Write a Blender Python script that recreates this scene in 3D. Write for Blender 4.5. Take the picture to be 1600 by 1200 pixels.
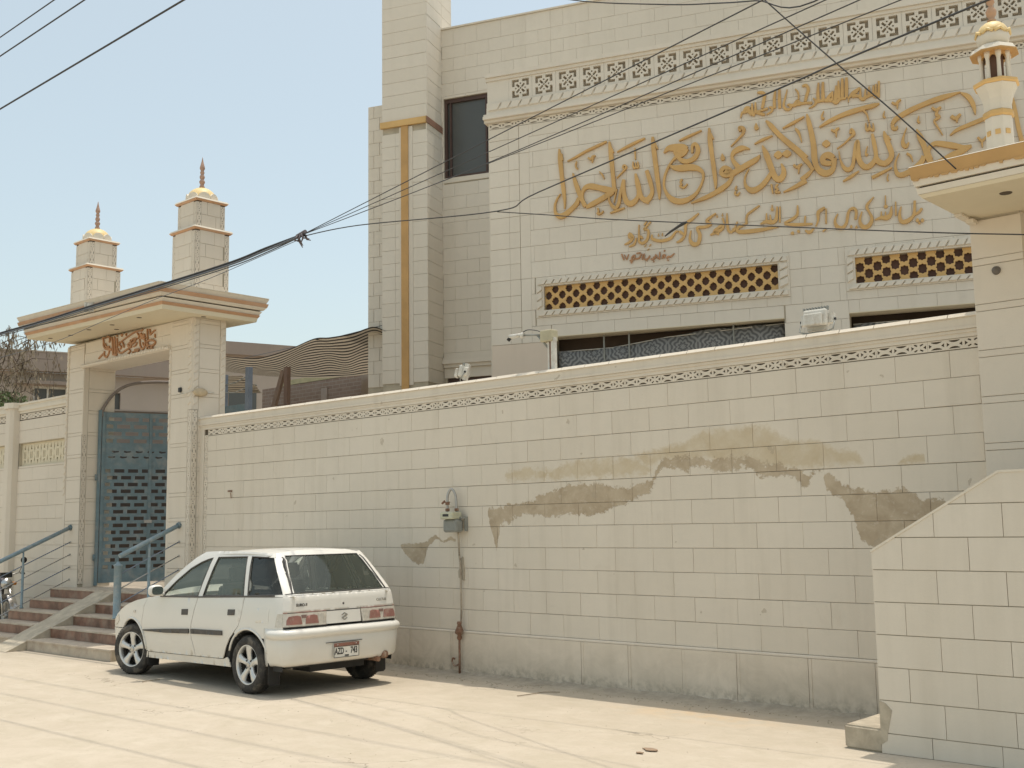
import bpy, bmesh, math, random
from mathutils import Matrix, Vector
from mathutils.geometry import delaunay_2d_cdt

random.seed(7)
for o in list(bpy.data.objects):
    bpy.data.objects.remove(o)
scene = bpy.context.scene
COL = scene.collection
R = math.radians

# ---------------------------------------------------------------- camera
# world: X runs along the street wall to the right, Y into the property, Z up (metres)
cam_d = bpy.data.cameras.new('camera')
cam = bpy.data.objects.new('camera', cam_d)
COL.objects.link(cam)
cam_d.sensor_width = 36.0
cam_d.lens = 36.0 * 1749.67 / 1600.0
cam_d.clip_end = 3000
cr = Vector((0.739942, 0.672496, -0.015348)); cu = Vector((0.095351, -0.082273, 0.992038)); cf = Vector((-0.665878, 0.735514, 0.125001))
cam.matrix_world = Matrix(((cr.x, cu.x, -cf.x, 0), (cr.y, cu.y, -cf.y, 0), (cr.z, cu.z, -cf.z, 1.62), (0, 0, 0, 1)))
scene.camera = cam

# ---------------------------------------------------------------- light
SUN = Vector((0.035, 0.165, 0.985)).normalized()
world = bpy.data.worlds.new('World')
scene.world = world
world.use_nodes = True
wn = world.node_tree
for n in list(wn.nodes):
    wn.nodes.remove(n)
sky = wn.nodes.new('ShaderNodeTexSky'); sky.sky_type = 'NISHITA'; sky.sun_disc = False
sky.sun_elevation = math.asin(SUN.z); sky.sun_rotation = math.atan2(SUN.x, SUN.y)
sky.air_density = 1.0; sky.dust_density = 3.2; sky.ozone_density = 1.6; sky.altitude = 20
bg = wn.nodes.new('ShaderNodeBackground'); bg.inputs['Strength'].default_value = 0.15
wo = wn.nodes.new('ShaderNodeOutputWorld')
hz = wn.nodes.new('ShaderNodeMix'); hz.data_type = 'RGBA'; hz.blend_type = 'ADD'; hz.inputs[0].default_value = 1.0
hz.inputs[7].default_value = (1.80, 1.84, 1.0, 1)      # even whitish summer haze over the whole sky
wn.links.new(sky.outputs[0], hz.inputs[6]); wn.links.new(hz.outputs[2], bg.inputs[0]); wn.links.new(bg.outputs[0], wo.inputs[0])
sun_d = bpy.data.lights.new('sun', 'SUN'); sun_d.energy = 2.6; sun_d.angle = R(0.55); sun_d.color = (1.0, 0.93, 0.82)
sun = bpy.data.objects.new('sun', sun_d); COL.objects.link(sun)
sun.rotation_euler = SUN.to_track_quat('Z', 'Y').to_euler()
scene.render.engine = 'CYCLES'
scene.view_settings.view_transform = 'Standard'
scene.view_settings.look = 'None'
scene.view_settings.gamma = 1.0
scene.view_settings.use_curve_mapping = False
scene.view_settings.exposure = 0.04
scene.cycles.max_bounces = 8
scene.cycles.diffuse_bounces = 5
scene.cycles.transparent_max_bounces = 12

# ---------------------------------------------------------------- helpers
WORLD = {}
def T(x=0, y=0, z=0): return Matrix.Translation((x, y, z))
def RZ(deg): return Matrix.Rotation(R(deg), 4, 'Z')
def RX(deg): return Matrix.Rotation(R(deg), 4, 'X')
def RY(deg): return Matrix.Rotation(R(deg), 4, 'Y')
I4 = Matrix.Identity(4)

def tag(o, label=None, cat=None, group=None, kind=None):
    if label: o['label'] = label
    if cat: o['category'] = cat
    if group: o['group'] = group
    if kind: o['kind'] = kind
    return o

def thing(name, label, cat, M=I4, group=None):
    o = bpy.data.objects.new(name, None)
    o.empty_display_size = 0.1
    COL.objects.link(o)
    o.matrix_basis = M
    WORLD[o] = M.copy()
    return tag(o, label, cat, group)

def put(name, me, parent=None, M=I4, kind=None, label=None):
    """link mesh data me as an object whose world matrix is M, below parent"""
    o = bpy.data.objects.new(name, me)
    COL.objects.link(o)
    if parent is not None:
        o.parent = parent
        o.matrix_parent_inverse = WORLD[parent].inverted()
    o.matrix_basis = M
    WORLD[o] = M.copy()
    if kind: o['kind'] = kind
    if label: o['label'] = label
    return o

class MB:
    def __init__(s): s.v = []; s.f = []; s.sm = []; s.mi = []; s.uv = {}; s.cm = 0
    def add(s, vs, fs, smooth=False):
        b = len(s.v); s.v += [tuple(p) for p in vs]
        for f in fs: s.f.append(tuple(b + i for i in f)); s.sm.append(smooth); s.mi.append(s.cm)
        return b
    def box(s, x0, x1, y0, y1, z0, z1, M=None):
        vs = [(x0,y0,z0),(x1,y0,z0),(x1,y1,z0),(x0,y1,z0),(x0,y0,z1),(x1,y0,z1),(x1,y1,z1),(x0,y1,z1)]
        if M is not None: vs = [M @ Vector(p) for p in vs]
        s.add(vs, [(0,3,2,1),(4,5,6,7),(0,1,5,4),(1,2,6,5),(2,3,7,6),(3,0,4,7)])
        return s
    def frustum(s, a, z0, b, z1):
        """a,b = (x0,x1,y0,y1) rectangles at heights z0,z1"""
        vs = [(a[0],a[2],z0),(a[1],a[2],z0),(a[1],a[3],z0),(a[0],a[3],z0),(b[0],b[2],z1),(b[1],b[2],z1),(b[1],b[3],z1),(b[0],b[3],z1)]
        s.add(vs, [(0,3,2,1),(4,5,6,7),(0,1,5,4),(1,2,6,5),(2,3,7,6),(3,0,4,7)])
        return s
    def tube(s, pts, r, n=8, smooth=True, caps=True):
        pts = [Vector(p) for p in pts]; rs = r if isinstance(r, (list, tuple)) else [r] * len(pts)
        b = len(s.v); prev = None
        for i, p in enumerate(pts):
            t = (pts[min(i+1, len(pts)-1)] - pts[max(i-1, 0)]).normalized()
            if prev is None:
                a = Vector((0,0,1)) if abs(t.z) < .9 else Vector((1,0,0))
                u = t.cross(a).normalized()
            else:
                u = (prev - t * prev.dot(t)).normalized()
            prev = u; w = t.cross(u)
            for k in range(n):
                an = 2*math.pi*k/n
                s.v.append(tuple(p + (u*math.cos(an) + w*math.sin(an)) * rs[i]))
        for i in range(len(pts)-1):
            for k in range(n):
                k2 = (k+1) % n
                s.f.append((b+i*n+k, b+i*n+k2, b+(i+1)*n+k2, b+(i+1)*n+k)); s.sm.append(smooth); s.mi.append(s.cm)
        if caps:
            s.f.append(tuple(b+k for k in range(n))[::-1]); s.sm.append(False); s.mi.append(s.cm)
            s.f.append(tuple(b+(len(pts)-1)*n+k for k in range(n))); s.sm.append(False); s.mi.append(s.cm)
        return s
    def lathe(s, prof, n=24, M=None, smooth=True, lobes=0, amp=0, a0=0):
        b = len(s.v)
        for r, z in prof:
            for k in range(n):
                an = 2*math.pi*k/n + a0
                rr = r * (1 + amp*abs(math.cos(lobes*an/2))) if lobes else r
                p = Vector((rr*math.cos(an), rr*math.sin(an), z))
                s.v.append(tuple(M @ p if M is not None else p))
        for i in range(len(prof)-1):
            for k in range(n):
                k2 = (k+1) % n
                s.f.append((b+i*n+k, b+i*n+k2, b+(i+1)*n+k2, b+(i+1)*n+k)); s.sm.append(smooth); s.mi.append(s.cm)
        if prof[0][0] > 1e-4: s.f.append(tuple(b+k for k in range(n))[::-1]); s.sm.append(False); s.mi.append(s.cm)
        if prof[-1][0] > 1e-4: s.f.append(tuple(b+(len(prof)-1)*n+k for k in range(n))); s.sm.append(False); s.mi.append(s.cm)
        return s
    def prism(s, poly, y0, y1, plane='xz', M=None):
        """extrude a 2D polygon (u,v) between y0 and y1; plane xz, yz or xy"""
        n = len(poly)
        def P(u, v, w):
            p = {'xz': (u, w, v), 'yz': (w, u, v), 'xy': (u, v, w)}[plane]
            return M @ Vector(p) if M is not None else p
        vs = [P(u, v, y0) for u, v in poly] + [P(u, v, y1) for u, v in poly]
        fs = [tuple(range(n)), tuple(range(n, 2*n))[::-1]] + [(i, i+n, (i+1) % n + n, (i+1) % n) for i in range(n)]
        s.add(vs, fs); return s
    def grid(s, fn, nu, nv, smooth=True, uvs=False):
        b = len(s.v)
        for i in range(nu+1):
            for j in range(nv+1):
                s.v.append(tuple(fn(i/nu, j/nv)))
                if uvs: s.uv[len(s.v)-1] = (i/nu, j/nv)
        for i in range(nu):
            for j in range(nv):
                a = b+i*(nv+1)+j
                s.f.append((a, a+nv+1, a+nv+2, a+1)); s.sm.append(smooth); s.mi.append(s.cm)
        return s
    def mesh(s, name, mats, fixn=True):
        me = bpy.data.meshes.new(name)
        me.from_pydata(s.v, [], s.f)
        if not isinstance(mats, (list, tuple)): mats = [mats]
        for m in mats: me.materials.append(m)
        me.polygons.foreach_set('use_smooth', s.sm)
        if len(mats) > 1: me.polygons.foreach_set('material_index', s.mi)
        if s.uv:
            l = me.uv_layers.new(name='UVMap')
            for lp in me.loops:
                l.data[lp.index].uv = s.uv.get(lp.vertex_index, (0, 0))
        if fixn:
            bm = bmesh.new(); bm.from_mesh(me)
            bmesh.ops.recalc_face_normals(bm, faces=bm.faces)
            bm.to_mesh(me); bm.free()
        me.update()
        return me

def part(name, mb, m, parent=None, M=I4, kind=None, label=None, fixn=True):
    return put(name, mb.mesh(name, m, fixn), parent, M, kind, label)

def boxpart(name, x0, x1, y0, y1, z0, z1, m, parent=None, M=I4, bev=0.0, **k):
    mb = MB()
    if bev <= 0: mb.box(x0, x1, y0, y1, z0, z1)
    else:
        c = bev; b = (x0, x1, y0, y1); a = (x0+c, x1-c, y0+c, y1-c)
        mb.box(x0, x1, y0, y1, z0, z1)
        me = mb.mesh(name, m)
        bm = bmesh.new(); bm.from_mesh(me)
        bmesh.ops.bevel(bm, geom=list(bm.edges), offset=c, segments=2, affect='EDGES', profile=0.5)
        bm.to_mesh(me); bm.free()
        return put(name, me, parent, M, **k)
    return part(name, mb, m, parent, M, **k)

# ---------------------------------------------------------------- 2D plates with holes
def inpoly(p, poly):
    x, y = p; c = False; n = len(poly)
    for i in range(n):
        x1, y1 = poly[i]; x2, y2 = poly[(i+1) % n]
        if (y1 > y) != (y2 > y) and x < (x2-x1)*(y-y1)/(y2-y1)+x1: c = not c
    return c
def resample(poly, step):
    out = []
    n = len(poly)
    for i in range(n):
        a = Vector(poly[i]); b = Vector(poly[(i+1) % n]); L = (b-a).length
        k = max(1, int(math.ceil(L/step)))
        for j in range(k): out.append(tuple(a.lerp(b, j/k)))
    return out
def cdt(outer, holes=(), step=None, inner=None):
    if step: outer = resample(outer, step); holes = [resample(h, step) for h in holes]
    pts = [Vector(p) for p in outer]; edges = [(i, (i+1) % len(outer)) for i in range(len(outer))]
    for h in holes:
        b = len(pts); pts += [Vector(p) for p in h]; edges += [(b+i, b+(i+1) % len(h)) for i in range(len(h))]
    nb = len(pts)
    if inner:
        xs = [p[0] for p in outer]; ys = [p[1] for p in outer]
        x = min(xs) + inner*.5
        while x < max(xs):
            y = min(ys) + inner*.5
            while y < max(ys):
                if inpoly((x, y), outer) and not any(inpoly((x, y), h) for h in holes):
                    if all((q.x-x)**2+(q.y-y)**2 > (inner*.35)**2 for q in pts[:nb]): pts.append(Vector((x, y)))
                y += inner
            x += inner
    vs, es, fs, ov, oe, of = delaunay_2d_cdt(pts, edges, [], 0, 1e-7)
    out = []
    for f in fs:
        c = sum((vs[i] for i in f), Vector((0, 0)))/len(f)
        if inpoly(c, outer) and not any(inpoly(c, h) for h in holes): out.append(tuple(f))
    return [tuple(v) for v in vs], out
def plate(mb, outer, holes, y0, y1, swap=False, step=None):
    """front face at y0 with real holes, rims back to y1"""
    vs, fs = cdt(outer, holes, step)
    P = (lambda u, v, w: (v, w, u)) if swap else (lambda u, v, w: (u, w, v))
    mb.add([P(u, v, y0) for u, v in vs], fs)
    for loop in [outer] + list(holes):
        n = len(loop)
        mb.add([P(u, v, y0) for u, v in loop] + [P(u, v, y1) for u, v in loop], [(i, (i+1) % n, (i+1) % n + n, i+n) for i in range(n)])
def clip_poly(poly, planes):
    """keep a*x+b*y<=c"""
    for a, b, c in planes:
        out = []
        for i in range(len(poly)):
            p, q = poly[i], poly[(i+1) % len(poly)]
            dp, dq = a*p[0]+b*p[1]-c, a*q[0]+b*q[1]-c
            if dp <= 0: out.append(p)
            if dp*dq < 0:
                t = dp/(dp-dq); out.append((p[0]+(q[0]-p[0])*t, p[1]+(q[1]-p[1])*t))
        poly = out
        if len(poly) < 3: return []
    return poly

# ---------------------------------------------------------------- materials
def newmat(name):
    m = bpy.data.materials.new(name); m.use_nodes = True
    nt = m.node_tree; nt.nodes.clear()
    out = nt.nodes.new('ShaderNodeOutputMaterial'); b = nt.nodes.new('ShaderNodeBsdfPrincipled')
    nt.links.new(b.outputs[0], out.inputs[0])
    return m, nt, b
class N:
    def __init__(s, nt): s.nt = nt
    def n(s, t, **k):
        x = s.nt.nodes.new(t)
        for a, v in k.items(): setattr(x, a, v)
        return x
    def l(s, a, b): s.nt.links.new(a, b)
    def val(s, x, inp):
        if hasattr(x, 'is_linked') or hasattr(x, 'links'): s.l(x, inp)
        else: inp.default_value = x
    def math(s, op, a, b=0.0, c=None, clamp=False):
        x = s.n('ShaderNodeMath', operation=op, use_clamp=clamp)
        s.val(a, x.inputs[0]); s.val(b, x.inputs[1])
        if c is not None: s.val(c, x.inputs[2])
        return x.outputs[0]
    def noise(s, vec, scale, detail=4, rough=.55, dist=0.0):
        x = s.n('ShaderNodeTexNoise'); x.inputs['Scale'].default_value = scale; x.inputs['Detail'].default_value = detail
        x.inputs['Roughness'].default_value = rough; x.inputs['Distortion'].default_value = dist
        if vec is not None: s.l(vec, x.inputs['Vector'])
        return x.outputs['Fac']
    def pos(s, sx=1, sy=1, sz=1):
        g = s.n('ShaderNodeNewGeometry')
        if (sx, sy, sz) == (1, 1, 1): return g.outputs['Position']
        m = s.n('ShaderNodeMapping'); m.inputs['Scale'].default_value = (sx, sy, sz); s.l(g.outputs['Position'], m.inputs[0])
        return m.outputs[0]
    def obj(s, sx=1, sy=1, sz=1):
        g = s.n('ShaderNodeTexCoord'); m = s.n('ShaderNodeMapping'); m.inputs['Scale'].default_value = (sx, sy, sz); s.l(g.outputs['Object'], m.inputs[0])
        return m.outputs[0]
    def ramp(s, fac, stops):
        r = s.n('ShaderNodeValToRGB'); s.l(fac, r.inputs[0]); e = r.color_ramp.elements
        while len(e) < len(stops): e.new(0.5)
        for i, (p, c) in enumerate(stops):
            e[i].position = p; e[i].color = (c, c, c, 1) if isinstance(c, (int, float)) else (*c, 1)
        return r.outputs[0]
    def mix(s, fac, a, b, mode='MIX'):
        x = s.n('ShaderNodeMix', data_type='RGBA', blend_type=mode)
        s.val(fac, x.inputs[0])
        for v, i in ((a, 6), (b, 7)):
            if isinstance(v, tuple): x.inputs[i].default_value = (*v, 1)
            else: s.l(v, x.inputs[i])
        return x.outputs[2]
    def bump(s, h, strength, dist, b, prev=None):
        x = s.n('ShaderNodeBump'); x.inputs['Strength'].default_value = strength; x.inputs['Distance'].default_value = dist
        s.l(h, x.inputs['Height'])
        if prev is not None: s.l(prev, x.inputs['Normal'])
        s.l(x.outputs[0], b.inputs['Normal']); return x.outputs[0]
    def curve(s, x, pts, x0, x1, z0, z1):
        c = s.n('ShaderNodeFloatCurve')
        f = s.math('DIVIDE', s.math('SUBTRACT', x, x0), x1-x0)
        s.l(f, c.inputs['Value'])
        cv = c.mapping.curves[0]
        pts = [((a-x0)/(x1-x0), (b-z0)/(z1-z0)) for a, b in pts]
        while len(cv.points) < len(pts): cv.points.new(0.5, 0.5)
        for q, (a, b) in zip(cv.points, pts): q.location = (a, b); q.handle_type = 'VECTOR'
        c.mapping.update()
        return s.math('MULTIPLY_ADD', c.outputs[0], z1-z0, z0)

def simple(name, col, rough=.6, metal=0, nscale=6, namp=.12, bump=0.0, spec=.4, coat=0, dirt=None):
    m, nt, b = newmat(name); k = N(nt)
    p = k.obj()
    f = k.noise(p, nscale, 5, .6)
    dark = tuple(c*(1-namp) for c in col); lite = tuple(min(1, c*(1+namp)) for c in col)
    c = k.mix(k.ramp(f, [(.3, 0), (.7, 1)]), dark, lite)
    if dirt:
        f2 = k.noise(k.pos(), dirt[1], 6, .65, .4)
        c = k.mix(k.ramp(f2, [(.48, 0), (.68, dirt[2])]), c, dirt[0])
    k.l(c, b.inputs['Base Color'])
    b.inputs['Roughness'].default_value = rough; b.inputs['Metallic'].default_value = metal
    b.inputs['Specular IOR Level'].default_value = spec
    b.inputs['Coat Weight'].default_value = coat
    if bump: k.bump(k.noise(p, nscale*8, 4, .6), bump, .004, b)
    return m

STAIN = dict(
T=([(-6.545,2.299),(-6.405,2.323),(-6.147,2.364),(-5.905,2.392),(-5.688,2.486),(-5.238,2.49),(-4.942,2.458),(-4.901,2.375),(-4.71,2.34),(-4.522,2.328),(-4.396,2.243),(-4.2,2.216),(-4.132,2.126),(-4.112,2.05)],
   [(-6.545,2.299),(-6.359,2.127),(-6.176,2.199),(-5.901,2.149),(-5.701,2.188),(-5.429,2.116),(-5.236,2.13),(-5.101,2.072),(-4.762,2.051),(-4.5,2.068),(-4.112,2.066)]),
U=([(-8.235,2.14),(-8.197,2.201),(-7.936,2.258),(-7.58,2.201),(-7.233,2.29),(-6.806,2.281),(-6.43,2.274),(-6.202,2.07)],
   [(-8.236,2.147),(-8.199,2.084),(-7.307,2.07),(-6.813,2.064),(-6.437,2.068),(-6.21,2.078)]),
B=([(-8.491,1.75),(-8.471,1.808),(-7.945,1.864),(-7.621,1.962),(-7.377,2.02),(-7.008,2.033),(-6.792,1.987),(-6.54,1.979),(-6.401,2.023),(-6.301,2.044),(-6.175,2.236),(-5.897,2.246),(-5.568,2.205),(-5.232,2.211),(-5.098,2.146),(-4.759,2.096),(-4.672,2.014),(-4.489,2.05)],
   [(-8.491,1.752),(-8.437,1.558),(-8.365,1.337),(-8.303,1.611),(-7.948,1.729),(-7.592,1.709),(-7.25,1.717),(-6.994,1.712),(-6.617,1.799),(-6.444,1.876),(-6.298,1.939),(-6.178,2.144),(-5.988,2.135),(-5.904,2.071),(-5.773,2.143),(-5.574,2.087),(-5.453,2.052),(-5.296,2.11),(-5.198,2.088),(-5.105,2.009),(-4.945,2.014),(-4.765,1.985),(-4.679,1.887),(-4.612,2.001),(-4.489,2.062)]),
C=([(-4.51,1.985),(-4.491,2.023),(-4.303,1.918),(-4.042,1.84),(-3.843,1.87),(-3.65,1.802),(-3.456,1.751),(-3.357,1.66)],
   [(-4.51,1.991),(-4.482,1.853),(-4.351,1.8),(-4.251,1.626),(-4.188,1.445),(-4.106,1.403),(-3.98,1.387),(-3.786,1.47),(-3.361,1.668)]),
D=([(-9.929,1.41),(-9.839,1.427),(-9.588,1.427),(-9.437,1.463),(-9.31,1.521),(-9.186,1.448),(-9.061,1.519),(-8.99,1.476),(-8.95,1.41)],
   [(-9.929,1.42),(-9.818,1.301),(-9.698,1.214),(-9.6,1.178),(-9.514,1.194),(-9.438,1.376),(-9.31,1.477),(-9.186,1.434),(-9.062,1.455),(-8.951,1.42)]),
E=([(-3.902,2.05),(-3.795,2.125),(-3.702,2.151),(-3.617,2.152),(-3.607,2.05)],
   [(-3.902,2.056),(-3.623,2.059),(-3.608,2.053)]))

def painted(name, col=(.715, .645, .54), stains=False, amp=.05, dirtcol=(.40,.34,.25), dirt=.25, rough=.75, base_dirt=False):
    """cream paint over cast blocks: tone drift, rain streaks, grime, optional peeled damp patches"""
    m, nt, b = newmat(name); k = N(nt)
    P = k.pos()
    oi = k.n('ShaderNodeObjectInfo')
    big = k.noise(P, .55, 3, .5)
    fine = k.noise(P, 9, 5, .6)
    streak = k.noise(k.pos(5.5, 5.5, .45), 1.0, 5, .6)
    c = k.mix(k.ramp(big, [(.3, 0), (.7, 1)]), tuple(x*(1-amp*1.2) for x in col), tuple(x*(1+amp*.6) for x in col))
    c = k.mix(k.math('MULTIPLY', oi.outputs['Random'], .26), c, tuple(x*k_ for x, k_ in zip(col, (.86, .84, .80))))
    c = k.mix(k.ramp(fine, [(.35, 0), (.75, .22)]), c, tuple(x*.86 for x in col))
    c = k.mix(k.ramp(streak, [(.50, 0), (.78, dirt*1.25)]), c, dirtcol)
    blot = k.noise(P, 2.3, 7, .7, .6)
    c = k.mix(k.ramp(blot, [(.60, 0), (.78, dirt*1.3)]), c, dirtcol)
    h = k.math('ADD', k.math('MULTIPLY', fine, .5), k.math('MULTIPLY', k.noise(P, 60, 3, .6), .3))
    if stains or base_dirt:
        sp = k.n('ShaderNodeSeparateXYZ'); k.l(P, sp.inputs[0]); X, Z = sp.outputs[0], sp.outputs[2]
    if stains:
        w1 = k.math('MULTIPLY', k.math('SUBTRACT', k.noise(k.pos(1, .3, 1), 9, 8, .72, .3), .5), .22)
        w2 = k.math('MULTIPLY', k.math('SUBTRACT', k.noise(k.pos(1, .3, 1.3), 26, 6, .7), .5), .10)
        w = k.math('ADD', w1, w2)
        def band(key, soft, wob):
            top, bot = STAIN[key]
            x0, x1 = top[0][0], top[-1][0]
            t = k.curve(X, top, x0, x1, 0, 3.3); bt = k.curve(X, bot, x0, x1, 0, 3.3)
            ww = k.math('MULTIPLY', w, wob)
            a = k.math('DIVIDE', k.math('SUBTRACT', k.math('ADD', t, ww), Z), soft, clamp=True)
            d = k.math('DIVIDE', k.math('SUBTRACT', k.math('ADD', Z, ww), bt), soft, clamp=True)
            r1 = k.math('GREATER_THAN', X, x0+.005); r2 = k.math('LESS_THAN', X, x1-.005)
            return k.math('MULTIPLY', k.math('MULTIPLY', a, d), k.math('MULTIPLY', r1, r2))
        tone = k.ramp(k.noise(P, 5, 6, .65, .5), [(.35, 0), (.65, 1)])
        tan = k.mix(tone, (.54, .44, .295), (.61, .52, .38))
        brown = k.mix(tone, (.40, .315, .215), (.52, .43, .31))
        halo = (.70, .655, .56)
        mT = k.math('MAXIMUM', band('T', .05, .8), k.math('MAXIMUM', band('U', .06, 1.2), band('E', .03, .6)))
        mB = k.math('MAXIMUM', k.math('MAXIMUM', band('B', .014, 1.15), band('C', .014, 1.1)), band('D', .012, .5))
        rim = k.math('SUBTRACT', k.math('MAXIMUM', band('B', .09, 1.0), band('C', .09, 1.0)), 0.0)
        c = k.mix(k.math('MULTIPLY', k.math('MULTIPLY', mT, .92), k.ramp(k.noise(P, 7, 7, .7, .3), [(.30, .55), (.5, 1)])), c, tan)
        c = k.mix(k.math('MULTIPLY', mB, k.ramp(k.noise(P, 16, 6, .7, .2), [(.28, .55), (.45, .97)])), c, brown)
        # small flaked spots along the damp line
        sx = k.noise(P, 6.5, 3, .5); sx2 = k.noise(P, 1.1, 2, .5)
        zone = k.math('MULTIPLY', k.math('GREATER_THAN', sx, .705), k.math('GREATER_THAN', sx2, .52))
        c = k.mix(k.math('MULTIPLY', zone, .55), c, (.42, .35, .26))
        h = k.math('SUBTRACT', h, k.math('MULTIPLY', mB, 1.2))
    if base_dirt:
        g = k.noise(k.pos(1.6, 1, 2.2), 1.6, 7, .7, .7)
        up = k.math('MULTIPLY_ADD', Z, -1.9, 1.05, clamp=True)
        f = k.math('MULTIPLY', k.ramp(g, [(.36, 0), (.68, 1)]), k.math('MULTIPLY_ADD', up, .55, .06), clamp=True)
        c = k.mix(f, c, (.37, .32, .24))
        f2 = k.math('MULTIPLY', k.ramp(k.noise(P, 14, 6, .7), [(.45, 0), (.62, 1)]), k.math('MULTIPLY_ADD', Z, -6.0, .95, clamp=True))
        c = k.mix(f2, c, (.30, .26, .20))
    k.l(c, b.inputs['Base Color'])
    b.inputs['Roughness'].default_value = rough; b.inputs['Specular IOR Level'].default_value = .25
    k.bump(h, .35, .006, b)
    return m

M_WALL = painted('painted_block_wall', stains=True, dirt=.16)
M_PLINTH = painted('painted_plinth', (.74, .655, .54), dirt=.16, base_dirt=True)
M_BLDG = painted('painted_block_building', (.715, .655, .56), dirt=.10)
M_GATE = painted('painted_block_portal', (.715, .645, .545), dirt=.10)
M_SIDE = painted('painted_block_stair_wall', (.705, .64, .54), dirt=.12)
M_TRIM = painted('painted_trim', (.735, .67, .56), dirt=.14)
M_CREAM = painted('cream_soffit', (.71, .635, .475), dirt=.08)
M_PINK = painted('pinkish_plaster', (.69, .59, .485), dirt=.10)
M_MORT = simple('mortar', (.36, .31, .24), .9, nscale=4, namp=.25)
M_MORTL = simple('mortar_light', (.44, .39, .30), .9, nscale=4, namp=.2)
M_DARKG = simple('painted_recess_shade', (.10, .078, .055), .9)  # near-black colour gives shallow recesses the shade of deep ones
M_ORANGE = simple('terracotta_paint', (.50, .29, .165), .65, nscale=3, namp=.12, dirt=((.6, .5, .4), 2.2, .25))
M_OCHRE = simple('ochre_paint', (.52, .31, .12), .6, nscale=3, namp=.1)
M_GOLD = simple('gold_ochre_paint', (.64, .41, .16), .55, nscale=3, namp=.12)
M_BROWNT = simple('brown_trim', (.30, .17, .12), .6)
M_YEL = simple('faded_yellow_paint', (.76, .57, .27), .5, nscale=9, namp=.1, dirt=((.75, .62, .4), 6, .4))
M_LETTER = simple('letter_ochre', (.60, .375, .145), .6, nscale=2, namp=.1, dirt=((.42, .24, .10), 3, .35))
M_LETTER2 = simple('letter_brown', (.42, .22, .11), .6, nscale=4, namp=.15)
M_BLUE = simple('blue_metal_paint', (.135, .195, .22), .5, nscale=8, namp=.15, dirt=((.32, .30, .27), 7, .45))
M_BLUE2 = simple('worn_blue_rail_paint', (.22, .30, .34), .45, nscale=14, namp=.15, dirt=((.45, .42, .38), 9, .5))
M_BLUEP = simple('faded_blue_post_paint', (.20, .235, .29), .6, nscale=8)
M_RISER = simple('red_brown_marble', (.235, .125, .085), .45, nscale=5, namp=.45, dirt=((.40, .31, .24), 4, .42))
M_TREAD = simple('dusty_marble_tread', (.50, .43, .34), .6, nscale=4, namp=.15, dirt=((.34, .25, .19), 5, .6))
M_RAMP = simple('rough_cement', (.47, .41, .315), .9, nscale=7, namp=.2, bump=.5, dirt=((.33, .28, .21), 5, .6))
M_STEEL = simple('dull_steel', (.42, .41, .39), .45, .7, nscale=20)
M_RUST = simple('rusty_pipe', (.24, .13, .08), .8, .2, nscale=18, namp=.35, dirt=((.45, .38, .3), 12, .8))
M_GREY = simple('grey_cast_metal', (.27, .275, .25), .6, .1, nscale=14)
M_GREYL = simple('pale_painted_metal', (.62, .60, .54), .5, nscale=9, dirt=((.42, .36, .28), 14, .6))
M_BLACK = simple('black_rubber', (.025, .024, .022), .7, nscale=14, namp=.2)
M_CABLE = simple('cable_sheath', (.045, .043, .042), .55)
M_CABLEG = simple('old_grey_cable', (.11, .12, .135), .6)
M_WOOD = simple('dark_brown_frame', (.085, .05, .04), .55)
M_BRONZE = simple('finial_pinkish_brown', (.42, .27, .20), .6, nscale=20)
M_BRICK = None

def glassy(name, tint=(.05, .06, .06), alpha=.45, rough=.03, dust=.12):
    m = bpy.data.materials.new(name); m.use_nodes = True; nt = m.node_tree; nt.nodes.clear(); k = N(nt)
    out = k.n('ShaderNodeOutputMaterial')
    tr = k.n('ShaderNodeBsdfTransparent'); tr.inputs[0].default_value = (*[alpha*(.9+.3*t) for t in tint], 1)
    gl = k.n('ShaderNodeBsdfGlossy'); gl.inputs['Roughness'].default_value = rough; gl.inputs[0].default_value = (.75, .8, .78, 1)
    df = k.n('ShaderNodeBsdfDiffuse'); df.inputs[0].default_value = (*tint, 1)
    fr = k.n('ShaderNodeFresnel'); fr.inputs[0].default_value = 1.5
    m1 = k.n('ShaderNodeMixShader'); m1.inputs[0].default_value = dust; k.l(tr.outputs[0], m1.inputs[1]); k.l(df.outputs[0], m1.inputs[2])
    m2 = k.n('ShaderNodeMixShader'); k.l(fr.outputs[0], m2.inputs[0]); k.l(m1.outputs[0], m2.inputs[1]); k.l(gl.outputs[0], m2.inputs[2])
    k.l(m2.outputs[0], out.inputs[0])
    return m
M_GLASS = glassy('car_glass', (.34, .38, .31), .97, dust=.26)  # dust film whose pale tint also paints in street reflections
M_GLASSD = glassy('car_glass_tinted', (.09, .09, .08), .22, dust=.3)
m_, nt_, b_ = newmat('window_glass'); b_.inputs['Base Color'].default_value = (.085, .088, .082, 1); b_.inputs['Roughness'].default_value = .28; b_.inputs['Specular IOR Level'].default_value = .5
M_WGLASS = m_

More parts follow.
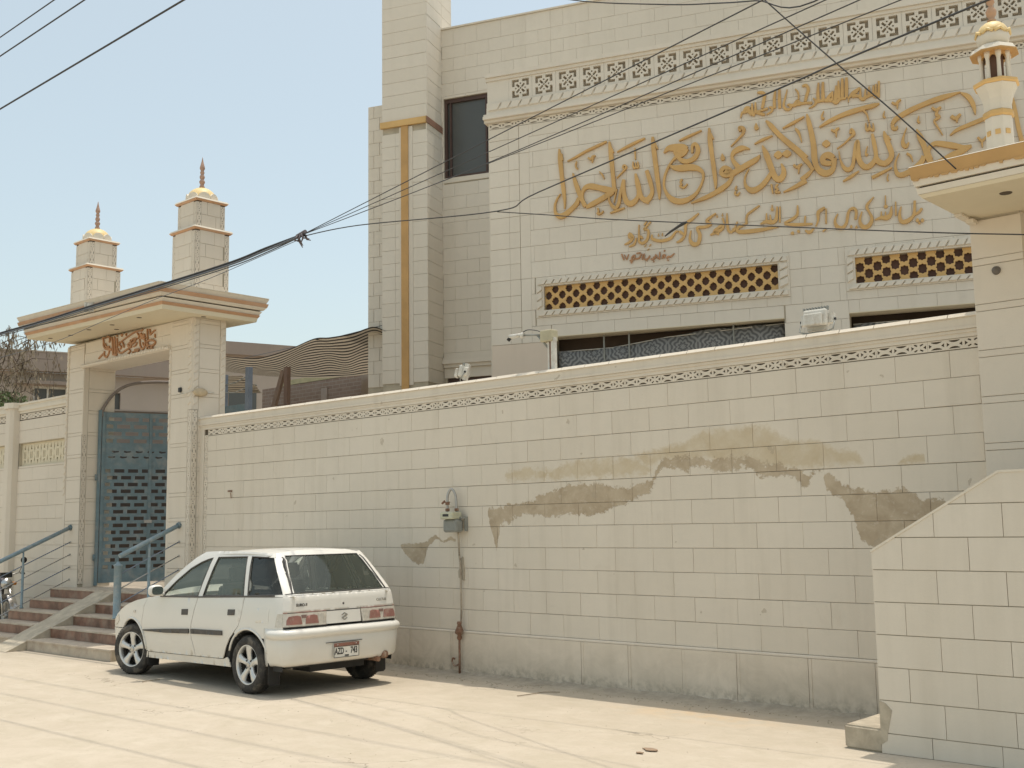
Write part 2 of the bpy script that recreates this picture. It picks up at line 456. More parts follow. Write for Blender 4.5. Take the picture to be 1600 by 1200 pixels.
def ground_mat():
    m, nt, b = newmat('dusty_concrete_street'); k = N(nt)
    P = k.pos()
    c = k.mix(k.ramp(k.noise(P, .5, 6, .6, .4), [(.3, 0), (.7, 1)]), (.475, .41, .32), (.545, .475, .38))
    c = k.mix(k.ramp(k.noise(P, 3.2, 7, .7, .8), [(.42, 0), (.75, .75)]), c, (.43, .375, .28))
    c = k.mix(k.ramp(k.noise(k.pos(1.0, 2.0, 1), 2.4, 6, .65, .5), [(.5, 0), (.75, .4)]), c, (.60, .54, .44))
    c = k.mix(k.ramp(k.noise(P, 26, 5, .7), [(.55, 0), (.8, .55)]), c, (.36, .31, .235))
    sp = k.n('ShaderNodeSeparateXYZ'); k.l(P, sp.inputs[0])
    # sandy ochre drift near the wall foot
    d = k.n('ShaderNodeVectorMath', operation='DISTANCE'); k.l(k.pos(.55, 1.6, 1), d.inputs[0]); d.inputs[1].default_value = (-5.4*.55, 8.25*1.6, 0)
    f = k.math('MULTIPLY_ADD', d.outputs['Value'], -1.6, 1.0, clamp=True)
    f = k.math('MULTIPLY', f, k.ramp(k.noise(P, 4, 5, .6), [(.4, 0), (.6, .8)]))
    c = k.mix(f, c, (.58, .43, .27))
    # grime along the foot of the wall
    g = k.math('MULTIPLY_ADD', sp.outputs[1], 3.2, -27.4, clamp=True)
    g = k.math('MULTIPLY', g, k.ramp(k.noise(P, 8, 6, .7), [(.35, .2), (.65, .8)]))
    c = k.mix(g, c, (.27, .235, .185))
    # hairline cracks
    vo = k.n('ShaderNodeTexVoronoi', feature='DISTANCE_TO_EDGE'); vo.inputs['Scale'].default_value = .55
    wv = k.n('ShaderNodeVectorMath', operation='ADD'); nz = k.n('ShaderNodeTexNoise'); nz.inputs['Scale'].default_value = 1.7; nz.inputs['Detail'].default_value = 6
    k.l(P, nz.inputs['Vector']); k.l(P, wv.inputs[0]); k.l(nz.outputs['Color'], wv.inputs[1]); k.l(wv.outputs[0], vo.inputs['Vector'])
    crack = k.math('LESS_THAN', vo.outputs['Distance'], .0035)
    crack = k.math('MULTIPLY', crack, k.ramp(k.noise(P, .7, 3, .5), [(.5, 0), (.6, .6)]))
    c = k.mix(crack, c, (.25, .21, .16))
    k.l(c, b.inputs['Base Color']); b.inputs['Roughness'].default_value = .9; b.inputs['Specular IOR Level'].default_value = .2
    h = k.math('ADD', k.noise(P, 3, 5, .6), k.math('MULTIPLY', k.noise(P, 40, 4, .6), .25))
    k.bump(h, .5, .012, b)
    return m
M_GROUND = ground_mat()

def brickmat():
    m, nt, b = newmat('far_brown_brickwork'); k = N(nt)
    br = k.n('ShaderNodeTexBrick'); br.inputs['Scale'].default_value = 1.0
    br.inputs['Brick Width'].default_value = .23; br.inputs['Row Height'].default_value = .08; br.inputs['Mortar Size'].default_value = .008
    br.inputs['Color1'].default_value = (.25, .17, .125, 1); br.inputs['Color2'].default_value = (.31, .22, .165, 1); br.inputs['Mortar'].default_value = (.36, .30, .25, 1)
    tc = k.n('ShaderNodeTexCoord'); mp = k.n('ShaderNodeMapping'); mp.inputs['Rotation'].default_value = (R(90), 0, 0); k.l(tc.outputs['Object'], mp.inputs[0]); k.l(mp.outputs[0], br.inputs['Vector'])
    c = k.mix(k.ramp(k.noise(k.obj(), 2.2, 6, .6), [(.4, 0), (.7, .7)]), br.outputs['Color'], (.36, .28, .23))
    k.l(c, b.inputs['Base Color']); b.inputs['Roughness'].default_value = .9
    return m
M_BRICK = brickmat()
M_FAR = painted('far_beige_render', (.44, .37, .31), dirt=.3)
M_FARD = painted('far_brown_render', (.33, .265, .22), dirt=.3)

# ---------------------------------------------------------------- laid blocks
_bc = {}
def block_mesh(w, h, d, m, c=.0022):
    key = (round(w, 3), round(h, 3), round(d, 3), m.name)
    if key in _bc: return _bc[key]
    mb = MB()
    w, h = key[0], key[1]
    mb.add([(0,0,0),(w,0,0),(w,0,h),(0,0,h),(c,-c,c),(w-c,-c,c),(w-c,-c,h-c),(c,-c,h-c),(0,d,0),(w,d,0),(w,d,h),(0,d,h)],
           [(4,5,6,7),(0,1,5,4),(1,2,6,5),(2,3,7,6),(3,0,4,7),(8,9,1,0),(9,10,2,1),(10,11,3,2),(11,8,0,3)])
    me = mb.mesh('block', m, True); _bc[key] = me
    return me

def lay(root, F, u0, u1, zs, bw, m, holes=(), offs=(0, .5), d=.022, gh=.0042, gv=.0019, name='block', joined=False, seed=1, shift=0.0, y=0.0):
    """rows of blocks on the plane y=0 of frame F; zs = course lines"""
    rnd = random.Random(seed); J = MB(); cnt = 0
    for i in range(len(zs)-1):
        z0, z1 = zs[i], zs[i+1]
        o = offs[i % len(offs)]*bw + shift
        k0 = int(math.floor((u0-o)/bw)); x = o + k0*bw
        while x < u1 - 1e-6:
            a, b = max(x, u0), min(x+bw, u1)
            x += bw
            if b-a < .03: continue
            rects = [(a, b, z0, z1)]
            for h in holes:
                nr = []
                for r in rects:
                    if h[0] >= r[1] or h[1] <= r[0] or h[2] >= r[3] or h[3] <= r[2]: nr.append(r); continue
                    if h[0] > r[0]: nr.append((r[0], h[0], r[2], r[3]))
                    if h[1] < r[1]: nr.append((h[1], r[1], r[2], r[3]))
                    m0, m1 = max(r[0], h[0]), min(r[1], h[1])
                    if h[2] > r[2]: nr.append((m0, m1, r[2], h[2]))
                    if h[3] < r[3]: nr.append((m0, m1, h[3], r[3]))
                rects = nr
            for r in rects:
                w, h = r[1]-r[0]-gv, r[3]-r[2]-gh
                if w < .02 or h < .02: continue
                jy = y + rnd.uniform(-.0012, .0012)
                L = T(r[0]+gv/2, jy, r[2]+gh/2) @ RY(rnd.uniform(-.12, .12))
                if joined:
                    me = block_mesh(w, h, d, m)
                    J.add([L @ vv.co for vv in me.vertices], [tuple(pp.vertices) for pp in me.polygons])
                else:
                    put(name, block_mesh(w, h, d, m), root, F @ L)
                cnt += 1
    if joined and J.v:
        part('block_courses', J, m, root, F, kind='stuff')
    return cnt

def wall_body(mb, u0, u1, z0, z1, holes, y0, y1):
    """solid wall built from abutting boxes around rectangular holes"""
    us = sorted(set([u0, u1] + [v for h in holes for v in (h[0], h[1]) if u0 < v < u1]))
    zs = sorted(set([z0, z1] + [v for h in holes for v in (h[2], h[3]) if z0 < v < z1]))
    for i in range(len(us)-1):
        run = None
        for j in range(len(zs)-1):
            cu_, cz_ = (us[i]+us[i+1])/2, (zs[j]+zs[j+1])/2
            solid = not any(h[0] < cu_ < h[1] and h[2] < cz_ < h[3] for h in holes)
            if solid: run = [zs[j], zs[j+1]] if run is None else [run[0], zs[j+1]]
            if (not solid or j == len(zs)-2) and run:
                mb.box(us[i], us[i+1], y0, y1, run[0], run[1]); run = None

# carved repeat tile (three motifs) used in bands, length L, height H, laid along u
_tc = {}
def carved_tile(L, H, m, d=.02, deep=1.0, vertical=False):
    key = (round(L, 3), round(H, 3), m.name, vertical, round(d, 3))
    if key in _tc: return _tc[key]
    holes = []; p = L/3
    def arc(cx, up):
        s = 1 if up else -1; z = H/2; pts = []
        a = p*.36
        for t in [-1, -.6, -.2, .2, .6, 1]: pts.append((cx+a*t, z + s*(H*.40)))
        for t in [1, .5, 0, -.5, -1]: pts.append((cx+a*t*.98, z + s*(H*(.16+.18*t*t))))
        return pts
    for k in range(3):
        cx = p*(k+.5); z = H/2
        if k < 2:
            holes.append(arc(cx, True)); holes.append(arc(cx, False))
        else:
            for sx in (-1, 1):
                for sz in (-1, 1):
                    holes.append([(cx+sx*p*.08, z+sz*H*.10), (cx+sx*p*.30, z+sz*H*.28), (cx+sx*p*.24, z+sz*H*.42), (cx+sx*p*.05, z+sz*H*.26)])
        for sx in (-1, 1):
            holes.append([(cx+sx*p*.44, z-H*.24), (cx+sx*p*.44, z+H*.24), (cx+sx*p*.24, z)])
    sc = .66 if vertical else .86
    holes = [[(sum(q[0] for q in h)/len(h)*(1-sc)+p_[0]*sc, sum(q[1] for q in h)/len(h)*(1-sc)+p_[1]*sc) for p_ in h] for h in holes]
    if vertical: holes = [[(z_, x_) for x_, z_ in h] for h in holes]
    outer = [(0, 0), (L, 0), (L, H), (0, H)] if not vertical else [(0, 0), (H, 0), (H, L), (0, L)]
    mb = MB(); plate(mb, outer, holes, 0, d)
    me = mb.mesh('carved_tile', m, False); _tc[key] = me
    return me
def carved_band(root, F, u0, u1, z0, H, m, L=None, vertical=False, name='carved_tile'):
    """row of carved tiles; vertical = runs up z from u0..u1 with its width along x at z0"""
    L = L or H*5.6; n = max(1, round((u1-u0)/L)); L = (u1-u0)/n
    for i in range(n):
        if vertical: put(name, carved_tile(L, H, m, vertical=True), root, F @ T(z0, 0, u0+i*L))
        else: put(name, carved_tile(L-.002, H, m), root, F @ T(u0+i*L, 0, z0))

def rope(mb, u0, u1, z0, z1, y, pitch=.105, slant=.06, t=.02, vertical=False):
    """slanted raised leaves of a twisted rope moulding"""
    n = max(1, int((u1-u0 if not vertical else z1-z0)/pitch))
    for i in range(n):
        if not vertical:
            p = (u1-u0)/n; a = u0+i*p; g = .010
            q = [(a+g, z0), (a+p-g*.2, z0), (min(a+p-g*.2+slant, u1), z1), (min(a+g+slant, u1), z1)]
        else:
            p = (z1-z0)/n; a = z0+i*p; g = .010
            q = [(u0, a+g), (u1, min(a+g+slant, z1)), (u1, min(a+p-g*.2+slant, z1)), (u0, a+p-g*.2)]
        cx = sum(k[0] for k in q)/4; cz = sum(k[1] for k in q)/4
        qi = [(cx+(k[0]-cx)*.86, cz+(k[1]-cz)*.80) for k in q]
        mb.add([(k[0], y, k[1]) for k in q] + [(k[0], y-t, k[1]) for k in qi], [(0,1,5,4),(1,2,6,5),(2,3,7,6),(3,0,4,7),(4,5,6,7)])

def catmull(pts, sub):
    out = []
    n = len(pts)
    if n == 2:
        a, b = pts
        return [tuple(a[k]+(b[k]-a[k])*i/sub for k in range(3)) for i in range(sub+1)]
    for i in range(n-1):
        p0 = pts[max(i-1, 0)]; p1 = pts[i]; p2 = pts[i+1]; p3 = pts[min(i+2, n-1)]
        for j in range(sub):
            t = j/sub
            out.append(tuple(.5*((2*p1[k]) + (-p0[k]+p2[k])*t + (2*p0[k]-5*p1[k]+4*p2[k]-p3[k])*t*t + (-p0[k]+3*p1[k]-3*p2[k]+p3[k])*t**3) for k in range(3)))
    out.append(tuple(pts[-1])); return out
def stroke_mesh(pts, t, y0, m, k=0, sub=4):
    """raised brush stroke, cushion cross-section, on plane y=y0 rising to y0-t"""
    P = catmull(pts, sub); mb = MB(); b = 0; t = t + (k % 7)*.0006
    prof = [(-1, 0), (-1.0, .9), (-.86, 1.0), (.86, 1.0), (1.0, .9), (1, 0)]
    for i, (u, z, w) in enumerate(P):
        a = P[max(i-1, 0)]; c = P[min(i+1, len(P)-1)]
        dx, dz = c[0]-a[0], c[1]-a[1]; L = math.hypot(dx, dz) or 1
        nx, nz = -dz/L, dx/L; w = max(w*1.14, .004)
        for s_, h_ in prof: mb.v.append((u+nx*w*s_, y0 - t*h_, z+nz*w*s_))
    q = len(prof)
    for i in range(len(P)-1):
        for j in range(q-1):
            mb.f.append((i*q+j, i*q+j+1, (i+1)*q+j+1, (i+1)*q+j)); mb.sm.append(False); mb.mi.append(0)
    mb.f.append(tuple(range(q))); mb.sm.append(False); mb.mi.append(0)
    mb.f.append(tuple((len(P)-1)*q+j for j in range(q))[::-1]); mb.sm.append(False); mb.mi.append(0)
    return mb.mesh('letter_stroke', m)

def textmesh(body, size, m, depth=.002, font=None, align='CENTER', bold=0.0):
    c = bpy.data.curves.new('txt', 'FONT'); c.body = body; c.size = size; c.extrude = depth; c.align_x = align; c.align_y = 'CENTER'; c.offset = bold
    o = bpy.data.objects.new('txt', c); COL.objects.link(o)
    dg = bpy.context.evaluated_depsgraph_get(); dg.update()
    me = bpy.data.meshes.new_from_object(o.evaluated_get(dg)); me.name = 'lettering'
    bpy.data.objects.remove(o); bpy.data.curves.remove(c)
    me.materials.clear(); me.materials.append(m)
    return me
LETTERS = {
 'verse': [
  [(1.089,6.934,0.0075),(1.1,6.779,0.0275),(1.119,6.54,0.0248),(1.143,6.303,0.0237),(1.156,6.149,0.0146),(1.15,6.045,0.005)],
  [(1.126,6.858,0.0062),(1.138,6.759,0.0079)],
  [(1.207,6.734,0.0056),(1.34,6.781,0.0135),(1.484,6.843,0.0146),(1.663,6.9,0.0163),(1.796,6.942,0.0112)],
  [(1.348,6.715,0.0045),(1.331,6.665,0.01),(1.342,6.616,0.0101),(1.362,6.611,0.0079)],
  [(1.517,6.745,0.0125),(1.558,6.718,0.0135),(1.588,6.753,0.0137),(1.624,6.759,0.0079)],
  [(1.591,6.741,0.0125),(1.574,6.667,0.0067)],
  [(1.287,6.548,0.0075),(1.319,6.42,0.0248),(1.364,6.275,0.0281),(1.408,6.153,0.0247),(1.464,6.042,0.0225)],
  [(1.367,6.181,0.0203),(1.324,6.094,0.0288),(1.227,6.012,0.0292),(1.142,5.958,0.0338),(1.07,5.949,0.0326),(1.017,6.002,0.0202),(1.007,6.109,0.0137),(1.039,6.198,0.0101),(1.095,6.273,0.0056)],
  [(1.47,6.03,0.015),(1.547,6.061,0.03),(1.666,6.11,0.0315),(1.784,6.164,0.0337),(1.866,6.212,0.035)],
  [(1.901,6.219,0.0225),(1.786,6.245,0.0394),(1.67,6.288,0.0338),(1.554,6.326,0.036),(1.471,6.319,0.0281),(1.422,6.256,0.0191),(1.414,6.164,0.0225),(1.453,6.055,0.0281)],
  [(1.834,6.934,0.0113),(1.848,6.792,0.0259),(1.86,6.617,0.0262),(1.873,6.441,0.0236),(1.885,6.267,0.0248),(1.89,6.209,0.0225)],
  [(1.866,6.836,0.009),(1.888,6.769,0.009)],
  [(1.677,6.519,0.0068),(1.716,6.474,0.0112),(1.744,6.406,0.0045)],
  [(1.924,6.394,0.0056),(1.977,6.439,0.0079),(2.042,6.5,0.0113),(2.067,6.542,0.0124),(2.033,6.564,0.0113),(2.02,6.526,0.0101),(2.054,6.515,0.0079)],
  [(2.166,6.598,0.0067),(2.169,6.517,0.0124),(2.204,6.518,0.0112),(2.202,6.582,0.0067)],
  [(2.204,6.518,0.0112),(2.238,6.508,0.0113),(2.232,6.589,0.0068)],
  [(2.197,6.79,0.0075),(2.201,6.628,0.0079)],
  [(1.94,6.768,0.0067),(2.069,6.819,0.0146),(2.197,6.865,0.0162),(2.347,6.912,0.009)],
  [(1.807,6.162,0.0087),(1.811,6.081,0.0138),(1.86,5.994,0.0202),(1.906,5.971,0.0214),(1.948,6.041,0.0197),(1.975,6.175,0.018),(2.027,6.358,0.0191)],
  [(1.925,6.239,0.0067),(1.9,6.15,0.009),(1.876,6.05,0.0062)],
  [(2.027,6.358,0.0169),(2.022,6.192,0.0225),(2.047,6.063,0.0304),(2.103,6.005,0.0337),(2.172,6.025,0.0281),(2.219,6.087,0.0225),(2.238,6.153,0.0225)],
  [(2.201,6.421,0.009),(2.225,6.281,0.0281),(2.244,6.164,0.0281),(2.276,6.069,0.0259),(2.342,6.021,0.0315),(2.376,6.006,0.0338)],
  [(1.639,5.998,0.0112),(1.65,5.95,0.0113),(1.626,5.913,0.0113)],
  [(1.637,5.912,0.0125),(1.696,5.922,0.0112),(1.718,5.954,0.0067)],
  [(1.818,5.907,0.0079),(1.928,5.934,0.0146),(2.027,5.957,0.0067)],
  [(2.08,6.008,0.0338),(2.16,6.026,0.0281),(2.225,6.098,0.0225),(2.233,6.166,0.025)],
  [(2.195,6.422,0.0112),(2.22,6.293,0.0281),(2.244,6.164,0.027),(2.276,6.069,0.0281),(2.342,6.027,0.0338),(2.4,6.076,0.0281),(2.425,6.153,0.0214),(2.396,6.304,0.0259),(2.355,6.447,0.0225)],
  [(2.377,6.398,0.009),(2.411,6.325,0.009)],
  [(2.455,6.914,0.0135),(2.462,6.775,0.027),(2.483,6.544,0.0281),(2.504,6.313,0.027),(2.521,6.141,0.0225),(2.52,6.016,0.0056)],
  [(2.481,6.841,0.0079),(2.517,6.733,0.009)],
  [(2.605,6.661,0.0067),(2.669,6.717,0.0315),(2.759,6.716,0.045),(2.869,6.701,0.045),(2.93,6.675,0.0281)],
  [(2.93,6.675,0.0225),(2.889,6.624,0.0281),(2.822,6.611,0.0394),(2.778,6.64,0.0337),(2.791,6.683,0.0337)],
  [(2.855,6.606,0.0169),(2.799,6.591,0.0225),(2.73,6.544,0.0135),(2.66,6.451,0.0135),(2.605,6.323,0.0135),(2.593,6.188,0.0135),(2.636,6.07,0.0225),(2.711,5.987,0.0338),(2.821,5.951,0.0337),(2.943,5.976,0.0281),(3.045,6.052,0.018),(3.121,6.188,0.0124),(3.136,6.298,0.0169),(3.079,6.373,0.0281),(2.97,6.41,0.0394),(2.837,6.416,0.0394),(2.749,6.434,0.0281),(2.689,6.47,0.0112)],
  [(2.798,6.569,0.0169),(2.863,6.515,0.0281),(2.94,6.499,0.0281),(3.03,6.537,0.0281),(3.077,6.621,0.0259),(3.068,6.695,0.0248),(3.036,6.728,0.0214),(3.002,6.699,0.0169),(2.999,6.609,0.0124)],
  [(2.823,6.804,0.0068),(2.941,6.844,0.0146),(3.137,6.906,0.0079)],
  [(2.843,6.263,0.0113),(2.821,6.215,0.0112),(2.84,6.19,0.0101),(2.815,6.166,0.0113),(2.866,6.14,0.0112),(2.918,6.186,0.0068)],
  [(3.241,6.924,0.0113),(3.246,6.754,0.0281),(3.265,6.549,0.024),(3.285,6.345,0.0259),(3.299,6.154,0.0191),(3.294,6.06,0.0045)],
  [(3.266,6.842,0.009),(3.29,6.765,0.0101)],
  [(2.958,5.912,0.0068),(3.063,5.939,0.018),(3.173,5.969,0.025),(3.283,6.011,0.028),(3.393,6.064,0.0326)],
  [(3.338,6.038,0.0326),(3.459,6.111,0.0281),(3.516,6.192,0.021),(3.536,6.279,0.0281)],
  [(3.541,6.267,0.0338),(3.464,6.233,0.0281),(3.395,6.253,0.0248),(3.386,6.31,0.0247),(3.436,6.342,0.0259),(3.499,6.295,0.0304),(3.46,6.272,0.0338),(3.429,6.293,0.0281)],
  [(3.518,6.242,0.0338),(3.638,6.298,0.0338),(3.747,6.35,0.0337),(3.855,6.402,0.0281),(3.905,6.455,0.005)],
  [(3.648,6.286,0.0337),(3.577,6.373,0.0281),(3.533,6.468,0.018),(3.563,6.542,0.0281),(3.65,6.58,0.0338),(3.714,6.578,0.02),(3.773,6.554,0.005)],
  [(3.523,6.625,0.0056),(3.612,6.702,0.0101),(3.69,6.78,0.0146),(3.703,6.845,0.0214),(3.651,6.869,0.0202),(3.659,6.818,0.0146)],
  [(3.871,6.898,0.0045),(3.873,6.836,0.0259),(3.874,6.806,0.0146)],
  [(3.406,6.541,0.0045),(3.409,6.479,0.0259),(3.408,6.446,0.0146)],
  [(3.838,6.614,0.0067),(3.95,6.659,0.0157),(4.078,6.696,0.0079)],
  [(4.004,6.911,0.0112),(4.063,6.836,0.0281),(4.152,6.712,0.028),(4.261,6.587,0.0315),(4.38,6.461,0.0326),(4.497,6.33,0.0326)],
  [(4.213,6.775,0.0068),(4.345,6.827,0.0169),(4.498,6.894,0.0079)],
  [(4.378,6.751,0.009),(4.421,6.695,0.0124),(4.451,6.56,0.0056)],
  [(3.942,6.577,0.009),(3.984,6.461,0.0326),(4.021,6.335,0.0338),(4.062,6.198,0.0326),(4.095,6.117,0.0338),(4.145,6.089,0.036),(4.194,6.137,0.0315),(4.203,6.212,0.0247),(4.176,6.297,0.01)],
  [(4.04,6.19,0.0203),(3.968,6.09,0.0281),(3.881,6.013,0.03),(3.785,5.982,0.0349),(3.713,6.035,0.0225),(3.689,6.115,0.0135),(3.704,6.201,0.009),(3.752,6.283,0.0045)],
  [(4.087,6.425,0.0112),(4.139,6.423,0.0473),(4.196,6.415,0.0135)],
  [(4.197,6.426,0.0113),(4.254,6.423,0.045),(4.311,6.418,0.0113)],
  [(4.334,6.26,0.0135),(4.379,6.221,0.0146),(4.409,6.244,0.013),(4.444,6.256,0.0101)],
  [(4.402,6.229,0.0135),(4.39,6.136,0.0056)],
  [(3.581,6.073,0.006),(3.561,6.032,0.0101),(3.584,6.012,0.009)],
  [(3.56,5.999,0.0101),(3.555,5.961,0.0113),(3.587,5.946,0.0112),(3.62,5.98,0.0056)],
  [(4.034,6.037,0.01),(4.049,5.91,0.0079)],
  [(4.117,6.027,0.009),(4.089,5.981,0.011),(4.119,5.961,0.01),(4.086,5.922,0.0135),(4.148,5.914,0.0101)],
  [(4.184,5.909,0.006),(4.326,5.957,0.0202),(4.483,6.029,0.0281)],
  [(4.422,6.047,0.025),(4.496,6.097,0.0248),(4.549,6.144,0.018),(4.577,6.184,0.0158)],
  [(4.466,6.334,0.027),(4.524,6.256,0.0248),(4.566,6.18,0.0191),(4.597,6.176,0.0135)],
  [(4.535,6.924,0.007),(4.551,6.829,0.0247),(4.583,6.639,0.0293),(4.601,6.473,0.0315),(4.603,6.31,0.0337),(4.623,6.199,0.03),(4.671,6.128,0.036),(4.74,6.092,0.0371),(4.812,6.12,0.03),(4.846,6.201,0.025),(4.844,6.277,0.0338)],
  [(4.84,6.278,0.0337),(4.782,6.329,0.0394),(4.72,6.316,0.0337),(4.707,6.253,0.0315),(4.756,6.224,0.03),(4.816,6.216,0.025)],
  [(4.708,6.49,0.01),(4.759,6.488,0.043),(4.809,6.476,0.0135)],
  [(4.303,6.811,0.015),(4.398,6.852,0.0146),(4.493,6.893,0.0067)],
  [(4.377,6.745,0.008),(4.425,6.662,0.0124),(4.451,6.554,0.0056)],
  [(4.75,6.93,0.0045),(4.722,6.869,0.0101),(4.73,6.829,0.012),(4.748,6.843,0.0079)],
  [(4.684,6.722,0.0079),(4.804,6.78,0.02),(4.937,6.83,0.023),(5.09,6.867,0.0281),(5.241,6.892,0.026),(5.37,6.91,0.0248),(5.445,6.928,0.006)],
  [(5.239,6.871,0.0101),(5.285,6.804,0.01),(5.304,6.694,0.007)],
  [(5.265,6.69,0.0068),(5.27,6.603,0.0146),(5.305,6.614,0.0135),(5.308,6.678,0.0068)],
  [(5.305,6.614,0.0135),(5.353,6.585,0.013),(5.353,6.676,0.006)],
  [(4.834,6.667,0.011),(4.877,6.637,0.0146),(4.904,6.665,0.013),(4.935,6.672,0.0101)],
  [(4.893,6.642,0.012),(4.889,6.56,0.0056)],
  [(4.891,6.4,0.0056),(4.989,6.461,0.008),(5.073,6.535,0.011),(5.11,6.573,0.0191),(5.083,6.631,0.0169),(5.07,6.579,0.0146)],
  [(4.914,6.364,0.005),(4.924,6.255,0.01),(4.963,6.143,0.0202),(5.021,6.103,0.0259),(5.073,6.149,0.02),(5.105,6.295,0.0203),(5.127,6.42,0.02),(5.154,6.464,0.018),(5.152,6.342,0.0247),(5.156,6.224,0.0281),(5.201,6.132,0.03),(5.259,6.108,0.03),(5.32,6.148,0.028),(5.363,6.216,0.023),(5.363,6.312,0.023),(5.349,6.431,0.023),(5.335,6.535,0.0135)],
  [(5.268,6.384,0.004),(5.244,6.307,0.009),(5.247,6.264,0.011),(5.27,6.282,0.006)],
  [(4.334,6.249,0.0124),(4.389,6.218,0.0146),(4.416,6.243,0.012),(4.442,6.254,0.0101)],
  [(4.399,6.218,0.012),(4.393,6.138,0.0056)],
  [(4.944,5.958,0.007),(5.046,6.009,0.0169),(5.148,6.07,0.006)],
  [(5.358,6.228,0.0281),(5.389,6.165,0.03),(5.436,6.132,0.031),(5.485,6.131,0.032),(5.541,6.181,0.028),(5.555,6.254,0.0292),(5.527,6.363,0.028),(5.494,6.474,0.025),(5.48,6.549,0.0079)],
  [(5.523,6.481,0.009),(5.552,6.429,0.009)],
  [(5.585,6.631,0.02),(5.642,6.697,0.0259),(5.791,6.77,0.0281),(5.938,6.821,0.026),(6.084,6.862,0.0281),(6.228,6.892,0.027),(6.413,6.923,0.006)],
  [(5.585,6.631,0.019),(5.592,6.577,0.0203),(5.63,6.563,0.0169),(5.644,6.596,0.0068)],
  [(6.417,6.914,0.007),(6.488,6.861,0.025),(6.531,6.791,0.025),(6.558,6.704,0.02),(6.567,6.609,0.006)],
  [(5.596,6.917,0.011),(5.643,6.888,0.014),(5.674,6.921,0.014),(5.706,6.937,0.009)],
  [(5.661,6.891,0.013),(5.657,6.824,0.005)],
  [(5.5,6.815,0.0045),(5.484,6.753,0.0101),(5.506,6.728,0.009)],
  [(5.91,6.688,0.004),(5.894,6.627,0.012),(5.912,6.598,0.011)],
  [(6.069,6.774,0.012),(6.114,6.736,0.014),(6.173,6.766,0.0113)],
  [(6.139,6.743,0.0113),(6.116,6.678,0.0169),(6.147,6.642,0.0169),(6.102,6.612,0.0135),(6.087,6.588,0.0101),(6.129,6.497,0.009),(6.175,6.399,0.0045)],
  [(6.287,6.631,0.0169),(6.337,6.592,0.02),(6.396,6.64,0.013)],
  [(6.351,6.59,0.018),(6.35,6.538,0.0056)],
  [(6.259,6.384,0.006),(6.351,6.444,0.018),(6.531,6.5,0.022),(6.663,6.543,0.0203),(6.721,6.585,0.01)],
  [(5.755,6.558,0.004),(5.71,6.443,0.011),(5.699,6.355,0.0225),(5.732,6.313,0.022),(5.77,6.36,0.007)],
  [(5.873,6.519,0.007),(5.906,6.415,0.0315),(5.946,6.293,0.028),(5.973,6.174,0.028),(6.01,6.075,0.028),(6.074,6.046,0.028),(6.18,6.083,0.03),(6.285,6.131,0.033),(6.38,6.159,0.03),(6.494,6.205,0.01)],
  [(5.938,6.158,0.025),(5.906,6.09,0.0281),(5.825,6.017,0.0315),(5.697,5.955,0.03),(5.621,5.96,0.025),(5.591,6.038,0.0169),(5.602,6.141,0.01),(5.648,6.235,0.004)],
  [(6.499,6.213,0.015),(6.402,6.206,0.025),(6.283,6.246,0.0338),(6.145,6.291,0.03),(6.07,6.302,0.025),(6.016,6.268,0.0202),(5.996,6.203,0.0191),(6.021,6.105,0.02)],
  [(5.737,6.223,0.011),(5.782,6.18,0.012),(5.802,6.107,0.0045)],
  [(5.3,5.96,0.0169),(5.38,5.992,0.0169),(5.46,6.023,0.015),(5.551,6.062,0.0068)],
  [(5.501,5.986,0.004),(5.485,5.925,0.008),(5.496,5.892,0.008)],
  [(6.998,6.79,0.009),(7.019,6.586,0.0195),(7.044,6.352,0.021),(7.088,6.101,0.0225),(7.146,5.956,0.0225)],
  [(6.577,6.312,0.0105),(6.622,6.259,0.0135),(6.673,6.306,0.009)],
  [(6.622,6.259,0.0135),(6.62,6.179,0.006)],
 ],
 'bismillah': [
  [(3.667,7.004,0.004),(3.689,7.071,0.0135),(3.748,7.088,0.0229),(3.8,7.107,0.027)],
  [(3.822,7.023,0.018),(3.773,7.084,0.018),(3.728,7.091,0.0202),(3.756,7.134,0.0202),(3.8,7.121,0.0135)],
  [(3.828,7.183,0.0081),(3.829,7.049,0.0189),(3.86,7.018,0.0175)],
  [(3.873,7.19,0.0081),(3.871,7.043,0.0189)],
  [(3.874,7.056,0.0175),(3.974,7.007,0.0162),(3.987,7.018,0.0067)],
  [(3.904,7.319,0.0081),(3.943,7.319,0.0156),(3.999,7.29,0.0156),(3.985,7.199,0.0162),(3.959,7.096,0.0162)],
  [(3.874,7.056,0.0148),(3.964,7.068,0.0132),(4.034,7.082,0.0148)],
  [(4.047,7.098,0.0067),(4.091,7.082,0.0148),(4.076,7.031,0.0121),(4.009,7.001,0.006)],
  [(4.142,7.321,0.0094),(4.124,7.204,0.0162),(4.118,7.071,0.0175)],
  [(4.196,7.325,0.012),(4.19,7.193,0.0175),(4.188,7.06,0.0156)],
  [(4.296,7.303,0.0054),(4.266,7.194,0.0096),(4.24,7.092,0.0135),(4.271,7.032,0.0162),(4.327,7.032,0.0132),(4.332,7.085,0.0148),(4.286,7.092,0.0094)],
  [(4.31,7.075,0.0121),(4.366,7.073,0.0202),(4.417,7.091,0.027),(4.466,7.077,0.0202)],
  [(4.401,7.292,0.0072),(4.436,7.234,0.0108),(4.438,7.141,0.0081)],
  [(4.372,7.058,0.018),(4.419,7.124,0.0202),(4.448,7.086,0.018)],
  [(4.49,7.315,0.0108),(4.539,7.323,0.0175),(4.569,7.265,0.0168),(4.546,7.19,0.0175),(4.519,7.102,0.0162)],
  [(4.441,7.081,0.0162),(4.528,7.08,0.0144),(4.608,7.068,0.0148)],
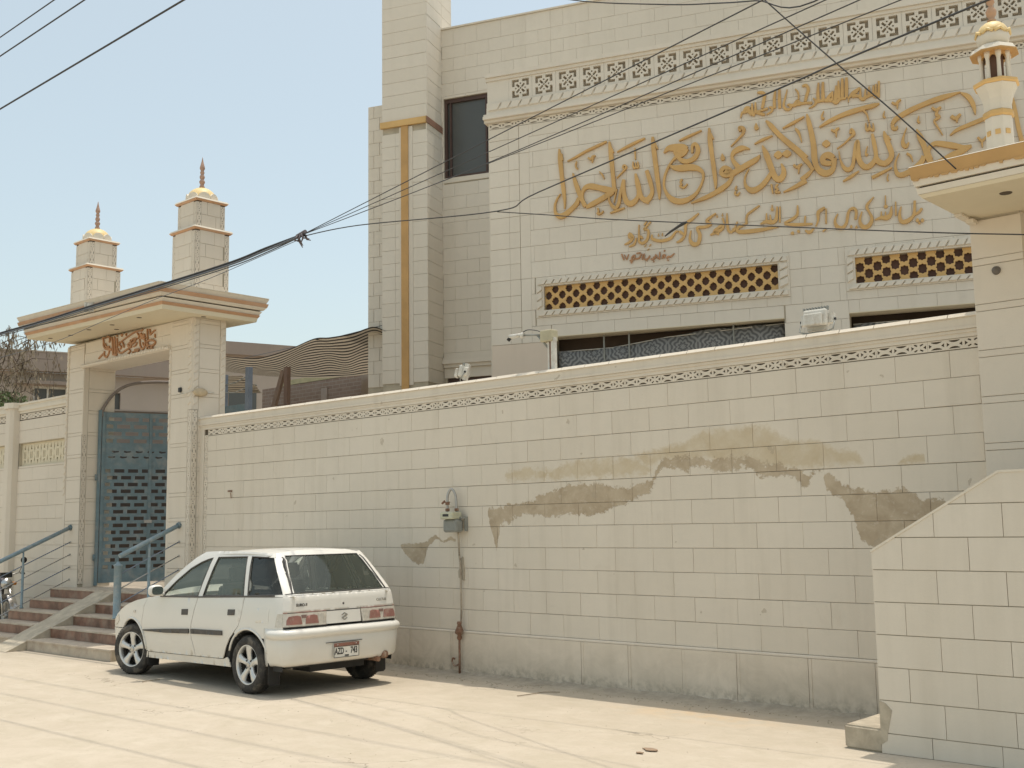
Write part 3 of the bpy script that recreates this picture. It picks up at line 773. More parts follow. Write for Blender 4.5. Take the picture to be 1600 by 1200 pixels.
  [(4.623,7.131,0.0072),(4.661,7.079,0.0132),(4.63,7.029,0.0121),(4.559,7.0,0.0048)],
  [(4.702,7.329,0.0096),(4.688,7.206,0.0168),(4.686,7.082,0.0189)],
  [(4.758,7.33,0.0135),(4.751,7.196,0.018),(4.749,7.072,0.0202)],
  [(4.638,7.063,0.0135),(4.7,7.08,0.0162),(4.761,7.074,0.0148)],
  [(4.767,7.076,0.0202),(4.87,7.066,0.0202)],
  [(4.798,7.077,0.018),(4.831,7.125,0.0202),(4.876,7.183,0.0067)],
  [(4.876,7.183,0.0067),(4.865,7.073,0.0144)],
  [(4.922,7.254,0.0094),(4.91,7.132,0.0189),(4.908,7.034,0.0202)],
  [(4.953,7.314,0.0084),(4.952,7.203,0.0168),(4.946,7.074,0.0175)],
  [(5.003,7.339,0.0135),(4.996,7.196,0.018),(4.99,7.08,0.0175)],
  [(5.056,7.341,0.0135),(5.048,7.188,0.0216),(5.042,7.071,0.0156)],
  [(4.864,7.06,0.0156),(4.911,7.02,0.018),(4.961,7.065,0.0162),(5.04,7.065,0.012)],
  [(5.063,7.006,0.004),(5.067,7.074,0.0094)],
  [(5.07,7.061,0.0094),(5.12,7.111,0.0229),(5.17,7.142,0.0229),(5.216,7.18,0.0084)],
  [(5.112,7.073,0.0156),(5.161,7.079,0.0175),(5.219,7.056,0.0156)],
  [(5.225,7.172,0.0072),(5.216,7.044,0.0162),(5.253,7.019,0.0189),(5.272,7.041,0.0156),(5.284,7.15,0.0081)],
  [(5.33,7.175,0.0081),(5.321,7.066,0.0148)],
  [(5.383,7.179,0.0094),(5.377,7.07,0.0148)],
  [(5.414,7.193,0.0084),(5.407,7.065,0.0132)],
  [(5.452,7.229,0.0121),(5.446,7.123,0.0132),(5.44,7.015,0.0135)],
  [(5.241,7.02,0.0156),(5.308,7.049,0.0175),(5.374,7.064,0.0162),(5.444,7.046,0.0156)],
  [(5.385,7.036,0.012),(5.419,7.014,0.012)],
 ],
 'translation': [
  [(2.006,5.441,0.0073),(2.081,5.467,0.0161),(2.13,5.531,0.0161),(2.085,5.587,0.0175),(2.083,5.532,0.0162),(2.13,5.526,0.0117)],
  [(2.072,5.405,0.0088),(2.146,5.431,0.0146),(2.179,5.518,0.0073)],
  [(2.221,5.697,0.0058),(2.212,5.485,0.0132)],
  [(2.391,5.722,0.0073),(2.308,5.643,0.0132),(2.292,5.623,0.0117),(2.35,5.602,0.0132),(2.335,5.486,0.0161),(2.272,5.432,0.0175),(2.214,5.463,0.0146),(2.238,5.534,0.0132),(2.266,5.494,0.0102)],
  [(2.34,5.742,0.0073),(2.294,5.681,0.0102)],
  [(2.3,5.395,0.0073),(2.303,5.392,0.0219),(2.306,5.389,0.0073)],
  [(2.366,5.395,0.0073),(2.37,5.392,0.0219),(2.373,5.389,0.0073)],
  [(2.339,5.34,0.0073),(2.342,5.336,0.0182),(2.345,5.333,0.0073)],
  [(2.4,5.538,0.0088),(2.402,5.479,0.0175),(2.506,5.438,0.0182),(2.622,5.448,0.019),(2.681,5.48,0.0161),(2.726,5.538,0.0117),(2.769,5.547,0.0078)],
  [(2.487,5.528,0.0073),(2.491,5.525,0.019),(2.497,5.527,0.0073)],
  [(2.541,5.529,0.0073),(2.545,5.526,0.019),(2.549,5.528,0.0073)],
  [(3.056,5.761,0.0088),(2.953,5.686,0.0175),(2.873,5.63,0.0175),(2.861,5.501,0.0132),(2.808,5.42,0.0175),(2.735,5.392,0.0073)],
  [(2.864,5.472,0.0132),(2.804,5.522,0.0175),(2.784,5.546,0.0146)],
  [(3.287,5.733,0.0088),(3.179,5.667,0.0161),(3.157,5.633,0.0143),(3.212,5.591,0.0175),(3.14,5.563,0.0169),(3.027,5.562,0.0175),(3.059,5.465,0.0205),(3.034,5.352,0.0221),(2.962,5.343,0.0263),(2.92,5.422,0.0161),(2.941,5.535,0.0065)],
  [(3.293,5.699,0.0065),(3.3,5.696,0.0205),(3.307,5.698,0.0073)],
  [(3.368,5.705,0.0073),(3.373,5.702,0.0205),(3.379,5.704,0.0073)],
  [(3.199,5.442,0.0088),(3.278,5.476,0.019),(3.363,5.509,0.0169),(3.372,5.559,0.0161),(3.308,5.53,0.0161),(3.25,5.486,0.0143),(3.319,5.45,0.019)],
  [(3.393,5.578,0.0088),(3.371,5.659,0.0117)],
  [(3.434,5.716,0.0058),(3.432,5.58,0.0146),(3.445,5.479,0.0161),(3.486,5.453,0.0146),(3.516,5.506,0.0091)],
  [(3.514,5.457,0.0117),(3.567,5.586,0.0073)],
  [(3.87,5.771,0.0088),(3.772,5.711,0.013),(3.698,5.656,0.0117),(3.686,5.544,0.0132)],
  [(3.69,5.544,0.0117),(3.571,5.5,0.0169),(3.582,5.446,0.0221),(3.788,5.437,0.0247),(3.992,5.448,0.0156),(4.114,5.46,0.0058)],
  [(3.866,5.516,0.0065),(3.942,5.543,0.0205),(4.023,5.524,0.0234),(4.076,5.563,0.019),(4.095,5.729,0.0078)],
  [(3.954,5.654,0.0065),(3.949,5.542,0.0132)],
  [(4.0,5.628,0.0073),(4.007,5.535,0.0117)],
  [(4.01,5.704,0.0065),(4.028,5.698,0.0205),(4.051,5.699,0.0065)],
  [(4.03,5.758,0.0052),(4.031,5.716,0.0073)],
  [(4.131,5.725,0.0079),(4.121,5.511,0.0095)],
  [(4.357,5.713,0.0079),(4.346,5.586,0.0158),(4.255,5.526,0.0173),(4.174,5.5,0.0084)],
  [(4.18,5.482,0.0095),(4.323,5.458,0.0189),(4.537,5.444,0.011)],
  [(4.449,5.559,0.0095),(4.437,5.455,0.0112)],
  [(4.254,5.348,0.007),(4.282,5.35,0.0205),(4.297,5.351,0.0079)],
  [(4.336,5.372,0.007),(4.355,5.367,0.0205),(4.369,5.373,0.0079)],
  [(4.702,5.641,0.014),(4.617,5.592,0.0205),(4.609,5.488,0.0126),(4.574,5.405,0.0056)],
  [(4.715,5.625,0.0079),(4.705,5.429,0.0095)],
  [(4.658,5.33,0.0098),(4.705,5.361,0.0063)],
  [(4.441,5.372,0.0098),(4.475,5.342,0.0189),(4.511,5.347,0.0173),(4.551,5.387,0.0079)],
  [(4.858,5.541,0.0063),(4.819,5.463,0.0126),(4.832,5.385,0.0205),(4.897,5.348,0.0205),(4.956,5.403,0.0154),(4.982,5.516,0.0158),(5.006,5.572,0.014),(5.055,5.591,0.0168),(5.087,5.543,0.0154),(5.071,5.442,0.0142)],
  [(5.002,5.365,0.007),(5.016,5.356,0.0196),(5.029,5.358,0.0079)],
  [(5.07,5.349,0.0079),(5.077,5.342,0.0196),(5.091,5.346,0.007)],
  [(5.309,5.708,0.0056),(5.229,5.622,0.0154),(5.22,5.572,0.0158),(5.244,5.517,0.0126),(5.274,5.425,0.0182),(5.228,5.34,0.0236),(5.159,5.333,0.0252),(5.122,5.414,0.0158),(5.156,5.535,0.0056)],
  [(5.307,5.407,0.0056),(5.383,5.427,0.0182),(5.45,5.417,0.0268),(5.5,5.458,0.0205),(5.516,5.558,0.007)],
  [(5.39,5.507,0.007),(5.386,5.434,0.0098)],
  [(5.441,5.501,0.007),(5.437,5.428,0.0098)],
  [(5.424,5.569,0.007),(5.447,5.566,0.0238),(5.472,5.563,0.007)],
  [(5.45,5.71,0.0056),(5.446,5.596,0.007)],
  [(5.569,5.613,0.007),(5.563,5.433,0.0095)],
  [(5.632,5.544,0.0056),(5.607,5.445,0.0154),(5.622,5.353,0.0224),(5.688,5.345,0.0252),(5.758,5.395,0.0168),(5.785,5.453,0.0154),(5.796,5.6,0.0126)],
  [(5.786,5.421,0.014),(5.841,5.449,0.014),(5.876,5.493,0.0126)],
  [(5.795,5.35,0.0098),(5.815,5.345,0.0238),(5.835,5.346,0.0098)],
  [(5.855,5.346,0.0098),(5.874,5.338,0.0238),(5.89,5.339,0.0098)],
  [(5.827,5.318,0.0098),(5.836,5.311,0.0168),(5.844,5.316,0.007)],
 ],
 'reference': [
  [(1.961,5.314,0.0081),(1.992,5.226,0.0088)],
  [(1.999,5.299,0.0058),(2.032,5.225,0.0073)],
  [(2.061,5.299,0.0058),(2.037,5.232,0.0073)],
  [(2.074,5.214,0.0088),(2.11,5.195,0.0102),(2.104,5.247,0.0088),(2.149,5.279,0.0088),(2.132,5.208,0.0088)],
  [(2.109,5.181,0.0073),(2.087,5.176,0.0088)],
  [(2.155,5.227,0.0102),(2.207,5.229,0.0102),(2.245,5.291,0.0058)],
  [(2.172,5.299,0.0073),(2.231,5.304,0.0073)],
  [(2.25,5.203,0.0073),(2.264,5.278,0.0058)],
  [(2.282,5.287,0.0058),(2.282,5.207,0.0088),(2.331,5.209,0.0102),(2.361,5.25,0.0088)],
  [(2.309,5.212,0.0073),(2.315,5.175,0.0073)],
  [(2.374,5.205,0.0102),(2.403,5.187,0.0102),(2.415,5.23,0.0088)],
  [(2.407,5.165,0.0102),(2.417,5.157,0.0088)],
  [(2.433,5.199,0.0088),(2.442,5.256,0.0073),(2.476,5.194,0.0078)],
  [(2.501,5.286,0.0073),(2.494,5.181,0.0088)],
  [(2.534,5.189,0.0102),(2.542,5.231,0.0102),(2.572,5.235,0.0102),(2.556,5.194,0.0088)],
  [(2.556,5.295,0.0102),(2.577,5.297,0.0088)],
  [(2.592,5.185,0.0078),(2.614,5.209,0.0102),(2.65,5.206,0.0102),(2.702,5.246,0.0052)],
  [(2.62,5.165,0.0073),(2.598,5.16,0.0073)],
 ],
 'gate': [
  [(-16.958,4.389,0.006),(-16.889,4.421,0.0116),(-16.798,4.457,0.0098)],
  [(-16.769,4.493,0.0098),(-16.782,4.44,0.0124),(-16.74,4.396,0.0113),(-16.686,4.39,0.0105),(-16.628,4.446,0.0099),(-16.615,4.483,0.0099)],
  [(-16.845,4.721,0.009),(-16.811,4.662,0.0098),(-16.806,4.591,0.0113),(-16.741,4.529,0.014),(-16.616,4.506,0.0188),(-16.539,4.489,0.015)],
  [(-16.754,4.616,0.0083),(-16.711,4.556,0.0105),(-16.618,4.545,0.015)],
  [(-16.705,4.712,0.0083),(-16.628,4.714,0.0083),(-16.609,4.653,0.009),(-16.623,4.616,0.0083)],
  [(-16.83,4.719,0.0075),(-16.751,4.702,0.0083)],
  [(-16.551,4.692,0.0083),(-16.515,4.595,0.0113),(-16.501,4.485,0.0128),(-16.488,4.406,0.0113)],
  [(-16.467,4.69,0.0099),(-16.453,4.588,0.0132),(-16.44,4.478,0.014),(-16.428,4.399,0.0128)],
  [(-16.504,4.408,0.0113),(-16.374,4.382,0.0124)],
  [(-16.382,4.656,0.0075),(-16.369,4.562,0.0098),(-16.386,4.456,0.0105),(-16.373,4.374,0.0075)],
  [(-16.392,4.704,0.0074),(-16.368,4.677,0.0083)],
  [(-16.35,4.49,0.009),(-16.293,4.415,0.014),(-16.203,4.404,0.0105),(-16.072,4.435,0.0098),(-15.956,4.459,0.0105)],
  [(-16.288,4.591,0.0083),(-16.3,4.531,0.0099),(-16.238,4.5,0.0113),(-16.266,4.465,0.0083)],
  [(-16.213,4.574,0.0074),(-16.165,4.514,0.009),(-16.155,4.475,0.0068)],
  [(-16.287,4.575,0.0053),(-16.068,4.632,0.009),(-15.852,4.681,0.009),(-15.737,4.689,0.0083)],
  [(-16.25,4.709,0.0041),(-16.233,4.668,0.0083),(-16.212,4.704,0.0053)],
  [(-16.115,4.692,0.0041),(-16.099,4.663,0.0075),(-16.086,4.699,0.0038)],
  [(-16.047,4.508,0.009),(-15.96,4.528,0.0188),(-15.942,4.465,0.0188),(-16.031,4.491,0.015)],
  [(-15.962,4.574,0.0124),(-15.915,4.507,0.015),(-15.83,4.535,0.0165),(-15.803,4.569,0.009)],
  [(-15.918,4.553,0.0113),(-15.861,4.584,0.0113),(-15.774,4.565,0.0113)],
  [(-15.869,4.456,0.0068),(-15.798,4.47,0.009),(-15.757,4.511,0.006)],
  [(-16.025,4.369,0.0083),(-15.953,4.398,0.0098),(-16.013,4.428,0.0075)],
  [(-15.894,4.369,0.0099),(-15.808,4.381,0.0128),(-15.707,4.37,0.014)],
  [(-15.823,4.406,0.009),(-15.708,4.4,0.0113),(-15.693,4.375,0.0098)],
  [(-15.737,4.689,0.006),(-15.636,4.676,0.009),(-15.595,4.701,0.0066)],
  [(-15.764,4.662,0.0075),(-15.704,4.602,0.0113),(-15.731,4.568,0.0105)],
  [(-15.663,4.634,0.0225),(-15.603,4.582,0.0263),(-15.534,4.603,0.0225)],
  [(-15.645,4.557,0.0075),(-15.559,4.546,0.0098),(-15.503,4.554,0.009)],
  [(-15.687,4.555,0.0098),(-15.668,4.462,0.0113),(-15.608,4.388,0.0135),(-15.539,4.417,0.0128),(-15.514,4.489,0.0113),(-15.559,4.546,0.0098)],
  [(-15.592,4.491,0.0075),(-15.568,4.443,0.009)],
  [(-15.467,4.684,0.0068),(-15.456,4.601,0.0113),(-15.451,4.488,0.012),(-15.459,4.37,0.0098)],
  [(-15.397,4.675,0.0075),(-15.372,4.59,0.0083)],
  [(-15.378,4.576,0.0053),(-15.31,4.612,0.0083),(-15.228,4.638,0.0053)],
  [(-15.24,4.581,0.006),(-15.234,4.521,0.006)],
  [(-15.444,4.495,0.0113),(-15.333,4.496,0.015),(-15.22,4.453,0.0105),(-15.287,4.409,0.015),(-15.412,4.402,0.0225),(-15.313,4.368,0.0165),(-15.278,4.357,0.0113)],
  [(-15.442,4.45,0.015),(-15.397,4.385,0.0188)],
 ],
}
WIREMID = [(-6.694, 7.1, 5.066), (-6.696, 7.1, 4.952), (-6.634, 7.1, 4.86), (-6.541, 7.0, 4.806)]
WIRE_LEVEL = [(-10.477, 7.9, 5.033), (-9.548, 8.0, 5.011), (-7.414, 8.0, 4.74), (-6.596, 7.7, 4.697), (-3.535, 6.5, 4.458), (-2.93, 6.2, 4.383), (-1.764, 5.5, 4.16), (-0.941, 5.0, 3.994), (0.4, 4.2, 3.8), (2.0, 3.0, 3.7)]
WIRE_LOW = [(-7.405, 8.0, 4.732), (-6.713, 8.0, 4.559), (-5.954, 8.0, 4.365), (-4.291, 8.0, 3.976), (-3.105, 8.0, 3.703), (-2.441, 8.0, 3.561), (-1.662, 8.0, 3.403), (-0.2, 8.02, 3.22), (2.2, 8.06, 3.08), (5.5, 8.1, 3.05)]
WIRE_DIAG = [(-5.6, 6.5, 7.9), (-4.289, 7.0, 6.013), (-3.907, 7.2, 5.49), (-3.494, 7.4, 4.961), (-3.125, 7.6, 4.503), (-2.818, 7.85, 4.082)]
WIRE_TOP = [(-9.5, 8.6, 8.6), (-7.158, 8.0, 7.051), (-5.979, 7.5, 6.302), (-4.856, 7.3, 5.81), (-4.318, 7.2, 5.604), (-3.876, 7.0, 5.404), (-3.185, 6.8, 5.157), (-1.0, 6.0, 5.4)]
WIRE_LUG = [(-5.404, 7.99, 4.104), (-5.336, 7.98, 4.13), (-5.255, 7.98, 4.16), (-5.201, 7.98, 4.178), (-5.169, 7.98, 4.182)]
LEAF = [-4.86, 6.791, -4.855, 6.652]
TWIG1 = [(-7.329, 8.1, 0.01), (-7.301, 8.27, 0.01), (-7.282, 8.436, 0.01), (-7.157, 8.528, 0.01)]
TWIG2 = [(-11.253, 6.438, 0.01), (-11.289, 6.533, 0.01), (-11.278, 6.665, 0.01)]
BIKE = (-18.42, 8.12, 0)
# ================================================================ SETTING
g = MB()
g.add([(-400,-300,0),(400,-300,0),(400,400,0),(-400,400,0)], [(0,1,2,3)])
part('street_ground', g, M_GROUND, None, kind='structure')
cf_ = MB(); cf_.box(-40, 12, 9.30, 40, -.2, .70)
part('courtyard_floor', cf_, simple('courtyard_paving', (.42, .37, .30), .85, nscale=3, namp=.15), None, kind='structure')
# low dusty gutter of settled sand at the foot of the wall
gm = MB()
random.seed(3)
xs = [-14.2 + i*.14 for i in range(79)]
prof = [(8.60, -.006), (8.78, .008), (8.88, .022), (8.945, .05)]
b0 = len(gm.v)
for x in xs:
    j = random.uniform(-.03, .03)
    for k, (y, z) in enumerate(prof): gm.v.append((x, y + (j if k < 2 else 0), z*random.uniform(.7, 1.3)))
for i in range(len(xs)-1):
    for k in range(3): gm.f.append((i*4+k, (i+1)*4+k, (i+1)*4+k+1, i*4+k+1)); gm.sm.append(True); gm.mi.append(0)
part('dust_drift', gm, M_GROUND, None, kind='structure')

# ================================================================ MAIN STREET WALL
Y0 = 8.95
XL, XR = -14.2, -3.10
wallt = thing('boundary_wall', 'long cream block wall with peeled damp patches behind the white car', 'wall', T((XL+XR)/2, Y0, 0))
F = T(0, Y0, 0)
mb = MB(); wall_body(mb, XL, XR, 0, 3.10, [], .012, .30)
part('wall_core', mb, M_MORT, wallt, F)
ORN = XL+.20
zs = [.4777+.2257*i for i in range(11)] + [2.955]
lay(wallt, F, ORN, XR, zs, .453, M_WALL, shift=.26, seed=11)
# left vertical margin: flat strip + carved band
boxpart('margin_strip', XL, XL+.11, -.008, .02, .48, 3.08, M_WALL, wallt, F)
mb = MB(); mb.box(XL+.11, ORN, .010, .014, .48, 3.05); part('band_shade_strip', mb, M_DARKG, wallt, F)
carved_band(wallt, F, .48, 2.97, XL+.115, .08, M_WALL, L=.42, vertical=True)
mb = MB(); mb.box(ORN, XR, .010, .014, 2.96, 3.07); part('band_shade_strip', mb, M_DARKG, wallt, F)
carved_band(wallt, F, ORN, XR, 2.962, .085, M_WALL, L=.444)
boxpart('fillet', XL, XR, -.010, .03, 3.05, 3.085, M_WALL, wallt, F)
# coping: lower moulding and separately cast cap stones
mb = MB()
for z0, z1, y in ((3.085, 3.11, -.020), (3.112, 3.135, -.034), (3.135, 3.205, -.022)):
    mb.box(XL, XR, y, .31, z0, z1)
part('coping_moulding', mb, M_WALL, wallt, F)
x = XL; i = 0; random.seed(5)
while x < XR - .05:
    L = .31; b = min(x+L, XR)
    mb = MB(); dz = random.uniform(-.0015, .002)
    q = [(-.030, 3.205), (-.040, 3.212), (-.012, 3.243+dz), (.30, 3.252+dz), (.325, 3.205)]
    mb.prism(q, x+.003, b-.003, 'yz')
    part('coping_stone', mb, M_WALL, wallt, F)
    x = b
# plinth of large rendered panels
x = XL+.02; random.seed(9)
pj = [XL+.02, -13.3, -12.4, -11.5, -10.6, -9.72, -9.05, -8.1, -7.20, -6.62, -6.0, -5.42, -4.72, -4.12, XR]
for a, b in zip(pj[:-1], pj[1:]):
    mb = MB(); mb.prism([(a+.002, .0), (b-.002, .0), (b-.002, .452), (a+.002, .452)], -.030, .02)
    part('plinth_panel', mb, M_PLINTH, wallt, F @ T(0, random.uniform(-.003, .002), 0))
    if b < XR:
        mb = MB(); mb.box(b-.002+.02, b+.032, -.034, .0, .02, .452); part('plinth_strip', mb, M_PLINTH, wallt, F)
mb = MB(); mb.prism([(.02, .455), (-.031, .455), (-.030, .468), (-.022, .4775), (.02, .4775)], XL+.02, XR, 'yz'); part('plinth_ledge', mb, M_PLINTH, wallt, F)
# marks: small embedded hook and fixing plate
hk = thing('wall_hook', 'small dark iron hook fixed on the wall left of the car roof', 'hook', T(-13.42, Y0, 2.17))
mb = MB(); mb.box(-13.47, -13.37, Y0-.012, Y0, 2.14, 2.16); mb.tube([(-13.38, Y0-.01, 2.15), (-13.37, Y0-.03, 2.12), (-13.37, Y0-.02, 2.05)], .006); part('bracket', mb, M_RUST, hk)

# ================================================================ GATE PORTAL (left)
gt = thing('gate_portal', 'tall cream entrance portal with twin towers and a wide flat canopy', 'gateway', T(-16.1, 9.0, 0))
PW = [(-18.03, -17.45), (-14.83, -14.20)]
YF, YB = 8.80, 9.36
LZ = .735
def dbl_courses(z0, z1, h=.305, g=.055):
    out = [z0]; z = z0
    while z < z1-.02:
        z = min(z+h, z1); out.append(z)
        if z < z1-.02: z = min(z+g, z1); out.append(z)
    return out
for pi, (a, b) in enumerate(PW):
    pil = MB(); zb = 0
    pil.box(a+.012, b-.012, YF+.012, YB-.012, zb, 4.72)
    po = part('pillar', pil, M_MORTL, gt)
    cz = dbl_courses(LZ-.02 if pi == 0 else LZ-.02, 4.70)
    w = b-a
    ed = .10 if pi == 0 else .0
    # front face: carved edge band + blocks
    Ff = T(0, YF, 0)
    if pi == 0:
        lay(po, Ff, a+.075, b-.02, cz, w, M_GATE, offs=(0,), shift=a, seed=21)
        boxpart('edge_band', a, a+.07, -.006, .03, 0, 4.70, M_GATE, po, Ff)
        mb = MB(); rope(mb, a+.005, a+.065, 2.2, 4.68, -.006, .11, .05, .012, True); part('rope_moulding', mb, M_GATE, po, Ff)
    else:
        lay(po, Ff, a+.06, b-.105, cz, w, M_GATE, offs=(0,), shift=a, seed=22)
        boxpart('edge_band', b-.10, b-.006, -.004, .03, 3.35, 4.70, M_GATE, po, Ff)
        mb = MB(); rope(mb, b-.095, b-.02, 3.4, 4.68, -.004, .11, .05, .014, True); part('rope_moulding', mb, M_GATE, po, Ff)
        mb = MB(); rope(mb, a+.004, a+.056, 2.9, 4.3, .0, .11, .05, .012, True); part('rope_moulding', mb, M_GATE, po, Ff)
        boxpart('edge_band', a, a+.058, .0, .03, LZ, 4.70, M_GATE, po, Ff)
        mb = MB(); mb.box(b-.10, b-.006, .012, .016, .5, 3.35); part('band_shade_strip', mb, M_DARKG, po, Ff)
        carved_band(po, Ff, .55, 3.345, b-.097, .085, M_GATE, L=.40, vertical=True)
    # right return face
    Fr = T(b, YF, 0) @ RZ(90)
    dd = YB-YF
    if pi == 1:
        mb = MB(); mb.box(.006, .10, .012, .016, .5, 3.35); part('band_shade_strip', mb, M_DARKG, po, Fr)
        carved_band(po, Fr, .55, 3.345, .008, .085, M_GATE, L=.40, vertical=True)
        boxpart('edge_band', .004, .10, -.004, .03, 3.35, 4.70, M_GATE, po, Fr)
        mb = MB(); rope(mb, .015, .09, 3.4, 4.68, -.004, .11, .05, .014, True); part('rope_moulding', mb, M_GATE, po, Fr)
        mb = MB(); rope(mb, dd-.10, dd-.02, 3.4, 4.68, -.006, .11, .05, .012, True); part('rope_moulding', mb, M_GATE, po, Fr)
        lay(po, Fr, .105, dd-.11, [z for z in cz if z > 3.2 or z < .1] if False else cz, dd, M_GATE, offs=(0,), seed=23)
        boxpart('edge_band', dd-.105, dd-.012, -.006, .03, 3.2, 4.70, M_GATE, po, Fr)
    else:
        lay(po, Fr, .09, dd-.01, cz, dd, M_GATE, offs=(0,), seed=24)
        mb = MB(); mb.box(.0, .085, .012, .016, LZ+.04, 3.2); part('band_shade_strip', mb, M_DARKG, po, Fr)
        carved_band(po, Fr, LZ+.05, 3.2, .003, .08, M_GATE, L=.40, vertical=True)
        boxpart('edge_band', .0, .085, .0, .03, 3.2, 4.30, M_GATE, po, Fr)
    # left return
    Fl = T(a, YB, 0) @ RZ(-90)
    lay(po, Fl, .01, dd-.01, dbl_courses(0.02, 4.7), dd, M_GATE, offs=(0,), seed=25)
# lintel
mb = MB(); mb.box(-17.462, -14.818, YF+.012, YB-.012, 4.31, 4.72); lt = part('lintel', mb, M_MORTL, gt)
lay(lt, T(0, YF, 0), -17.45, -14.83, [4.33, 4.52, 4.70], .66, M_GATE, offs=(.2, .6), seed=26)
mb = MB(); mb.prism([(.0, 4.30), (-.02, 4.285), (-.05, 4.30), (-.055, 4.325), (-.03, 4.35), (.01, 4.352), (.55, 4.33), (.55, 4.295)], -17.50, -14.80, 'yz'); part('roll_moulding', mb, M_GATE, lt, T(0, YF, 0))
mb = MB(); rope(mb, -16.6, -14.9, 4.30, 4.345, -.05, .085, .02, .012); part('rope_moulding', mb, M_GATE, lt, T(0, YF, 0))
# inscription over the opening
ins = thing('gate_inscription', 'brown relief calligraphy above the blue gate opening', 'lettering', T(-16.1, YF, 4.5))
for k, st in enumerate(LETTERS['gate']): put('letter', stroke_mesh(st, .022, YF-.004, M_LETTER2, k, 3), ins)
# canopy
CZ = T(-13.95, 8.9, 4.71) @ RY(1.15) @ T(13.95, -8.9, -4.71)
def ring(name, a, z0, b, z1, m, root, M=I4):
    mb = MB(); mb.frustum(a, z0, b, z1); return part(name, mb, m, root, M)
e = (-18.15, -13.93, 8.13, 9.72)
def ex(v): return (e[0]-v, e[1]+v, e[2]-v, e[3]+v)
can = MB(); can.frustum(ex(-.013), 4.698, ex(0), 4.76); cano = part('canopy', can, M_CREAM, gt, CZ)
ring('painted_band', ex(.004), 4.7605, ex(.028), 4.80, M_ORANGE, cano, CZ)
ring('cornice', ex(.012), 4.802, ex(.045), 4.855, M_TRIM, cano, CZ)
ring('groove', ex(.015), 4.857, ex(.015), 4.872, M_DARKG, cano, CZ)
ring('cornice', ex(.06), 4.874, ex(.095), 4.918, M_TRIM, cano, CZ)
ring('painted_band', ex(.098), 4.920, ex(.112), 4.972, M_ORANGE, cano, CZ)
ring('cornice', ex(.085), 4.974, ex(.118), 5.045, M_TRIM, cano, CZ)
# small lipped tiles along the top edge
mb = MB(); n = 36
for i in range(n):
    a = e[0]-.11 + (e[1]-e[0]+.22)*i/n; mb.box(a+.004, a+(e[1]-e[0]+.22)/n-.004, e[2]-.126, e[2]-.05, 5.046, 5.056)
for i in range(14):
    a = e[2]-.11 + (e[3]-e[2]+.22)*i/14; mb.box(e[1]+.05, e[1]+.126, a+.004, a+(e[3]-e[2]+.22)/14-.004, 5.046, 5.056)
part('edge_tiles', mb, M_TRIM, cano, CZ, kind='stuff')
for dx, dy in ((-17.75, 8.35), (-17.2, 8.42), (-16.45, 8.35), (-15.75, 8.36), (-14.85, 8.30), (-14.1, 8.9), (-16.1, 8.62)):
    mb = MB(); mb.lathe([(.0, 4.694), (.035, 4.694), (.04, 4.7)], 12, T(dx, dy, 0)); part('recessed_lamp', mb, M_DARKG, cano, CZ)

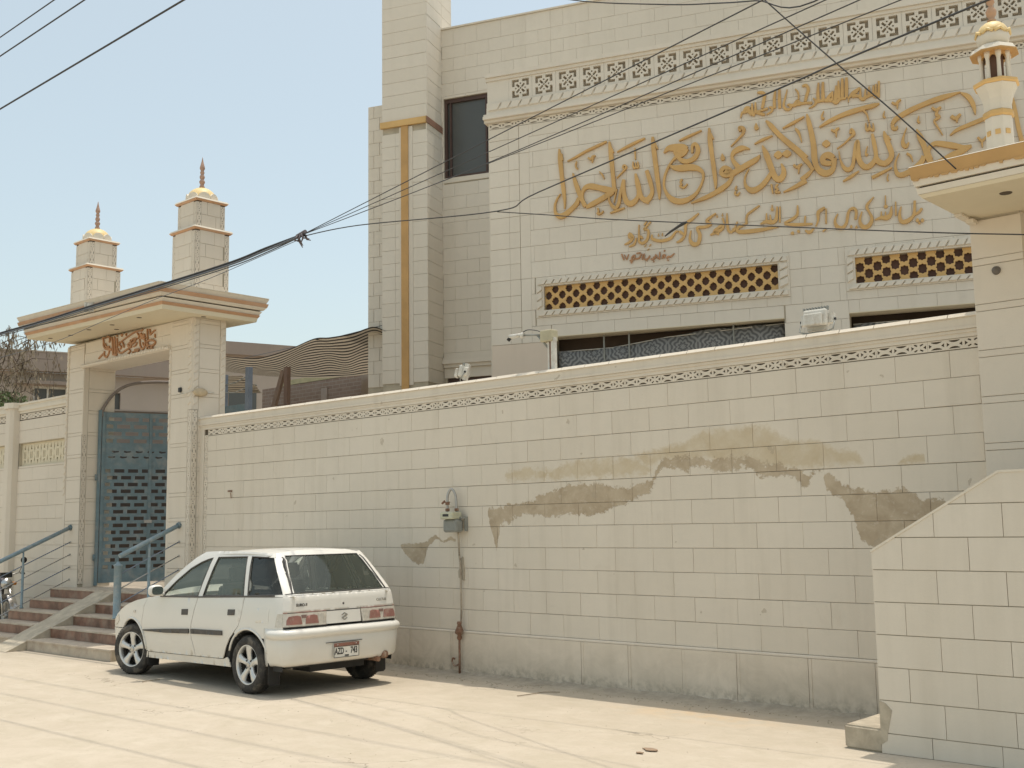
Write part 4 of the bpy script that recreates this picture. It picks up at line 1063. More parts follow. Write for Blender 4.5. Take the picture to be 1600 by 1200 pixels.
def tower(a, b, y0, y1, zb, zm, zt, top_in, root_name, label):
    tw = thing(root_name, label, 'tower', T((a+b)/2, (y0+y1)/2, zb))
    def tier(a, b, y0, y1, z0, z1, sd):
        mb = MB(); mb.box(a+.01, b-.01, y0+.01, y1-.01, z0, z1); o = part('tier', mb, M_MORTL, tw)
        nz = max(2, round((z1-z0)/.19)); zs = [z0+(z1-z0)*i/nz for i in range(nz+1)]
        for Fq, L in ((T(a, y0, 0), b-a), (T(b, y0, 0) @ RZ(90), y1-y0), (T(b, y1, 0) @ RZ(180), b-a), (T(a, y1, 0) @ RZ(-90), y1-y0)):
            mg = .085
            mb2 = MB(); mb2.box(.006, mg, .008, .012, z0, z1); mb2.box(L-mg, L-.006, .008, .012, z0, z1); part('band_shade_strip', mb2, M_DARKG, o, Fq)
            carved_band(o, Fq, z0+.02, z1-.02, .008, .075, M_GATE, L=.36, vertical=True)
            carved_band(o, Fq, z0+.02, z1-.02, L-.083, .075, M_GATE, L=.36, vertical=True)
            lay(o, Fq, mg, L-mg, zs, .30, M_GATE, offs=(.1, .6), seed=sd, gh=.004, gv=.003, d=.012)
    tier(a, b, y0, y1, zb, zm-.035, 31)
    def mould(a, b, y0, y1, z, w):
        mb = MB(); mb.frustum((a-w*.4, b+w*.4, y0-w*.4, y1+w*.4), z-.035, (a-w, b+w, y0-w, y1+w), z-.010)
        part('moulding', mb, M_ORANGE, tw)
        mb = MB(); mb.frustum((a-w-.004, b+w+.004, y0-w-.004, y1+w+.004), z-.009, (a-w+.01, b+w-.01, y0-w+.01, y1+w-.01), z+.018)
        part('moulding_cap', mb, M_TRIM, tw)
    mould(a, b, y0, y1, zm, .035)
    i = top_in
    tier(a+i, b-i, y0+i, y1-i, zm+.02, zt-.035, 37)
    mould(a+i, b-i, y0+i, y1-i, zt, .035)
    cx, cy = (a+b)/2, (y0+y1)/2; r = (b-a)/2-i+.0
    r = .235
    # scalloped drum, dome, spire
    mb = MB()
    for k in range(8):
        an = k*math.pi/4 + math.pi/8; px, py = cx+math.cos(an)*r*.97, cy+math.sin(an)*r*.97
        tx, ty = -math.sin(an), math.cos(an); hw = r*.36; pts = []
        for q in range(9):
            al = math.pi*q/8; pts.append((math.cos(al)*hw, math.sin(al)*.075+.035))
        pts = [(hw, 0)] + pts + [(-hw, 0)]
        vs = [(px+tx*u, py+ty*u, zt+.02+v) for u, v in pts] + [(px+tx*u-math.cos(an)*.05, py+ty*u-math.sin(an)*.05, zt+.02+v) for u, v in pts]
        n_ = len(pts); mb.add(vs, [tuple(range(n_)), tuple(range(n_, 2*n_))[::-1]] + [(j, j+n_, (j+1) % n_+n_, (j+1) % n_) for j in range(n_)])
    part('scalloped_drum', mb, M_TRIM, tw)
    mb = MB(); mb.lathe([(r*.93*math.cos(t*math.pi/2/9), zt+.055+.195*math.sin(t*math.pi/2/9)) for t in range(9)] + [(.035, zt+.252)], 24, T(cx, cy, 0)); part('dome', mb, M_YEL, tw)
    z = zt+.24
    prof = [(.042,0),(.05,.025),(.040,.045),(.030,.065),(.045,.085),(.052,.11),(.040,.13),(.028,.145),(.040,.16),(.046,.185),(.036,.21),(.026,.225),(.036,.24),(.040,.255),(.028,.275),(.030,.29),(.044,.31),(.046,.33),(.030,.38),(.016,.43),(.006,.48),(.001,.50)]
    mb = MB(); mb.lathe([(q*.85, z+h) for q, h in prof], 12, T(cx, cy, 0)); part('finial', mb, M_BRONZE, tw)
    return tw
TOWERS = [(-14.83, -14.21, 8.80, 9.39, 5.02, 6.06, 6.515, .05, 'portal_tower', 'right tiered tower with small golden dome on the gate canopy'),
          (-18.03, -17.45, 8.80, 9.39, 5.06, 6.04, 6.50, .05, 'portal_tower', 'farther tiered tower at the left end with golden dome on the gate canopy')]

# ================================================================ LEFT BOUNDARY WALL
lw = thing('boundary_wall', 'cream block wall left of the gate with a pierced lattice panel and a rounded pier', 'wall', T(-20.5, Y0, 0))
F = T(0, Y0, 0)
A, B_ = -30.5, -18.03
pier = (-20.42, -20.10)
lat = [(-20.08, -18.10), (-22.4, -20.44), (-24.4, -22.5)]
hs = [(a, b, 2.80, 3.20) for a, b in lat]
mb = MB(); wall_body(mb, A, B_, 0, 3.78, hs, .012, .20); part('wall_core', mb, M_MORTL, lw, F)
zs = [.05+.2257*i for i in range(16)]
zs = [z for z in zs if z < 3.6] + [3.62]
lay(lw, F, A, B_, zs, .62, M_GATE, holes=hs + [(pier[0], pier[1], 0, 4)], seed=41)
mb = MB(); mb.box(A, B_, .010, .014, 3.62, 3.76); part('band_shade_strip', mb, M_DARKG, lw, F)
carved_band(lw, F, -20.08, B_, 3.635, .10, M_GATE, L=.50); carved_band(lw, F, A, -20.44, 3.635, .10, M_GATE, L=.50)
mb = MB()
for z0, z1, y in ((3.745, 3.79, -.015), (3.79, 3.85, -.035), (3.85, 3.90, -.02)): mb.box(A, B_, y, .22, z0, z1)
part('coping_moulding', mb, M_TRIM, lw, F)
x = A
while x < B_-.05:
    mb = MB(); mb.box(x+.003, min(x+.31, B_)-.003, -.04, .23, 3.90, 3.935); part('coping_stone', mb, M_TRIM, lw, F); x += .31
mb = MB()
mb.prism([(pier[0], -.0), (pier[0]+.02, -.10), (pier[0]+.08, -.15), (pier[1]-.08, -.15), (pier[1]-.02, -.10), (pier[1], 0.0)], 0, 3.84, 'xy')
part('pier', mb, M_GATE, lw, F)
mb = MB(); mb.prism([(pier[0]-.02, .0), (pier[0], -.13), (pier[0]+.08, -.19), (pier[1]-.08, -.19), (pier[1], -.13), (pier[1]+.02, .0)], 3.842, 3.945, 'xy'); part('pier_cap', mb, M_TRIM, lw, F)
for a, b in lat:
    n = 8; p = (b-a)/n
    holes = []
    for k in range(n):
        cx = a+p*(k+.5)
        for s_ in (-1, 1):
            holes.append([(cx+s_*p*.10-.012, 2.93), (cx+s_*p*.10+.012, 2.93), (cx+s_*p*.10+.012, 3.05), (cx+s_*p*.10-.012, 3.05)])
        for zc, s_ in ((3.09, 1), (2.90, -1)):
            holes.append([(cx-.03, zc), (cx+.03, zc), (cx, zc+.08*s_)][::s_])
        if k < n-1:
            c2 = a+p*(k+1)
            holes.append([(c2-.018, 2.90), (c2, 2.84), (c2+.018, 2.90), (c2, 2.98)])
            holes.append([(c2-.018, 3.10), (c2, 3.02), (c2+.018, 3.10), (c2, 3.17)])
    mb = MB(); plate(mb, [(a, 2.80), (b, 2.80), (b, 3.20), (a, 3.20)], holes, .055, .085); part('lattice_panel', mb, M_CREAM, lw, F)
    mb = MB(); mb.box(a, b, .16, .19, 2.80, 3.20); part('lattice_backing', mb, M_DARKG, lw, F)

# ================================================================ STAIRS
st = thing('staircase', 'five red brown marble steps climbing to the blue gate with a cement ramp', 'stairs', T(-16, 7.9, 0))
RS = .147; TRD = .33; YN = 8.50
SX0, SX1 = -17.78, -14.35
RA, RB = -16.22, -15.66
for i in range(5):
    zt = RS*(5-i); yn = YN-TRD*i
    ya = 9.36 if i == 0 else yn+TRD+.02
    sx1 = SX1 if i == 0 else -13.35
    for a, b in ((SX0, RA), (RB, sx1)):
        mm = M_RISER if not (i == 4) else M_TREAD
        mb = MB(); mb.box(a, b, yn+.015, yn+.035, zt-RS+.002, zt-.022); part('riser', mb, mm, st)
        L = (b-a)/3
        for q in range(3):
            mb = MB(); mb.box(a+q*L+.002, a+(q+1)*L-.002, yn, ya, zt-.02, zt); part('tread', mb, M_TREAD, st)
    mb = MB(); mb.box(SX0+.01, sx1-.01, yn+.035, ya if i == 0 else yn+TRD+.034, 0, zt-.021); part('stair_core', mb, M_RAMP, st)
mb = MB(); mb.box(RA, RB, YN-.02, 9.36, .6, RS*5+.001); part('landing_slab', mb, M_TREAD, st)
mb = MB(); nn = 14
def rz(t): return .735*(1-t) + .02*math.sin(t*7)*(1-t)*.6
random.seed(2)
pts = [(8.52 - t*1.62, rz(t)+random.uniform(-.008, .008)) for t in [k/nn for k in range(nn+1)]]
poly = [(8.52, 0)] + pts + [(6.90, 0)]
mb.prism([(y, max(z, .004)) for y, z in poly], RA-.0, RB+.0, 'yz'); part('ramp', mb, M_RAMP, st)
# handrails
def rail(x, label, newel_y, posts, y_end, bars):
    h = thing('handrail', label, 'handrail', T(x, 8.0, 0))
    sl = (1.69-1.16)/(8.78-7.62)
    zr = lambda y: 1.69-(8.78-y)*sl
    mb = MB(); mb.tube([(x, 8.79, zr(8.79)), (x, y_end, zr(y_end))], .032, 10); part('rail', mb, M_BLUE2, h)
    mb = MB(); mb.tube([(x, 8.80, zr(8.79)+.003), (x, 8.765, zr(8.765)-.003)], .045, 10); part('wall_flange', mb, M_BLUE, h)
    for k in range(bars):
        dz = .24+.20*k
        mb = MB(); mb.tube([(x, 8.79, zr(8.79)-dz), (x, y_end+.02, zr(y_end)-dz)], .0085, 6); part('bar', mb, M_STEEL if k % 2 else M_BLUEP, h)
        mb = MB(); mb.tube([(x, 8.80, zr(8.79)-dz), (x, 8.785, zr(8.79)-dz)], .018, 8); part('bar_cap', mb, M_STEEL, h)
    for y in posts:
        step = max(0, min(4, int(math.ceil((YN-y)/TRD)))); zb = RS*(5-step)
        mb = MB(); mb.lathe([(.028, zb), (.03, zb+.02), (.021, zb+.03), (.021, zr(y)-.28), (.015, zr(y)-.15), (.012, zr(y)-.02)], 10, T(x, y, 0)); part('post', mb, M_BLUE2, h)
    if newel_y:
        y = newel_y; step = max(0, min(4, int(math.ceil((YN-y)/TRD)))); zb = RS*(5-step)
        mb = MB(); mb.lathe([(.062, zb), (.062, zb+.01), (.052, zb+.02), (.052, 1.14), (.06, 1.145), (.06, 1.165), (.03, 1.175), (.015, 1.205), (.0, 1.207)], 14, T(x, y, 0)); part('newel_post', mb, M_BLUE2, h)
    return h
rail(-17.72, 'blue tube handrail with thin bars left of the gate steps', None, [8.03, 7.2], 7.0, 4)
rail(-14.45, 'blue tube handrail with stout round newel post beside the car bonnet', 7.86, [8.33], 7.88, 3)

# ================================================================ BLUE GATE LEAF
th = 90-19.6
Fg = T(-17.41, 9.12, 0) @ RZ(th)
gl = thing('metal_gate', 'blue sheet metal gate leaf with brick shaped slots standing open', 'gate', Fg @ T(0, 0, .76))
W_, Z0g, Z1g = 1.50, .79, 3.58
fr = MB()
for x0, x1 in ((0, .05), (W_-.05, W_), (.76, .80)): fr.box(x0, x1, -.02, .02, Z0g, Z1g)
part('frame', fr, M_BLUE, gl, Fg)
mb = MB(); mb.box(-.06, -.012, -.03, .05, Z0g-.04, Z1g+.03); part('hinge_stile', mb, M_BLUE, gl, Fg)
# lower panel: dense rows, upper panel: larger brick slots
hsl = []
def rows(z0, z1, n, cw, hw, gap):
    hh = (z1-z0)/n
    for r_ in range(n):
        x = .07 + (0 if r_ % 2 else -cw*.5)
        while x < W_-.07:
            a, b = max(x+gap, .07), min(x+cw-gap, W_-.07)
            for lo, hi in ((.07, .75), (.81, W_-.07)):
                aa, bb = max(a, lo), min(b, hi)
                if bb-aa > .03: hsl.append([(aa, z0+hh*r_+hh*.30), (bb, z0+hh*r_+hh*.30), (bb, z0+hh*r_+hh*.82), (aa, z0+hh*r_+hh*.82)])
            x += cw
rows(.98, 2.66, 15, .22, .05, .030)
rows(3.04, 3.52, 4, .27, .06, .03)
# wavy decorative band
for r_ in range(2):
    for k in range(7):
        cx = .16+.19*k+(.06 if r_ else 0); z = 2.83+.09*r_
        if cx < W_-.12: hsl.append([(cx-.06, z), (cx-.02, z-.012), (cx+.05, z), (cx+.06, z+.022), (cx, z+.016), (cx-.05, z+.028)])
mb = MB(); plate(mb, [(.05, Z0g), (W_-.05, Z0g), (W_-.05, Z1g), (.05, Z1g)], hsl, -.006, .006); part('slotted_sheet', mb, M_BLUE, gl, Fg)
mb = MB(); pts = [(.0, 0, 3.50), (.0, 0, 3.62), (.06, 0, 3.74), (.16, 0, 3.88), (.30, 0, 4.0), (.50, 0, 4.08), (.8, 0, 4.12), (1.1, 0, 4.13), (1.5, 0, 4.16)]
mb.tube([p[:3] for p in catmull(pts, 4)], .026, 8); part('arch_bar', mb, M_BRONZE if False else simple('weathered_arch_bar', (.20, .17, .15), .6), gl, Fg)
for zz in (1.2, 2.5): 
    mb = MB(); mb.tube([(-.07, -.02, zz-.05), (-.07, -.02, zz+.05)], .022, 8); part('hinge', mb, M_BLUE, gl, Fg)
mb = MB(); mb.box(.70, .82, -.045, -.02, 1.75, 1.80); part('latch', mb, M_STEEL, gl, Fg)
for t_ in TOWERS: tower(*t_)
# ================================================================ GATE PORTAL (right)
g2 = thing('gate_portal', 'nearer cream portal at the right edge with ochre topped canopy', 'gateway', T(-2.6, 8.9, 0))
YF2 = 8.80
a, b = -3.085, -2.70
mb = MB(); mb.box(a+.01, b-.01, YF2+.012, 9.30, 0, 3.95); p2o = part('pillar', mb, M_MORTL, g2)
cz = [1.0]; z = 1.0
zl = []
for z in [1.05+.36*i for i in range(9)]: zl += [z, z+.055]
zl = [.0, .35, .40, .70, .74] + [z for z in zl if z < 3.94] + [3.945]
zl = sorted(zl)
lay(p2o, T(0, YF2, 0), a, b, zl, 1.0, M_GATE, offs=(0,), shift=a, seed=51)
mb = MB(); mb.box(b-.012, b, YF2+.02, 9.28, 0, 3.945); part('return_face', mb, M_GATE, p2o)
mb = MB(); mb.box(a, a+.012, YF2+.02, 8.94, 0, 3.945); part('return_face', mb, M_GATE, p2o)
mb = MB(); mb.box(b, -.2, 9.10, 9.3, 0, 3.94); part('back_wall', mb, M_GATE, g2)
mb = MB(); mb.box(-.7, -.2, YF2, 9.10, 0, 3.94); part('pillar', mb, M_GATE, g2)
# canopy
e2 = (-3.13, -.1, 7.93, 9.08)
def ex2(v): return (e2[0]-v, e2[1]+v, e2[2]-v, e2[3]+v)
mb = MB(); mb.frustum(ex2(-.02), 3.950, ex2(0), 3.975); c2 = part('canopy', mb, M_CREAM, g2)
ring('cornice', ex2(.004), 3.977, ex2(.012), 4.020, M_TRIM, c2)
ring('groove', ex2(-.012), 4.022, ex2(-.012), 4.034, M_DARKG, c2)
ring('cornice', ex2(.02), 4.036, ex2(.03), 4.085, M_TRIM, c2)
# ochre band with ragged painted lower edge
ring('painted_band', ex2(.034), 4.087, ex2(.045), 4.178, M_OCHRE, c2)
mb = MB(); random.seed(12)
x = e2[0]-.03
while x < e2[1]:
    w_ = random.uniform(.03, .09); h_ = random.uniform(.004, .022)
    mb.prism([(x, 4.0865), (x+w_, 4.0865), (x+w_*.8, 4.0865-h_), (x+w_*.25, 4.0865-h_*.8)], e2[2]-.040, e2[2]-.032); x += w_
part('paint_drips', mb, M_OCHRE, c2, kind='stuff')
ring('cornice', ex2(.046), 4.180, ex2(.040), 4.186, M_TRIM, c2)
for dx, dy in ((-2.62, 8.25), (-1.9, 8.4)):
    mb = MB(); mb.lathe([(.0, 3.944), (.04, 3.944), (.045, 3.95)], 12, T(dx, dy, 0)); part('recessed_lamp', mb, M_DARKG, c2)
mb = MB(); mb.box(-3.11, -3.05, 8.55, 8.79, 3.93, 3.948); mb.box(-3.08, -3.02, 8.70, 8.79, 3.90, 3.93); part('corner_bracket', mb, M_TRIM, c2)
# round bell on pillar
bl = thing('wall_lamp_socket', 'round grey socket on the right portal pillar', 'fixture', T(-2.905, YF2, 3.515))
mb = MB(); mb.lathe([(.0, .035), (.012, .034), (.02, .02), (.030, .018), (.034, .0)], 18, T(-2.905, YF2-.002, 3.512) @ RX(90)); part('socket', mb, simple('grey_socket', (.16, .14, .12), .5), bl)
# minaret
mi = thing('small_minaret', 'little octagonal minaret with arched openings on the right portal canopy', 'minaret', T(-2.68, 8.4, 4.19))
MC = T(-2.68, 8.4, 0); A8 = math.pi/8
def oct(name, prof, m, n=8): mb = MB(); mb.lathe(prof, n, MC, False, a0=A8+.2); return part(name, mb, m, mi)
oct('base', [(.098, 4.187), (.098, 4.56)], M_TRIM)
oct('painted_band', [(.100, 4.562), (.112, 4.575), (.112, 4.60), (.100, 4.612)], M_GOLD)
oct('flared_cup', [(.098, 4.614), (.10, 4.66), (.108, 4.70), (.125, 4.75), (.150, 4.80)], M_TRIM)
oct('painted_rim', [(.152, 4.802), (.165, 4.812), (.165, 4.832), (.13, 4.845)], M_GOLD)
oct('core', [(.062, 4.846), (.062, 5.06)], simple('shaded_niche', (.16, .09, .06), .8))
for k in range(8):
    an = A8+.2+k*math.pi/4
    mb = MB(); mb.lathe([(.018, 4.846), (.016, 4.86), (.014, 5.0), (.022, 5.03), (.024, 5.06)], 8, MC @ T(math.cos(an)*.098, math.sin(an)*.098, 0)); part('column', mb, M_TRIM, mi)
    a2 = an+math.pi/8; rr = .098*math.cos(math.pi/8); hw = .098*math.sin(math.pi/8)
    pts = [(-hw, 4.846), (-hw, 5.06), (hw, 5.06), (hw, 4.846), (hw-.010, 4.846), (hw-.010, 4.98)] + [((hw-.010)*math.cos(t*math.pi/6), 4.98+.055*math.sin(t*math.pi/6)) for t in range(1, 6)] + [(-hw+.010, 4.98), (-hw+.010, 4.846)]
    Mk = MC @ Matrix.Rotation(a2, 4, 'Z') @ T(rr, 0, 0) @ RZ(90)
    mb = MB(); mb.prism(pts, -.008, .008, 'xz'); part('arch', mb, M_GOLD if k % 1 == 1 else M_OCHRE, mi, Mk)
oct('eave', [(.10, 5.062), (.172, 5.06), (.150, 5.10), (.10, 5.125)], M_TRIM)
oct('painted_eave_edge', [(.150, 5.056), (.176, 5.052), (.176, 5.062), (.15, 5.064)], M_OCHRE)
mb = MB(); mb.lathe([(.085, 5.12), (.110, 5.15), (.118, 5.185), (.112, 5.215)], 24, MC); part('drum', mb, M_TRIM, mi)
mb = MB()
for k in range(8):
    an = k*math.pi/4; mb.tube([(math.cos(an-.35)*.118-2.68, math.sin(an-.35)*.118+8.4, 5.205), (math.cos(an)*.120-2.68, math.sin(an)*.120+8.4, 5.23), (math.cos(an+.35)*.118-2.68, math.sin(an+.35)*.118+8.4, 5.205)], .012, 6)
part('petal_rim', mb, M_YEL, mi)
mb = MB(); mb.lathe([(.112, 5.21), (.108, 5.24), (.090, 5.275), (.060, 5.30), (.03, 5.315), (.022, 5.32)], 24, MC); part('dome', mb, M_YEL, mi)
mb = MB(); mb.lathe([(.03, 5.318), (.034, 5.33), (.018, 5.345), (.034, 5.37), (.040, 5.40), (.024, 5.43), (.014, 5.445), (.030, 5.47), (.024, 5.50), (.010, 5.54), (.002, 5.58)], 12, MC); part('finial', mb, M_ORANGE, mi)
for z in (4.28, 4.44):
    for an in (-2.356,):
        for dk in (-math.pi/4, 0, math.pi/4):
            a2 = A8+.2+math.pi/8 + math.pi + math.pi/4 + dk
            Mk = MC @ Matrix.Rotation(a2, 4, 'Z') @ T(.098*math.cos(math.pi/8)+.001, 0, z) @ RZ(90)
            mb = MB(); mb.box(-.018, .018, -.006, .004, -.018, .018); part('square_boss', mb, M_GOLD, mi, Mk)

# ================================================================ STAIR SIDE WALL (right)
sw = thing('stair_side_wall', 'nearest cream block wall with sloping top at the lower right corner', 'wall', T(-2.6, 7.7, 0))
YS = 7.70
xl, xk, zl0, zk = -3.54, -2.622, 1.392, 1.922
sl = (zk-zl0)/(xk-xl)
top = [(-sl, 1, zl0 - sl*xl)]       # z - sl*x <= c
lim = [(-sl, 1, zl0-sl*xl-.004), (0, 1, zk-.004)]
core = clip_poly([(xl, 0), (.4, 0), (.4, 2.3), (xl, 2.3)], [(-sl, 1, zl0-sl*xl), (0, 1, zk)])
mb = MB(); mb.prism([(x+.003 if x == xl else x, z-.004 if z > 0 else 0) for x, z in core], YS+.010, YS+.15); part('wall_core', mb, M_MORTL, sw)
zc = [.0, .14, .364, .590, .815, 1.041, 1.266, 1.492, 1.717, 1.95]
bw = .462; random.seed(8)
for i in range(len(zc)-1):
    x = xl - (.0 if i % 2 else .235); 
    if i == 0: x = xl-.1
    while x < .4:
        a, b = max(x, xl), min(x+bw, .4); x += bw
        if b-a < .02: continue
        q = clip_poly([(a+.002, zc[i]+.003), (b-.002, zc[i]+.003), (b-.002, zc[i+1]-.003), (a+.002, zc[i+1]-.003)], lim)
        if len(q) < 3: continue
        mb = MB(); mb.prism(q, YS + random.uniform(-.0015, .0015), YS+.02); part('block', mb, M_SIDE, sw)
# thin bright coping strip
cp_ = [(xl-.004, zl0-.006), (xk, zk-.004), (.4, zk-.004), (.4, zk+.012), (xk-.003, zk+.012), (xl-.004, zl0+.012)]
mb = MB(); mb.prism(cp_, YS-.006, YS+.16); part('coping', mb, M_TRIM, sw)
mb = MB(); mb.prism([(xl, .06), (xl+.045, .09), (xl+.055, .16), (xl+.09, .30), (xl+.05, .34), (xl+.03, .35), (xl, .36)], YS-.004, YS+.0); part('broken_render_patch', mb, M_RAMP, sw)
ft = thing('stair_steps', 'cream treads climbing behind the nearest side wall', 'stairs', T(-2.9, 8.3, 0))
for i in range(9):
    x0 = -3.20+.13*i; 
    mb = MB(); mb.box(x0, .3, YS+.152, 8.79, .17+.12*i, .17+.12*(i+1)-.002); part('tread', mb, M_TREAD, ft)
sb = thing('concrete_step', 'low rough concrete step at the foot of the nearest stair wall', 'step', T(-3.6, 8.1, 0))
me = MB(); me.prism([(-3.83, 7.73), (-3.555, 7.70), (-3.545, 7.70), (-3.2, 7.86), (-3.2, 8.70), (-3.83, 8.70)], 0, .165, 'xy')
mm = me.mesh('step', M_RAMP); bm = bmesh.new(); bm.from_mesh(mm); bmesh.ops.bevel(bm, geom=list(bm.edges), offset=.014, segments=3, affect='EDGES'); bm.to_mesh(mm); bm.free()
put('step_block', mm, sb)

# ================================================================ MOSQUE BUILDING
FB = T(-10.85, 11.57, 0) @ RZ(20.776)
mo = thing('mosque_building', 'large cream mosque building with ochre calligraphy rising behind the wall', 'building', FB)
# --- front bay
U1 = 9.0
open1 = (.913, 4.12, 2.3, 4.232); open2 = (4.931, 8.1, 2.3, 4.232)
gr1 = (.807, 4.065, 4.622, 4.966); gr2 = (5.035, 8.25, 4.610, 4.950)
bay = MB(); wall_body(bay, 0, U1, .7, 7.80, [open1, open2, gr1, gr2], .012, .30)
bay.box(0.0, .25, .30, 2.84, .7, 7.8); bay.box(0.25, U1, .30, 2.84, 7.55, 7.78); bay.box(U1-.2, U1, .30, 2.84, .7, 7.54)
bo = part('front_bay', bay, M_MORTL, mo, FB)
mb = MB(); mb.box(0, .02, .02, 2.84, .7, 7.8); part('side_render', mb, M_BLDG, bo, FB @ T(-.021, 0, 0))
zs = [4.405+.2325*i for i in range(13)] + [7.38]
fr1 = (.69, 4.215, 4.52, 5.075); fr2 = (4.915, 8.4, 4.52, 5.075)
lay(bo, FB, 0, U1-.1, [3.24+.2325*i for i in range(5)] + zs[:], .462, M_BLDG, holes=[open1, open2, fr1, fr2, (.0, .913, 3.0, 4.17), (.0, .62, 4.17, 7.38)], seed=61, shift=-.02, gh=.0036, gv=.0018)
# quoin margin: alternating raised stones and a vertical joint
lay(bo, FB, 0, .30, [4.172+.2325*i for i in range(14)] + [7.38], .6, M_BLDG, offs=(0,), seed=62, gh=.0042)
lay(bo, FB, .30, .46, [4.172+.2325*i for i in range(14)] + [7.38], .6, M_BLDG, offs=(0,), seed=63, shift=.2, gh=.0042)
lay(bo, FB, .465, .62, [4.172+.465*i for i in range(7)] + [7.38], .6, M_BLDG, offs=(0,), seed=64, shift=.2, gh=.004)
mb = MB(); mb.box(0.002, .911, -.004, .02, 2.3, 4.168); part('dado_render', mb, M_PINK, bo, FB)
mb = MB(); mb.box(.915, 4.118, -.004, .02, .9, 2.298); part('dado_render', mb, M_PINK, bo, FB)
# reveals
for o_, nm in ((open1, 1), (open2, 2)):
    mb = MB(); mb.box(o_[0]-.002, o_[1]+.002, -.006, .30, o_[3]-.0005, o_[3]+.0105); part('opening_soffit', mb, M_CREAM, bo, FB)
# rope frames and pierced star grilles
def star(cx, cz, r):
    pts = []
    for k in range(16):
        an = k*math.pi/8 + math.pi/8*0; rr = r if k % 2 == 0 else r*.80
        pts.append((cx+rr*math.cos(an), cz+rr*math.sin(an)))
    return pts
for gi, (g_, f_) in enumerate(((gr1, fr1), (gr2, fr2))):
    mb = MB()
    for (a, b, c, d) in ((f_[0], f_[1], g_[3], f_[3]), (f_[0], f_[1], f_[2], g_[2]), (f_[0], g_[0], g_[2], g_[3]), (g_[1], f_[1], g_[2], g_[3])):
        mb.box(a, b, -.012, .012, c, d)
    fo = part('grille_frame', mb, M_BLDG, bo, FB)
    mb = MB()
    rope(mb, f_[0]+.02, f_[1]-.02, g_[3]+.018, f_[3]-.018, -.012, .107, .05, .03)
    rope(mb, f_[0]+.02, f_[1]-.02, f_[2]+.014, g_[2]-.018, -.012, .107, .05, .03)
    rope(mb, f_[0]+.018, g_[0]-.018, g_[2], g_[3], -.012, .10, .05, .03, True)
    rope(mb, g_[1]+.018, f_[1]-.018, g_[2], g_[3], -.012, .10, .05, .03, True)
    part('rope_moulding', mb, M_BLDG, fo, FB)
    # checkerboard of eight-point stars: build a repeating tile
    H = g_[3]-g_[2]; p = H/4*1.0; px_ = .1015
    n = int((g_[1]-g_[0])/(2*px_)); L = (g_[1]-g_[0])/n; px_ = L/2
    holes = []
    for r_ in range(4):
        for c_ in range(2):
            if (r_ + c_) % 2 == 0: holes.append(star(px_*(c_+.5), p*(r_+.5), px_*.58))
    # stars taller than wide are squashed to the row height
    hh = [[(x, p*(int(z/p)+.5) + (z-p*(int(z/p)+.5))*min(1, p/px_)) for x, z in h] for h in holes]
    mbt = MB(); plate(mbt, [(0, 0), (L, 0), (L, H), (0, H)], hh, 0, .03)
    tile = mbt.mesh('star_tile', M_GOLD, False)
    for k in range(n): put('star_tile', tile, bo, FB @ T(g_[0]+k*L, .05, g_[2]))
    mb = MB(); mb.box(g_[0], g_[1], .11, .13, g_[2], g_[3]); part('grille_backing', mb, simple('brown_void_shade', (.15, .09, .07), .9), bo, FB)  # brown sheet painted as the shade behind the pierced stars
# band, cornice, rope and frieze
mb = MB(); mb.box(0, U1, .008, .012, 7.38, 7.50); part('band_shade_strip', mb, M_DARKG, bo, FB)
carved_band(bo, FB, 0.0, U1-.1, 7.385, .085, M_BLDG, L=.60)
for z0, z1, y in ((7.475, 7.515, -.05), (7.515, 7.56, -.10), (7.56, 7.60, -.07), (7.60, 7.63, -.05), (7.63, 7.70, -.045), (7.70, 7.78, -.035)):
    mb = MB(); mb.box(-.06 if z1 < 7.61 else -.02, U1, y, .3, z0, z1-.002); part('cornice', mb, M_BLDG, bo, FB)
mb = MB(); rope(mb, .0, U1-.2, 7.645, 7.76, -.045, .16, .06, .022); part('rope_moulding', mb, M_BLDG, bo, FB)
# frieze cell plate with carved corners and lattice
def frieze_cell():
    S = .265; w, h = .363, .335; ox, oz = (w-S)/2, (h-.275)/2; S2 = .275
    hl = []
    a = .042; L1 = .108
    for sx in (0, 1):
        for sz in (0, 1):
            def m_(x, z): return (ox + (x if not sx else S-x), oz + (z if not sz else S2-z))
            hl.append([m_(0, 0), m_(L1, 0), m_(L1, a), m_(a, a), m_(a, L1), m_(0, L1)])
    cx, cz = ox+S/2, oz+S2/2
    q = .013
    def dia(x, z, r): return [(x-r, z), (x, z-r), (x+r, z), (x, z+r)]
    hl.append(dia(cx, cz, .018))
    for sx, sz in ((1, 0), (-1, 0), (0, 1), (0, -1)): hl.append(dia(cx+sx*.072, cz+sz*.072, .016))
    for sx in (1, -1):
        for sz in (1, -1):
            x, z = cx+sx*.040, cz+sz*.040; d1 = (sx*.023, sz*.023); d2 = (-sz*.011*1, sx*.011*1)
            hl.append([(x-d1[0]-d2[0], z-d1[1]-d2[1]), (x+d1[0]-d2[0], z+d1[1]-d2[1]), (x+d1[0]+d2[0], z+d1[1]+d2[1]), (x-d1[0]+d2[0], z-d1[1]+d2[1])])
    mb = MB(); plate(mb, [(0, 0), (w-.003, 0), (w-.003, h), (0, h)], hl, 0, .05)
    return mb.mesh('frieze_tile', M_BLDG, False)
fc = frieze_cell(); n = 24
mb = MB(); mb.box(-.02, U1, .045, .30, 7.78, 8.115); part('parapet_core', mb, simple('frieze_recess_shade', (.34, .29, .225), .9), bo, FB)  # darker core colour paints shade into the carved recesses
for k in range(n): put('frieze_tile', fc, bo, FB @ T(.322+.3635*k, -.004, 7.78))
